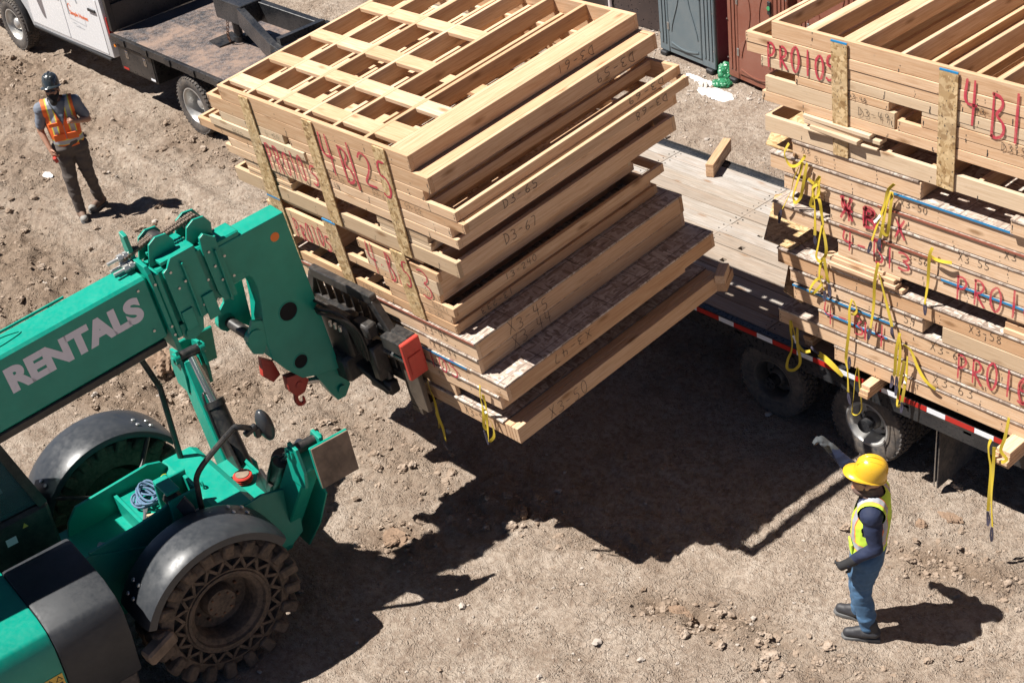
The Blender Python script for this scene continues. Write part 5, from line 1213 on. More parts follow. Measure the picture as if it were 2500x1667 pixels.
# --- outriggers, folded up
def outrigger(sx):
    g = 1.0 if sx > 0 else .90
    X = lambda x: sx*x*g
    B0 = Vector((X(.26), .92, .26)); B1 = Vector((X(1.06), 1.0, 1.60))
    o = part('outrigger_leg', 'machine_green', lambda mb: mb.beam(B0, B1, .24, .15, up=(0, 1, 0), ch=.012))
    mir = Matrix.Identity(4) if sx > 0 else Matrix.Scale(-1, 4, (1, 0, 0))
    for dy in (-.11, .11):
        part('pad_lug', 'machine_green', lambda mb: mb.prism([(0, 0), (.20, .02), (.24, .20), (.18, .40), (.06, .42), (-.02, .2)], .03, Matrix.Translation((X(.93), 1.02+dy+.015, 1.34)) @ mir @ Matrix.Rotation(R(90), 4, 'X')), o, bevel=.004)
        part('pin_boss', 'machine_green', lambda mb: mb.cyl((X(1.02), 1.02+dy*1.35, 1.68), (X(1.02), 1.02+dy*.9, 1.68), .055, n=20), o, True)
        part('pin_head', 'machine_green', lambda mb: mb.cyl((X(1.02), 1.02+dy*1.36, 1.68), (X(1.02), 1.02+dy*1.5, 1.68), .028, n=14), o, True)
    part('pad_pin', 'machine_black', lambda mb: mb.cyl((X(1.02), .92, 1.68), (X(1.02), 1.12, 1.68), .048, n=18), o, True)
    PM = Matrix.Translation((X(1.20), 1.17, 1.55)) @ Matrix.Rotation(sx*R(-9), 4, 'Y')
    p = part('foot_pad', 'machine_green', lambda mb: mb.box((-.03, -.18, -.19), (.0, .18, .19), .008), o, M=PM)
    part('pad_sole', 'worn_plate', lambda mb: mb.box(((.001 if sx > 0 else -.045), -.175, -.185), ((.014 if sx > 0 else -.031), .175, .185), .005), p, M=PM)
    part('leg_cylinder', 'machine_black', lambda mb: (mb.cyl((X(.16), .97, .66), (X(.60), .99, 1.32), .085, n=22), mb.cyl((X(.585), .99, 1.30), (X(.62), .99, 1.35), .095, n=22)), o, True)
    part('cylinder_guard', 'machine_black', lambda mb: mb.obox((X(.30), .90, .92), (.20, .03, .34), (0, sx*R(32), 0), .01), o)
    part('leg_rod', 'cyl_rod', lambda mb: mb.cyl((X(.60), .99, 1.32), (X(.95), 1.02, 1.66), .042, n=16), o, True)
    part('leg_hose', 'hose', lambda mb: mb.tube(cr_path([(X(.30), .90, .80), (X(.45), .89, 1.10), (X(.62), .91, 1.40), (X(.70), .95, 1.42)]), .012, 6), o, True)
    part('leg_shield', 'machine_green', lambda mb: mb.prism([(X(.16), .24), (X(.46), .22), (X(.78), .66), (X(1.04), 1.14), (X(.94), 1.24), (X(.52), .80), (X(.20), .58)], .02, XZ(1.12)), o, bevel=.004)
outrigger(1); outrigger(-1)
part('front_subframe', 'machine_green', lambda mb: (mb.box((-.36, .60, .40), (.36, 1.10, .56), .02), mb.box((-.36, .605, .561), (-.20, 1.10, .80), .01), mb.box((.20, .605, .561), (.36, 1.10, .80), .01)))
# left-hand mast with cylinder (far side of the boom head)
# --- engine hood on the right
hood = part('engine_hood', 'machine_green', lambda mb: mb.prism([(.30, .60), (1.16, .60), (1.20, 1.0), (1.19, 1.24), (1.12, 1.36), (.98, 1.41), (.30, 1.44)], 2.6, XZ(-1.36)), smooth=True, bevel=.02)
part('hood_cover', 'cover_mesh', lambda mb: mb.prism([(.30, .60), (1.165, .60), (1.21, .98), (1.205, 1.22), (1.13, 1.345), (.96, 1.42), (.44, 1.46), (.30, 1.43)], .56, XZ(-.80)), hood, True, .03)
part('cover_base', 'tyre_rubber', lambda mb: mb.box((.32, -3.9, .45), (1.14, -.84, .598), .02), hood)
part('hood_latch', 'trim_black', lambda mb: (mb.obox((1.206, -1.56, .80), (.012, .05, .26), (0, 0, 0), .004), mb.obox((1.203, -1.58, .66), (.02, .16, .05), (0, 0, 0), .008)), hood)
part('latch_grip', 'dot_orange', lambda mb: mb.box((1.2125, -1.585, .82), (1.2165, -1.535, .92)), hood)
part('warning_sticker', 'warn_yellow', lambda mb: mb.box((1.199, -1.52, .90), (1.2035, -1.38, 1.02)), hood)
part('warning_symbol', 'marker_ink', lambda mb: [mb.prism([(y-.028, .965), (y+.028, .965), (y, 1.012)], .0012, YZ(1.2038)) for y in (-1.485, -1.415)] + [mb.box((1.2038, y-.02, .915), (1.205, y+.02, .945)) for y in (-1.485, -1.415)], hood)
part('warning_symbol_fill', 'warn_yellow', lambda mb: [mb.prism([(y-.018, .970), (y+.018, .970), (y, 1.0)], .0012, YZ(1.2055)) for y in (-1.485, -1.415)], hood)
# --- cab
cab = part('cab_body', 'machine_black', lambda mb: mb.box((-1.12, -2.5, .85), (-.24, -.72, 1.42), .03))
part('cab_roof', 'machine_black', lambda mb: mb.box((-1.12, -2.5, 2.46), (-.24, -1.0, 2.56), .04), cab)
for p0, p1 in (((-.27, -.76, 1.42), (-.30, -1.05, 2.47)), ((-1.09, -.76, 1.42), (-1.06, -1.05, 2.47)), ((-.27, -2.45, 1.42), (-.30, -2.4, 2.47)), ((-1.09, -2.45, 1.42), (-1.06, -2.4, 2.47))):
    part('cab_pillar', 'machine_black', lambda mb: mb.beam(p0, p1, .06, .08, up=(0, 1, 0)), cab)
b = NB('cab_glass'); b.set('Base Color', (.25, .42, .42)); b.set('Roughness', .04); b.set('Transmission Weight', .85); b.set('IOR', 1.1)
part('side_window', 'cab_glass', lambda mb: mb.prism([(-.80, 1.44), (-2.40, 1.44), (-2.38, 2.45), (-1.07, 2.45)], .006, YZ(-.275)), cab)
part('windscreen', 'cab_glass', lambda mb: mb.add([(-.31, -.765, 1.44), (-1.05, -.765, 1.44), (-1.03, -1.05, 2.45), (-.33, -1.05, 2.45)], [(0, 1, 2, 3)]), cab)
part('seat', 'trim_black', lambda mb: (mb.box((-.92, -1.95, 1.30), (-.44, -1.45, 1.45), .05), mb.box((-.90, -2.1, 1.45), (-.46, -1.96, 2.1), .05)), cab)
part('dashboard', 'trim_black', lambda mb: mb.prism([(-.78, 1.43), (-1.12, 1.43), (-1.10, 1.56), (-.84, 1.62)], .7, YZ(-1.03)), cab)
part('paper_sheet', 'label_white', lambda mb: mb.add([(-.36, -1.0, 1.62), (-.36, -1.30, 1.60), (-.60, -1.30, 1.66), (-.60, -1.0, 1.68)], [(0, 1, 2, 3)]), cab)
part('steering_wheel', 'trim_black', lambda mb: mb.tube([(-.68+.17*math.cos(a), -1.2+.12*math.sin(a), 1.78+.12*math.sin(a)) for a in [i*math.pi/10 for i in range(20)]], .014, 6, True), cab, True)
part('cab_sticker', 'decal_white', lambda mb: mb.box((-.2385, -1.14, 1.20), (-.237, -1.05, 1.27)), cab)
part('cab_sticker_yellow', 'warn_yellow', lambda mb: mb.prism([(-.98, 1.30), (-.93, 1.30), (-.955, 1.345)], .001, YZ(-.2385)), cab)
# --- boom
BA = R(5.4)
BM = Matrix.Translation((.15, 0, 2.647)) @ Matrix.Rotation(BA, 4, 'X')      # boom space: x across, y along, z up from its underside
boom = part('boom', 'machine_green', lambda mb: mb.box((-.15, -4.6, 0), (.15, .46, .58), .022), M=BM)
part('boom_tray', 'machine_black', lambda mb: mb.box((-.10, -4.5, -.075), (.148, .42, -.002), .01), boom, M=BM)
def rib(mb):
    mb.ribbon(cr_path([(-.10, -2.2, .583), (-.10, -1.2, .583), (-.09, -.72, .583), (-.02, -.52, .583), (.02, -.66, .583), (.03, -.9, .583)], 6), (0, 0, 1), .012, .012)
    mb.box((-.148, -3.2, .581), (-.135, -.1, .60)); mb.tube(cr_path([(.10, -2, .585), (.10, -1.0, .585), (.10, -.86, .60), (.10, -.84, .585)]), .012, 6)
part('boom_weld_rib', 'machine_green', rib, boom, True, M=BM)
def flange(mb):
    mb.prism([(-.20, -.14), (.19, -.14), (.19, .60), (.16, .66), (-.03, .66), (-.03, .86), (-.10, .88), (-.14, .66), (-.20, .60)], .035, XZ(.50) )
part('boom_collar', 'machine_green', flange, boom, bevel=.005, M=BM)
part('collar_plate', 'machine_green', lambda mb: (mb.box((-.19, .505, -.05), (.175, .56, .57), .012),), boom, M=BM)
def br2(mb):
    for x in (.150, -.18): mb.prism([(.585, .54), (.625, .56), (.68, .63), (.885, .63), (.90, .03), (.64, .02), (.59, .07)], .03, YZ(x))
    mb.box((-.149, .60, .585), (.149, .90, .615)); mb.box((.181, .735, .04), (.212, .753, .56), .004); mb.box((.181, .80, -.03), (.20, .90, .20), .004); mb.box((.181, .60, -.02), (.195, .70, .16), .004)
part('boom_bracket', 'machine_green', br2, boom, bevel=.004, M=BM)
part('mid_boom', 'machine_green', lambda mb: mb.box((-.12, .45, .04), (.12, 1.0, .55), .015), boom, M=BM)
def br3(mb):
    for x in (.125, -.155): mb.prism([(.945, .53), (.96, .64), (1.0, .66), (1.08, .585), (1.10, .03), (.985, .03), (.955, .13)], .03, YZ(x))
    mb.box((-.124, .96, .545), (.124, 1.10, .575)); mb.box((.156, 1.03, .02), (.186, 1.048, .50), .004)
part('boom_bracket', 'machine_green', br3, boom, bevel=.004, M=BM)
part('inner_boom', 'machine_green', lambda mb: mb.box((-.10, .9, .08), (.10, 1.30, .51), .012), boom, M=BM)
# chains and sheaves over the top
def chain(mb, y0, y1, z0, z1, xs):
    n = 22
    for x in xs:
        for k in range(n):
            a = k/n; c = (k+.8)/n
            mb.beam((x+.006*(k % 2), y0+(y1-y0)*a, z0+(z1-z0)*a), (x+.006*(k % 2), y0+(y1-y0)*c, z0+(z1-z0)*c), .034, .03, ch=.004)
part('chain', 'chain_link', lambda mb: chain(mb, .40, .70, .68, .74, (-.085, -.045)), boom, M=BM)
part('chain', 'chain_link', lambda mb: chain(mb, .66, 1.06, .70, .735, (-.075, -.03)), boom, M=BM)
for y, z in ((.70, .68), (1.03, .655)):
    part('sheave', 'machine_black', lambda mb: mb.cyl((-.12, y, z), (.01, y, z), .075, n=22), boom, True, M=BM)
    for x in (-.14, .03): part('sheave_cheek', 'machine_green', lambda mb: mb.prism([(y-.16, .56), (y-.10, z+.06), (y-.03, z+.095), (y+.06, z+.08), (y+.10, z), (y+.08, .56)], .02, YZ(x)), boom, bevel=.003, M=BM)
for x, z in ((-.06, .63), (.0, .63), (-.06, .70)):
    part('anchor_bolt', 'bolt', lambda mb: (mb.cyl((x, .28, z), (x, .48, z), .014, n=10), mb.cyl((x, .37, z), (x, .41, z), .030, n=6), mb.cyl((x, .42, z), (x, .45, z), .030, n=6)), boom, True, M=BM)
for x, y, z in ((.191, .49, .50), (.191, .49, .10), (.191, .49, .02), (.181, .64, .52), (.181, .66, .36), (.181, .90, .30), (.181, .92, .10), (.181, .80, .12), (.157, .99, .5), (.157, 1.0, .36), (.157, 1.1, .40), (.157, 1.12, .2), (.157, 1.02, .22), (.151, .36, .50), (.151, .36, .12), (.197, .72, .40)):
    part('boom_bolt', 'bolt', lambda mb: mb.cyl((x, y, z), (x+.008, y, z), .011, n=8), boom, M=BM)
part('cylinder_pin', 'machine_green', lambda mb: (mb.prism([(.56, .04), (.78, .04), (.74, -.10), (.64, -.14), (.57, -.10)], .05, YZ(.10)), mb.cyl((.06, .64, -.06), (.17, .64, -.06), .055, n=20)), boom, True, M=BM)
# nose (in machine space)
nose_poly = [(1.00, 3.21), (1.655, 3.262), (1.735, 2.68), (1.865, 1.63), (1.67, 1.665), (1.50, 1.715), (1.37, 1.87), (1.27, 2.03), (1.25, 2.2), (1.255, 2.36), (1.285, 2.55), (1.29, 2.72), (1.265, 2.83), (1.20, 2.905), (1.10, 2.935), (1.0, 2.93)]
nose = part('boom_nose', 'machine_green', lambda mb: mb.prism(nose_poly, .20, YZ(.06)), boom, bevel=.012)
def cheek(mb):
    mb.prism([(1.26, 2.42), (1.25, 2.2), (1.20, 2.12), (1.12, 2.16), (1.08, 2.28), (1.13, 2.38), (1.17, 2.46)], .03, YZ(.232)); mb.cyl((.20, 1.165, 2.30), (.275, 1.165, 2.30), .075, n=22)
part('link_boss', 'machine_green', cheek, nose, True)
part('far_cheek', 'machine_green', lambda mb: mb.prism([(1.30, 2.9), (1.12, 2.75), (1.10, 2.55), (1.02, 2.47), (1.0, 2.36), (1.06, 2.28), (1.20, 2.30), (1.3, 2.2)], .03, YZ(-.06)), nose, bevel=.004)
part('link_pin', 'machine_black', lambda mb: (mb.cyl((-.08, 1.10, 2.36), (.20, 1.14, 2.32), .05, n=18),), nose, True)
part('link_boss', 'machine_green', lambda mb: mb.cyl((-.09, 1.08, 2.37), (-.03, 1.08, 2.37), .08, n=20), nose, True)
for y, z, r in ((1.505, 2.39, .088), (1.515, 1.885, .068)):
    part('nose_opening', 'void_black', lambda mb: mb.lathe([(r, .0012), (r*.5, .0012), (.001, .0012)], 30, Matrix.Translation((.26, y, z)) @ Matrix.Rotation(R(90), 4, 'Y')), nose)
    part('opening_rim', 'machine_green', lambda mb: mb.tube([(.2605, y+r*math.cos(a), z+r*math.sin(a)) for a in [i*math.pi/14 for i in range(28)]], .006, 6, True), nose, True)
part('orange_dot', 'dot_orange', lambda mb: mb.lathe([(.040, .0015), (.001, .0015)], 24, Matrix.Translation((.26, 1.535, 3.085)) @ Matrix.Rotation(R(90), 4, 'Y')), nose)
part('nose_foot', 'machine_green', lambda mb: mb.prism([(1.62, 1.70), (1.88, 1.66), (1.95, 1.40), (1.88, 1.30), (1.80, 1.30), (1.74, 1.42)], .12, YZ(.10)), nose, bevel=.008)
part('foot_pin', 'machine_green', lambda mb: mb.cyl((.215, 1.85, 1.40), (.245, 1.85, 1.40), .04, n=18), nose, True)
part('tilt_rod', 'cyl_rod', lambda mb: mb.cyl((.16, 1.50, 1.62), (.16, 1.80, 1.52), .03, n=14), nose, True)
# red hook
hk = part('hook_block', 'guard_red', lambda mb: (mb.prism([(1.24, 1.98), (1.34, 1.90), (1.38, 1.74), (1.30, 1.70), (1.22, 1.80)], .06, YZ(.04)), mb.prism([(1.36, 1.78), (1.50, 1.76), (1.56, 1.66), (1.50, 1.56), (1.42, 1.55), (1.36, 1.64)], .08, YZ(.16)), mb.cyl((.15, 1.46, 1.66), (.25, 1.46, 1.66), .035, n=16)), nose, True, .008)
part('hook', 'guard_red', lambda mb: mb.tube(cr_path([(.20, 1.43, 1.58), (.20, 1.42, 1.50), (.20, 1.45, 1.44), (.20, 1.49, 1.45), (.20, 1.49, 1.50)]), [.022]*10+[.018]*6+[.012]*5, 8), hk, True)
# lettering on the boom
cu = bpy.data.curves.new('boom_text', 'FONT'); cu.body = 'RENTALS'; cu.size = .275; cu.offset = .016; cu.space_character = .98; cu.resolution_u = 6
tmp = bpy.data.objects.new('tmp', cu); COL.objects.link(tmp); dg = bpy.context.evaluated_depsgraph_get(); me = bpy.data.meshes.new_from_object(tmp.evaluated_get(dg)); bpy.data.objects.remove(tmp)
me.materials.clear(); xs = [v.co.x for v in me.vertices]; sc_x = 1.13/(max(xs)-min(xs)); ys = [v.co.y for v in me.vertices]; sc_y = .222/(max(ys)-min(ys))
link('boom_lettering', me, 'decal_white', boom, M=BM @ frame((.1518, -.795, .270), (0, 1, 0), (0, 0, 1)) @ Matrix.Diagonal((sc_x, sc_y, 1, 1)))
# --- fork carriage (sits square to the load)
CM = MI @ LM
def cpart(name, mat, fn, parent=None, smooth=False, bevel=0.0): return part(name, mat, fn, parent, smooth, bevel, M=CM)
def carr(mb):
    mb.box((-2.12, -.15, -1.90), (-.55, -.05, -1.79), .01); mb.box((-2.12, -.14, -2.36), (-.62, -.06, -2.26), .01)
    for x in (-2.1, -1.75, -1.35, -.95, -.68): mb.box((x, -.13, -2.262), (x+.07, -.07, -1.898), .006)
car = cpart('fork_carriage', 'machine_black', carr)
def rest(mb):
    mb.beam((-1.78, -.13, -1.54), (-.90, -.13, -1.54), .07, .10, ch=.008)
    for k in range(7): mb.beam((-1.74+.125*k, -.12, -1.59), (-1.74+.125*k, -.12, -1.83), .05, .012, up=(1, 0, 0))
    mb.beam((-.93, -.13, -1.56), (-.78, -.13, -1.84), .07, .08, ch=.006); mb.beam((-1.77, -.13, -1.56), (-1.92, -.13, -1.84), .07, .08, ch=.006)
cpart('load_backrest', 'machine_black', rest, car)
cpart('side_box', 'machine_black', lambda mb: mb.box((-.80, -.24, -1.93), (-.545, -.06, -1.80), .008), car)
cpart('red_end_guard', 'guard_red', lambda mb: (mb.box((-.545, -.245, -2.16), (-.50, -.055, -1.795), .008), mb.box((-.499, -.22, -2.10), (-.49, -.08, -1.93), .006)), car)
cpart('fork_shank', 'fork_steel', lambda mb: (mb.box((-.80, -.145, -2.60), (-.56, -.098, -2.06), .008),), car)
cpart('fork_shank', 'fork_steel', lambda mb: (mb.box((-2.1, -.145, -2.60), (-1.95, -.098, -1.9), .008),), car)
for xa, xb in ((-.80, -.66), (-2.1, -1.96)): cpart('fork_blade', 'fork_steel', lambda mb: mb.prism([(-.145, -2.66), (-.145, -2.60), (-.05, -2.60), (1.22, -2.605), (1.22, -2.615), (0, -2.66)], xb-xa, YZ(xa)), car)
cpart('fork_rail', 'cyl_rod', lambda mb: mb.cyl((-2.1, -.17, -2.04), (-.55, -.17, -2.04), .028, n=14), car, True)
def quick(mb):
    mb.box((-1.60, -.34, -2.15), (-1.18, -.14, -1.75), .03); mb.cyl((-1.62, -.30, -1.72), (-1.10, -.30, -1.72), .05, n=18); mb.box((-1.55, -.42, -2.38), (-1.22, -.16, -2.12), .03); mb.cyl((-1.05, -.26, -1.80), (-.98, -.24, -2.2), .05, n=16); mb.cyl((-.98, -.22, -2.0), (-.92, -.2, -2.32), .035, n=14)
    mb.box((-1.10, -.30, -1.86), (-.88, -.18, -1.72), .02); mb.box((-1.2, -.25, -2.5), (-.9, -.14, -2.36), .02); mb.box((-1.0, -.30, -2.30), (-.90, -.16, -1.95), .015); mb.beam((-1.3, -.28, -2.2), (-.92, -.22, -2.45), .10, .06, ch=.008)
cpart('quick_coupler', 'machine_black', quick, car, True)
rr = random.Random(4)
for k in range(7):
    p = [(-1.55+.03*k, -.36, -1.62), (-1.45+.05*k, -.40-.02*k, -1.55+rr.uniform(-.05, .05)), (-1.25+.04*k, -.40, -1.58+rr.uniform(-.06, .03)), (-1.12+.03*k, -.33, -1.78), (-1.10+.02*k, -.30, -2.05+rr.uniform(-.1, .1))]
    cpart('hydraulic_hose', 'hose', lambda mb: mb.tube(cr_path(p), .013, 7), car, True)
cpart('hose_fitting', 'bolt', lambda mb: [mb.cyl((-1.3+.07*k, -.38, -1.80), (-1.29+.07*k, -.38, -1.75), .016, n=8) for k in range(3)], car)['kind'] = 'stuff'
cpart('hose_sleeve', 'guard_red', lambda mb: mb.tube(cr_path([(-1.5, -.38, -1.64), (-1.42, -.42, -1.60), (-1.36, -.41, -1.63)]), .017, 7), car, True)
# --- mirror, grab bar, hoses, tools
mir = part('mirror_arm', 'machine_black', lambda mb: mb.tube(cr_path([(.62, .20, 1.12), (.66, .20, 1.48), (.70, .24, 1.70), (.86, .52, 2.02), (.90, .57, 2.05), (.90, .66, 1.99)], 6), .024, 9), None, True)
part('mirror_bracket', 'machine_black', lambda mb: (mb.obox((.90, .66, 1.97), (.05, .12, .05), (.3, 0, 0), .01), mb.obox((.90, .71, 1.93), (.06, .05, .10), (0, 0, 0), .01)), mir)
part('mirror_head', 'fender_plastic', lambda mb: mb.sphere((0, 0, 0), (.085, .062, .155), 20, 12, Matrix.Translation((.90, .79, 1.95)) @ Matrix.Rotation(R(8), 4, 'X')), mir, 'full')
part('cab_grab_bar', 'machine_black', lambda mb: mb.tube([(-.30, .47, .80), (-.30, .47, 1.9), (-.30, .30, 2.55)], .026, 9), None, True)
part('hose_bundle', 'hose', lambda mb: [mb.tube(cr_path([(-.1+.03*k, .0, 2.55), (-.2+.02*k, .25, 2.45-.05*k), (-.12+.03*k, .42, 2.55)]), .012, 6) for k in range(3)], boom, True)['kind'] = 'stuff'
# things lying in the tub and on the deck
def mthing(name, label, cat, mat, fn, loc, smooth=False):
    mb = MB(); fn(mb); o = mb.build(name, mat, None, smooth); o.matrix_world = MM @ Matrix.Translation(loc); return tag(o, label, cat)
def coil(mb):
    r2 = random.Random(8)
    for k in range(9):
        cx, cy = r2.uniform(-.05, .05), r2.uniform(-.04, .04); rx, ry = r2.uniform(.08, .15), r2.uniform(.06, .11); z = .012*k+.01; ph = r2.uniform(0, 3)
        mb.tube([(cx+rx*math.cos(a), cy+ry*math.sin(a), z+.018*math.sin(2*a+ph)) for a in [i*math.pi/12 for i in range(24)]], .0095, 6, True)
mthing('rope_coil', 'tangled blue rope coil lying in the telehandler tub', 'rope', 'rope_blue', coil, (.02, .0, 1.128), True)
mthing('yellow_sling', 'crumpled lime sling beside the blue rope', 'sling', 'hivis_yellow', lambda mb: [mb.ribbon(cr_path([(.0+.03*k, .02*k, .01), (.05, .06+.02*k, .05+.02*k), (.12-.02*k, .02, .06), (.16, .08, .02)]), (0, 0, 1), .03, .004) for k in range(4)], (-.12, .10, 1.13), True)
ham = thing('hammer', 'claw hammer with pale handle lying in the telehandler tub', 'hammer', MM @ Matrix.Translation((.20, -.10, 1.14)) @ Matrix.Rotation(R(60), 4, 'Z'))
mb = MB(); mb.cyl((-.02, 0, .01), (.26, 0, .015), .014, .012, n=8); mb.build('handle', 'lumber', ham, True)
mb = MB(); mb.cyl((-.03, -.06, .015), (-.03, .03, .015), .017, n=10); mb.prism([(-.045, .03), (-.015, .03), (-.01, .09), (-.05, .085)], .012, Matrix.Translation((0, 0, .01))); mb.build('head', 'steel', ham, True)
mthing('steel_comb', 'small metal grate scraper lying by the hammer', 'scraper', 'steel', lambda mb: [mb.box((.012*k, 0, 0), (.012*k+.006, .07, .008)) for k in range(9)], (.30, -.05, 1.128))['kind'] = 'thing'
mthing('grease_gun', 'grey grease gun lying in the bottom of the telehandler tub', 'grease gun', 'steel', lambda mb: (mb.cyl((0, 0, .03), (.24, .14, .04), .03, n=14), mb.cyl((.24, .14, .04), (.34, .20, .05), .012, n=8)), (.06, -.52, .982), True)
def clutter(mb):
    r2 = random.Random(12)
    for k in range(14):
        p = [(r2.uniform(0, .25), r2.uniform(0, .2), r2.uniform(.01, .06)) for _ in range(4)]; mb.tube(cr_path(p, 4), r2.uniform(.005, .011), 6)
mthing('tool_cables', 'heap of small cables and shackles in the telehandler tub', 'cables', 'steel', clutter, (.18, -.42, .985), True)
reel = thing('line_reel', 'red chalk line reel resting on the front deck of the telehandler', 'reel', MM @ Matrix.Translation((.03, .84, .862)))
mb = MB(); mb.cyl((0, 0, .0), (0, 0, .07), .075, n=24); mb.build('body', 'guard_red', reel, True)
mb = MB(); mb.cyl((0, 0, .07), (0, 0, .078), .06, n=24); mb.build('cap', 'worn_plate', reel, True)
mb = MB(); [mb.tube([(.078*math.cos(a), .078*math.sin(a), .02+.02*k) for a in [i*math.pi/12 for i in range(24)]], .008, 6, True) for k in range(3)]; mb.build('line', 'guard_red', reel, True)
mthing('wood_chock', 'dirty wooden block wedged behind the front wheel of the telehandler', 'block', 'worn_plate', lambda mb: mb.obox((0, 0, .0), (.12, .28, .14), (.25, .1, .2), .02), (1.16, -.62, .72))
# ------------------------------------------------------------------ people
def capsule(mb, p0, p1, r0, r1=None, n=14, k=5):
    """closed tapered limb with round ends; radii may be (across, along) pairs"""
    r1 = r0 if r1 is None else r1
    p0 = Vector(p0); p1 = Vector(p1); d = (p1-p0); L = d.length; d = d.normalized() if L > 1e-6 else Vector((0, 0, 1))
    a = Vector((0, 1, 0)) if abs(d.y) < .9 else Vector((1, 0, 0)); x = a.cross(d).normalized() if abs(d.z) < .95 else Vector((1, 0, 0)); x = (x-d*x.dot(d)).normalized(); y = d.cross(x)
    rad = lambda r: r if isinstance(r, tuple) else (r, r)
    a0, b0 = rad(r0); a1, b1 = rad(r1); vs = [tuple(p0-d*(a0+b0)/2)]; rings = []
    for j in range(k):
        t = -math.pi/2+(j+1)*(math.pi/2)/k; rings.append((p0+d*math.sin(t)*(a0+b0)/2, a0*math.cos(t), b0*math.cos(t)))
    for j in range(k):
        t = j*(math.pi/2)/k; rings.append((p1+d*math.sin(t)*(a1+b1)/2, a1*math.cos(t), b1*math.cos(t)))
    for c, ra, rb in rings:
        for i in range(n):
            th = 2*math.pi*i/n; vs.append(tuple(c+x*math.cos(th)*ra+y*math.sin(th)*rb))
    vs.append(tuple(p1+d*(a1+b1)/2)); e = len(vs)-1; m = len(rings); fs = []
    for i in range(n): fs.append((0, 1+(i+1) % n, 1+i))
    for j in range(m-1):
        for i in range(n): fs.append((1+j*n+i, 1+j*n+(i+1) % n, 1+(j+1)*n+(i+1) % n, 1+(j+1)*n+i))
    for i in range(n): fs.append((e, 1+(m-1)*n+i, 1+(m-1)*n+(i+1) % n))
    mb.add(vs, fs)
def fuse(name, fn, mat, parent, vox=.009, smooth=6, cut=None, matfn=None, wrinkle=None):
    """overlapping blobs fused into one continuous surface"""
    mb = MB(); fn(mb); me = mb.mesh('tmp'); o = bpy.data.objects.new('tmp', me); COL.objects.link(o)
    bm = bmesh.new(); bm.from_mesh(me); bmesh.ops.recalc_face_normals(bm, faces=bm.faces); bm.to_mesh(me); bm.free()
    m = o.modifiers.new('r', 'REMESH'); m.mode = 'VOXEL'; m.voxel_size = vox; m.adaptivity = 0
    s = o.modifiers.new('s', 'SMOOTH'); s.factor = .5; s.iterations = smooth
    dg = bpy.context.evaluated_depsgraph_get(); me2 = bpy.data.meshes.new_from_object(o.evaluated_get(dg)); bpy.data.objects.remove(o)
    bm = bmesh.new(); bm.from_mesh(me2)
    if wrinkle:
        bm.normal_update(); V = np.array([v.co[:] for v in bm.verts]); w_ = wrinkle(V)
        for v, k in zip(bm.verts, w_): v.co += v.normal*float(k)
    if cut:
        dead = [f for f in bm.faces if cut(f.calc_center_median(), f.normal)]
        bmesh.ops.delete(bm, geom=dead, context='FACES')
    bm.to_mesh(me2); bm.free(); me2.materials.clear()
    ob = link(name, me2, mat, parent, 'full')
    if matfn:
        me2.polygons.foreach_set('material_index', [matfn(p.center) for p in me2.polygons])
    return ob
def fold(amp, sx, sz, seed):
    def f(V):
        return amp*(fbm(V[:, 0]*sx+V[:, 1]*sx*.8+3*seed, V[:, 2]*sz+V[:, 1]*3, 1.0, 3, 200+seed))*2
    return f
for n_, c_ in (('skin_tan', (.40, .21, .13)), ('skin_brown', (.36, .19, .125))): plain(n_, c_, .55, .08, 14)
plain('denim', (.055, .125, .225), .85, .35, 26, .2); plain('work_trousers', (.085, .07, .062), .85, .25, 30, .2); plain('navy_cloth', (.012, .02, .055), .8, .3, 14); plain('grey_tee', (.16, .18, .22), .85, .12, 14)
plain('vest_lime', (.52, .72, .06), .7, .06, 10); plain('vest_orange', (.82, .155, .03), .7, .08, 10); plain('reflective', (.36, .38, .41), .45, .1, 12); plain('trim_orange', (.85, .22, .06), .7); plain('trim_yellow', (.70, .68, .08), .7)
plain('boot_dark', (.03, .03, .034), .6, .3, 20); plain('boot_brown', (.16, .10, .07), .75, .4, 18); plain('sole_grey', (.12, .12, .12), .8); plain('toe_pale', (.26, .25, .23), .7, .3); plain('beard_black', (.012, .010, .010), .8, .4, 60, .5); plain('gaiter', (.10, .062, .05), .85, .6, 18, .2)
paint('helmet_yellow', (.72, .42, .02), .3, .05, coat=.3, var=.03); paint('helmet_dark', (.022, .032, .038), .22, .1, coat=.4, var=.05); plain('glove_black', (.018, .018, .02), .8, .3, 30); plain('glove_grey', (.055, .062, .068), .8, .3); plain('lens_dark', (.01, .01, .012), .1); plain('lens_clear', (.25, .22, .2), .1)
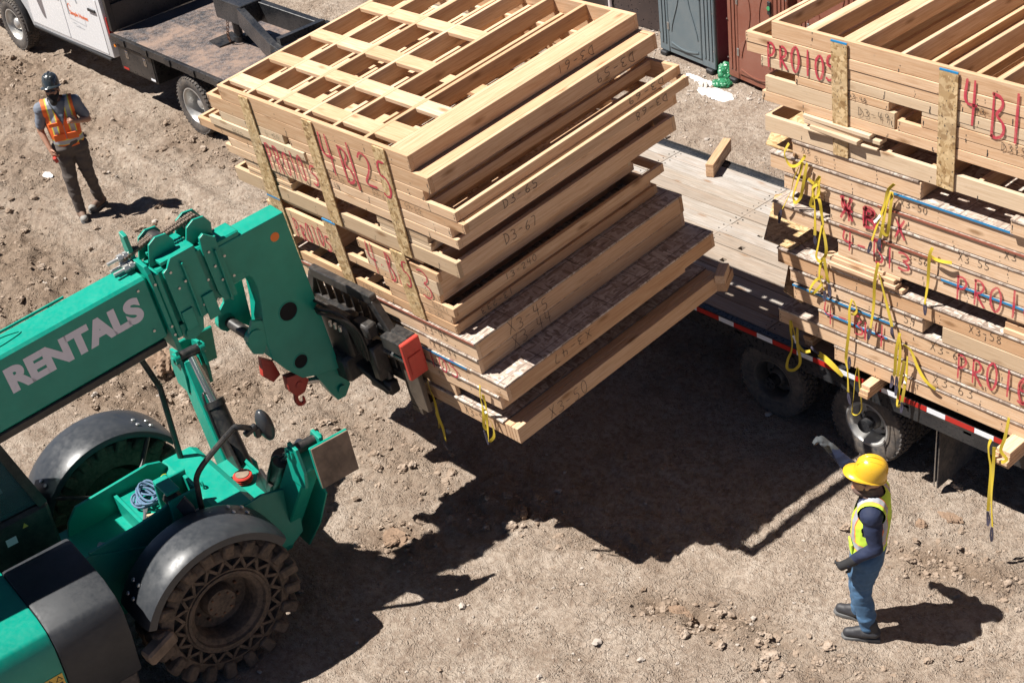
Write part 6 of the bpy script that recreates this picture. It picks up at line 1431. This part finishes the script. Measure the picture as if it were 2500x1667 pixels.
def hand(mb, w, f, up, s=1.0, curl=.5, r=1.0, thumb=1, spread=.012):
    """palm and five bent fingers: w wrist, f direction of the fingers, up back-of-hand side"""
    f = Vector(f).normalized(); up = Vector(up); up = (up-f*up.dot(f)).normalized(); sd = f.cross(up)*thumb; w = Vector(w)
    capsule(mb, w+f*.015*s, w+f*.075*s, (.040*s*r, .02*s*r) if abs(sd.x) > .5 else .030*s*r, (.042*s*r, .018*s*r) if abs(sd.x) > .5 else .028*s*r)
    for k, (o, L) in enumerate(((.030, .070), (.010, .078), (-.010, .072), (-.029, .058))):
        a = w+f*.08*s+sd*o*s; b1 = a+(f*math.cos(curl*.5)-up*math.sin(curl*.5))*L*.5*s+sd*spread*(1.2-k)*.4; c = b1+(f*math.cos(curl*1.6)-up*math.sin(curl*1.6))*L*.42*s
        capsule(mb, a, b1, .0105*s*r, .0095*s*r, 8, 3); capsule(mb, b1, c, .0095*s*r, .008*s*r, 8, 3)
    a = w+f*.025*s+sd*.032*s; b1 = a+(f*.7+sd*.75).normalized()*.04*s; c = b1+(f*.95+sd*.15-up*.2).normalized()*.032*s
    capsule(mb, a, b1, .0135*s*r, .0115*s*r, 8, 3); capsule(mb, b1, c, .0115*s*r, .009*s*r, 8, 3)
def head(mb, c, hz=.112, yaw=0.0, pitch=0.0):
    """skull with brow, nose, mouth, chin and ears; face toward +y before turning"""
    M0 = mb.M.copy(); mb.M = M0 @ Matrix.Translation(c) @ Matrix.Rotation(yaw, 4, 'Z') @ Matrix.Rotation(pitch, 4, 'X')
    mb.sphere((0, -.012, .025), (.077, .098, .098), 20, 14); mb.sphere((0, .025, -.035), (.062, .068, .082), 18, 12)
    capsule(mb, (0, .086, .004), (0, .112, -.022), .011, .015, 8, 3); capsule(mb, (-.035, .084, .022), (.035, .084, .022), .011, None, 8, 3)
    capsule(mb, (-.02, .088, -.053), (.02, .088, -.053), .0085, None, 8, 3); capsule(mb, (-.018, .084, -.066), (.018, .084, -.066), .009, None, 8, 3); mb.sphere((0, .072, -.098), (.028, .024, .02), 12, 8)
    for s in (-1, 1):
        mb.sphere((s*.047, .062, -.018), (.024, .025, .024), 12, 8); mb.sphere((s*.080, -.008, -.005), (.012, .022, .034), 10, 8)
    mb.M = M0
def helmet(parent, c, yaw, pitch, mat, peak=.055, full=False):
    M = Matrix.Translation(c) @ Matrix.Rotation(yaw, 4, 'Z') @ Matrix.Rotation(pitch, 4, 'X'); mb = MB(); mb.M = M
    n = 36; vs = []; fs = []; HX, HY = .104, .126
    prof = [(1.0, 0.0), (1.0, .02), (.985, .05), (.94, .085), (.85, .115), (.70, .14), (.48, .157), (.24, .165), (.001, .167)]
    for r, h in prof:
        for i in range(n):
            t = 2*math.pi*i/n; vs.append((HX*r*math.cos(t), HY*r*math.sin(t)+.004, h*.98))
    for k in range(len(prof)-1): fs += [(k*n+i, k*n+(i+1) % n, (k+1)*n+(i+1) % n, (k+1)*n+i) for i in range(n)]
    mb.add(vs, fs)
    vs = []; fs = []
    for i in range(n):
        t = 2*math.pi*i/n; front = max(0, math.sin(t))**1.6
        ex = peak*front+(.010 if not full else .020)
        for r_, z in ((0, .004), (1, -.004-.016*front), (1, -.009-.016*front), (0, -.004)):
            vs.append(((HX-.001+ex*r_)*math.cos(t), (HY-.001+ex*r_)*math.sin(t)+.004, z))
    for i in range(n):
        a = i*4; b2 = ((i+1) % n)*4; fs += [(a+j, b2+j, b2+j+1, a+j+1) for j in range(3)]
    mb.add(vs, fs)
    h = mb.build('helmet', mat, parent, 'full')
    mb = MB(); mb.M = M
    for x in (-.045, 0, .045):
        P = [(x*(1-.35*abs(a)), .121*math.sin(a*1.35)+.004, .168*math.cos(a*1.35)**.75 if True else 0) for a in np.linspace(-.85, .85, 13)]
        P = [(x, y, z*(1-(x/.106)**2)**.5+.001) for x, y, z in P]
        mb.tube(P, .006 if x else .009, 6)
    mb.build('ridge', mat, h, 'full')
    return h
def boot(parent, ank, yaw, mat, sole, toe=None, s=1.0):
    M = Matrix.Translation((ank[0], ank[1], 0)) @ Matrix.Rotation(yaw, 4, 'Z') @ Matrix.Scale(s, 4); z0 = 0
    def fn(mb):
        mb.M = M; capsule(mb, (0, -.045, .075), (0, .02, .075), (.046, .062), (.048, .062)); capsule(mb, (0, .03, .062), (0, .155, .052), (.048, .052), (.046, .040)); capsule(mb, (0, -.035, .09), (0, -.015, .17), .052, .054); capsule(mb, (0, .0, .10), (0, .09, .075), .040, .040)
    b_ = fuse('boot', fn, mat, parent, .008, 4, cut=None)
    mb = MB(); mb.M = M; mb.prism([(-.038, -.095), (.038, -.095), (.046, -.03), (.042, .05), (.05, .13), (.042, .185), (.015, .208), (-.018, .208), (-.045, .18), (-.048, .12), (-.042, .05), (-.045, -.03)], .028, Matrix.Translation((0, 0, .001))); mb.build('sole', sole, b_, bevel=.004)
    if toe:
        mb = MB(); mb.M = M; mb.sphere((0, .145, .052), (.05, .062, .046), 16, 10); mb.build('toe_cap', toe, b_, 'full')
    mb = MB(); mb.M = M
    for k in range(4): mb.tube([(-.03, .03+.022*k, .125-.012*k), (0, .038+.022*k, .136-.012*k), (.03, .03+.022*k, .125-.012*k)], .0045, 5)
    mb.build('laces', 'sole_grey', b_, True)
    return b_
def persona(label, x, y, yaw, J, kit):
    t = thing('person', label, 'person', Matrix.Translation((x, y, gz(x, y)+.004)) @ Matrix.Rotation(yaw, 4, 'Z'))
    K = kit; f = K['fat']
    def limbs(mb, g, parts):
        """g: extra radius"""
        for p in parts:
            if p == 'torso':
                capsule(mb, J['pelvis'], J['waist'], ((.142+g)*f, (.098+g)*f), ((.138+g)*f, (.096+g)*f)); capsule(mb, J['waist'], J['chest'], ((.140+g)*f, (.10+g)*f), ((.152+g)*f, (.105+g)*f)); capsule(mb, J['chest'], J['upper'], ((.150+g)*f, (.105+g)*f), ((.125+g)*f, (.085+g)*f))
                for s in 'LR': capsule(mb, J['upper'], J['sh'+s], (.085+g)*f, (.068+g)*f)
            if p == 'hips': capsule(mb, J['pelvis'], J['waist'], ((.145+g)*f, (.102+g)*f), ((.13+g)*f, (.094+g)*f)); capsule(mb, J['hipL'], J['hipR'], (.095+g)*f)
            if p == 'neck': capsule(mb, J['upper'], J['neck'], (.060+g), (.056+g)); capsule(mb, J['neck'], J['head'], .056+g, .05+g)
            if p.startswith('leg'):
                s = p[3]; capsule(mb, J['hip'+s], J['kn'+s], (.088+g)*f, (.060+g)); capsule(mb, J['kn'+s], J['an'+s], (.058+g), (.040+g)); k_ = Vector(J['kn'+s]); a_ = Vector(J['an'+s]); m_ = k_*.68+a_*.32+Vector((0, -.018, 0)); capsule(mb, k_, m_, .05+g, .055+g); capsule(mb, m_, a_, .055+g, .038+g)
            if p.startswith('arm'):
                s = p[3]; capsule(mb, J['sh'+s], J['el'+s], (.056+g)*f, (.043+g)); capsule(mb, J['el'+s], J['wr'+s], (.043+g), (.029+g))
            if p.startswith('sleeve'):
                s = p[6]; a = Vector(J['sh'+s]); b2 = a.lerp(Vector(J['el'+s]), K.get('sleeve', .7)); capsule(mb, a, b2, (.058+g)*f, (.054+g))
            if p.startswith('foot'):
                s = p[4]; a = Vector(J['an'+s]); capsule(mb, a, (a.x, a.y-.02, .06), .04, .04); capsule(mb, (a.x, a.y-.02, .06), tuple(Vector((a.x, a.y, .05))+Vector((-math.sin(K['ft'+s])*.13, math.cos(K['ft'+s])*.13, 0))), .038, .032)
    def body(mb):
        limbs(mb, 0, ['torso', 'hips', 'neck', 'legL', 'legR', 'armL', 'armR', 'footL', 'footR'])
        head(mb, J['head'], yaw=K['hyaw'], pitch=K['hpitch'])
        for s in 'LR': hand(mb, J['wr'+s], K['hand'+s][0], K['hand'+s][1], 1.0, K['hand'+s][2], thumb=K['hand'+s][3])
    fuse('body', body, K['skin'], t, .0075, 3)
    fuse('trousers', lambda mb: limbs(mb, .020, ['hips', 'legL', 'legR']), K['trouser_mat'], t, .010, 5, cut=lambda c, n: c.z < .085, wrinkle=fold(.016, 5, 13, K['seed']))
    if K['long']:
        fuse('shirt', lambda mb: limbs(mb, .013, ['torso', 'armL', 'armR']), K['shirt_mat'], t, .009, 4, cut=lambda c, n: any((c-Vector(J['wr'+s])).length < .030 for s in 'LR') or (c-Vector(J['neck'])).length < .072, wrinkle=fold(.010, 8, 14, K['seed']+1))
    else:
        fuse('shirt', lambda mb: limbs(mb, .013, ['torso', 'sleeveL', 'sleeveR']), K['shirt_mat'], t, .009, 4, cut=lambda c, n: (c-Vector(J['neck'])).length < .085, wrinkle=fold(.010, 8, 14, K['seed']+1))
    sh = {s: Vector(J['sh'+s]) for s in 'LR'}; zt_ = J['upper'][2]; nk = Vector(J['neck'])
    def vcut(c, n):
        if c.z < K['vest_z']: return True
        if any((c-sh[s]-Vector((.05*(1 if s == 'R' else -1), 0, -.045)))  .length < .082 for s in 'LR'): return True
        if (c-nk).length < .098: return True
        if c.z > zt_-.20 and abs(c.x-J['upper'][0]) > K['vw']: return True
        return c.y > nk.y+.02 and c.z > zt_-.20 and abs(c.x) < (c.z-(zt_-.20))*.34
    def vmat(c):
        x, z, y_ = c.x, c.z, c.y
        zb = K['band_z']
        def band(d, w_, b): return 1 if abs(d) < w_ else (2 if abs(d) < w_+b else 0)
        r = band(z-zb, .026, K.get('bw', .014))
        if not r and z > zb: r = band(abs(x)-.105, .026, K.get('bw', .014))
        if not r and K.get('zip') and y_ > 0 and abs(x+.0) < .007: r = 3
        if K.get('side') and not r and z < zb: r = band(abs(y_+.075), .03, .014) if abs(x) > .1 else 0
        return r
    fuse('safety_vest', lambda mb: limbs(mb, .026, ['torso']), [K['vest_mat'], 'reflective', K['vest_trim'], 'decal_grey'], t, .0075, 4, cut=vcut, matfn=vmat, wrinkle=fold(.010, 6, 7, K['seed']+2))
    for s in 'LR': boot(t, J['an'+s], K['ft'+s], K['boot'], 'sole_grey', K.get('toe'))
    helmet(t, Vector(J['head'])+Matrix.Rotation(K['hyaw'], 3, 'Z') @ Matrix.Rotation(K['hpitch'], 3, 'X') @ Vector((0, -.006, .058)), K['hyaw'], K['hpitch'], K['helmet'], K['peak'], K.get('full', False))
    return t
# man on the left: orange vest, facing the camera
J1 = dict(pelvis=(0, 0, .98), waist=(.005, .005, 1.12), chest=(.01, .0, 1.33), upper=(.01, -.01, 1.50), neck=(.01, .0, 1.62), head=(.012, .03, 1.735),
          shL=(-.195, -.01, 1.52), elL=(-.30, -.02, 1.25), wrL=(-.175, .185, 1.335), shR=(.215, -.01, 1.51), elR=(.295, -.03, 1.22), wrR=(.235, .13, 1.02),
          hipL=(-.095, 0, .95), hipR=(.095, .01, .95), knL=(-.125, .0, .52), knR=(.11, .09, .53), anL=(-.15, -.10, .095), anR=(.10, .11, .095))
K1 = dict(fat=1.16, skin='skin_brown', vw=.192, hyaw=R(-10), hpitch=R(15), handL=((.75, .25, .35), (-.2, 1, .2), 1.1, 1), handR=((-.25, .45, -.75), (.8, .5, 0), .95, -1), trouser_mat='work_trousers', shirt_mat='grey_tee', long=False, seed=1, vest_z=1.0, band_z=1.075, vest_mat='vest_orange', vest_trim='trim_yellow', zip=True, boot='boot_brown', toe='toe_pale', helmet='helmet_dark', peak=.05, full=True, ftL=R(-48), ftR=R(8), sleeve=.72)
yaw1 = math.atan2(-.92, -.38+0) if False else math.atan2(-.90, -.44)
m1 = persona('man in orange safety vest and dark helmet standing left of the truck bed', -9.05, -1.93, yaw1, J1, K1)
hd = Matrix.Translation(J1['head']) @ Matrix.Rotation(K1['hyaw'], 4, 'Z') @ Matrix.Rotation(K1['hpitch'], 4, 'X')
fuse('beard', lambda mb: (setattr(mb, 'M', hd), mb.sphere((0, .045, -.085), (.066, .062, .055), 18, 12), mb.sphere((0, .068, -.13), (.048, .045, .06), 16, 10), mb.sphere((-.056, .025, -.045), (.022, .035, .05), 10, 8), mb.sphere((.056, .025, -.045), (.022, .035, .05), 10, 8), capsule(mb, (-.028, .099, -.044), (.028, .099, -.044), .0085, None, 8, 3)), 'beard_black', m1, .007, 3)
fuse('hair', lambda mb: (setattr(mb, 'M', hd), mb.sphere((0, -.022, .03), (.083, .10, .10), 18, 12)), 'beard_black', m1, .009, 3, cut=lambda c, n: (hd.inverted() @ c).y > .045 or (hd.inverted() @ c).z < -.03)
mb = MB(); mb.M = hd; [mb.box((s*.033-.022, .100, .004-.012), (s*.033+.022, .106, .004+.013), .005) for s in (-1, 1)]; mb.build('glasses_lens', 'lens_dark', m1)['kind'] = 'stuff'
mb = MB(); mb.M = hd; mb.tube([(-.085, .0, .012), (-.078, .085, .014), (-.06, .105, .014), (.06, .105, .014), (.078, .085, .014), (.085, .0, .012)], .0035, 6); mb.build('glasses_frame', 'trim_black', m1)
for sx in (-1, 1):
    mb = MB(); mb.obox((sx*.115, .158, 1.335), (.11, .012, .055), (R(-12), 0, 0), .006); mb.build('chest_pocket', 'vest_orange', m1)
    mb = MB(); mb.obox((sx*.085, .168, 1.16), (.13, .014, .09), (R(-4), 0, 0), .008); mb.build('waist_pocket', 'vest_orange', m1)
tape = thing('tape_measure', 'red tape measure held in the right hand of the man in orange', 'tape measure', m1.matrix_world @ Matrix.Translation((.205, .205, .905)))
bpy.context.view_layer.update(); tape.matrix_world = m1.matrix_world @ Matrix.Translation((.205, .205, .905))
mb = MB(); mb.obox((0, 0, 0), (.045, .075, .075), (0, .3, .2), .012); mb.build('case', 'guard_red', tape); mb = MB(); mb.cyl((.024, 0, 0), (.03, 0, 0), .026, n=16); mb.build('hub', 'trim_black', tape, True)
# man on the right: lime vest, pointing up at the load
J2 = dict(pelvis=(0, 0, .865), waist=(0, -.01, 1.0), chest=(0, -.025, 1.17), upper=(0, -.035, 1.315), neck=(0, -.02, 1.415), head=(0, .018, 1.520),
          shL=(-.175, -.04, 1.325), elL=(-.235, -.085, 1.07), wrL=(-.225, .105, .885), shR=(.175, -.02, 1.335), elR=(.245, .16, 1.40), wrR=(.235, .33, 1.60),
          hipL=(-.085, 0, .84), hipR=(.085, .0, .84), knL=(-.10, .035, .46), knR=(.095, .09, .46), anL=(-.105, -.03, .09), anR=(.105, .07, .09))
K2 = dict(fat=1.12, vw=.175, bw=.008, skin='skin_tan', hyaw=R(4), hpitch=R(14), handL=((.05, .55, -.45), (-1, .1, 0), .9, -1), handR=((.0, .6, .55), (.3, -.2, .9), 1.0, -1), trouser_mat='denim', shirt_mat='navy_cloth', long=True, seed=4, vest_z=.865, band_z=.985, vest_mat='vest_lime', vest_trim='trim_orange', boot='boot_dark', helmet='helmet_yellow', peak=.06, ftL=R(6), ftR=R(-10), side=True)
yaw2 = math.atan2(.88, -.475)
m2 = persona('man in lime vest and yellow helmet raising one gloved hand toward the load', 2.86, -1.60, yaw2, J2, K2)
for s, mt in (('L', 'glove_black'), ('R', 'glove_grey')):
    fuse('glove', lambda mb: (hand(mb, J2['wr'+s], K2['hand'+s][0], K2['hand'+s][1], 1.06, K2['hand'+s][2], 1.18, thumb=K2['hand'+s][3]), capsule(mb, J2['wr'+s], tuple(Vector(J2['wr'+s])+(Vector(J2['el'+s])-Vector(J2['wr'+s])).normalized()*.05), .040, .043)), mt, m2, .007, 2)
hd2 = Matrix.Translation(J2['head']) @ Matrix.Rotation(K2['hyaw'], 4, 'Z') @ Matrix.Rotation(K2['hpitch'], 4, 'X')
fuse('neck_gaiter', lambda mb: (capsule(mb, tuple(Vector(J2['upper'])+Vector((0, .01, .06))), tuple(Vector(J2['neck'])+Vector((0, .012, .035))), .088, .082), mb.sphere(tuple(Vector(J2['head'])+Vector((0, .03, -.09))), (.075, .078, .045), 16, 10)), 'gaiter', m2, .008, 3, wrinkle=fold(.012, 6, 26, 9))
mb = MB(); mb.M = hd2; mb.tube([(-.083, .0, .008), (-.078, .07, .012), (-.055, .104, .010), (0, .110, .008), (.055, .104, .010), (.078, .07, .012), (.083, .0, .008)], .004, 6); mb.build('safety_glasses', 'trim_black', m2)
mb = MB(); mb.M = hd2; [mb.box((s_*.034-.026, .102, -.015), (s_*.034+.026, .107, .018), .005) for s_ in (-1, 1)]; mb.build('glasses_lens', 'lens_clear', m2)['kind'] = 'stuff'
mb = MB(); mb.obox((-.085, .118, .93), (.11, .014, .10), (R(-4), 0, R(20)), .008); mb.build('vest_pocket', 'vest_lime', m2)
# ------------------------------------------------------------------ litter and stones
plain('bag_green', (.02, .16, .07), .35, .3, 9); plain('paper_white', (.75, .76, .78), .7, .08); plain('stone_pale', (.50, .46, .41), .9, .2, 12)
def crumple(name, label, cat, mat, x, y, r, seed, flat=.5, n=4, z=None, amp=.9):
    rng = random.Random(seed); bm = bmesh.new(); bmesh.ops.create_icosphere(bm, subdivisions=n, radius=1)
    C_ = np.array([v.co[:] for v in bm.verts]); u = C_[:, 0]+.63*C_[:, 2]+seed; w_ = C_[:, 1]-.57*C_[:, 2]
    k = 1+amp*fbm(u, w_, 1.7, 4, seed, .65)+.5*amp*np.abs(fbm(u+5, w_, 4.0, 3, seed+3, .7))
    for v, kk in zip(bm.verts, k):
        c = v.co; v.co = Vector((c.x*kk*r[0], c.y*kk*r[1], max(-.15, c.z*kk)*r[2]))
    me = bpy.data.meshes.new(name); bm.to_mesh(me); bm.free(); o = link(name, me, mat, None, False); o.matrix_world = Matrix.Translation((x, y, gz(x, y)+r[2]*.05)) @ Matrix.Rotation(rng.uniform(-.4, .4), 4, 'Z'); return tag(o, label, cat)
crumple('rubbish_bag', 'crumpled green plastic bag between the grey and brown toilets', 'bag', 'bag_green', -4.87, 5.78, (.16, .14, .15), 3)
crumple('rubbish_bag', 'smaller green plastic scrap lying in front of the brown toilet skid', 'bag', 'bag_green', -4.73, 5.50, (.13, .10, .08), 5)
for k, (x, y, a, c) in enumerate(((-4.62, 5.22, .30, .12), (-4.95, 5.42, .16, .08), (-5.15, 5.45, .20, .05))):
    crumple('paper_litter', ('white paper litter spread widest in front of the brown toilet', 'white paper scrap lying beside the round stone', 'thin white paper strip nearest the grey toilet')[k], 'litter', 'paper_white', x, y, (a, c, .022), 11+k)
crumple('stone', 'round tan stone among the white litter by the toilets', 'stone', 'stone_pale', -4.92, 5.33, (.07, .06, .055), 21)
crumple('stone', 'pale pebble on bare dirt near the bottom of the picture', 'stone', 'stone_pale', 1.35, -3.72, (.035, .03, .025), 22, n=2)
crumple('stone', 'white pebble by the trailer edge below the lumber pile', 'stone', 'stone_pale', -1.35, 2.75, (.045, .04, .035), 23, n=2)
plain('clod_brown', (.23, .155, .105), 1.0, .35, 25, .6)
crumple('dirt_clod', 'large sunlit dirt clod at the edge of the load shadow', 'clod', 'clod_brown', -.33, -2.40, (.075, .06, .07), 31, amp=1.2)
crumple('dirt_clod', 'brown dirt clod lying between the man in lime and the mud flap', 'clod', 'clod_brown', 2.46, -.28, (.05, .04, .04), 32, amp=1.2)
crumple('dirt_clod', 'broken row of dirt lumps on the open ground left of the man in lime', 'clod', 'clod_brown', 1.62, -2.42, (.12, .05, .05), 33, amp=1.8)
crumple('dirt_clod', 'two-lobed dirt clod nearest the trailer mud flap', 'clod', 'clod_brown', 2.62, -.08, (.09, .045, .04), 34, amp=1.6)
crumple('dirt_clod', 'crumbled dirt heap between the outrigger pad and the load shadow', 'clod', 'clod_brown', -.95, -3.38, (.10, .09, .05), 35, amp=1.8)
crumple('dirt_clod', 'tall dirt lump churned up behind the telehandler boom', 'clod', 'clod_brown', -5.1, -3.25, (.17, .14, .12), 36, amp=1.5)
crumple('paper_scrap', 'small white scrap lying on the tracks behind the man in orange', 'litter', 'paper_white', -10.55, -1.75, (.09, .05, .03), 37)
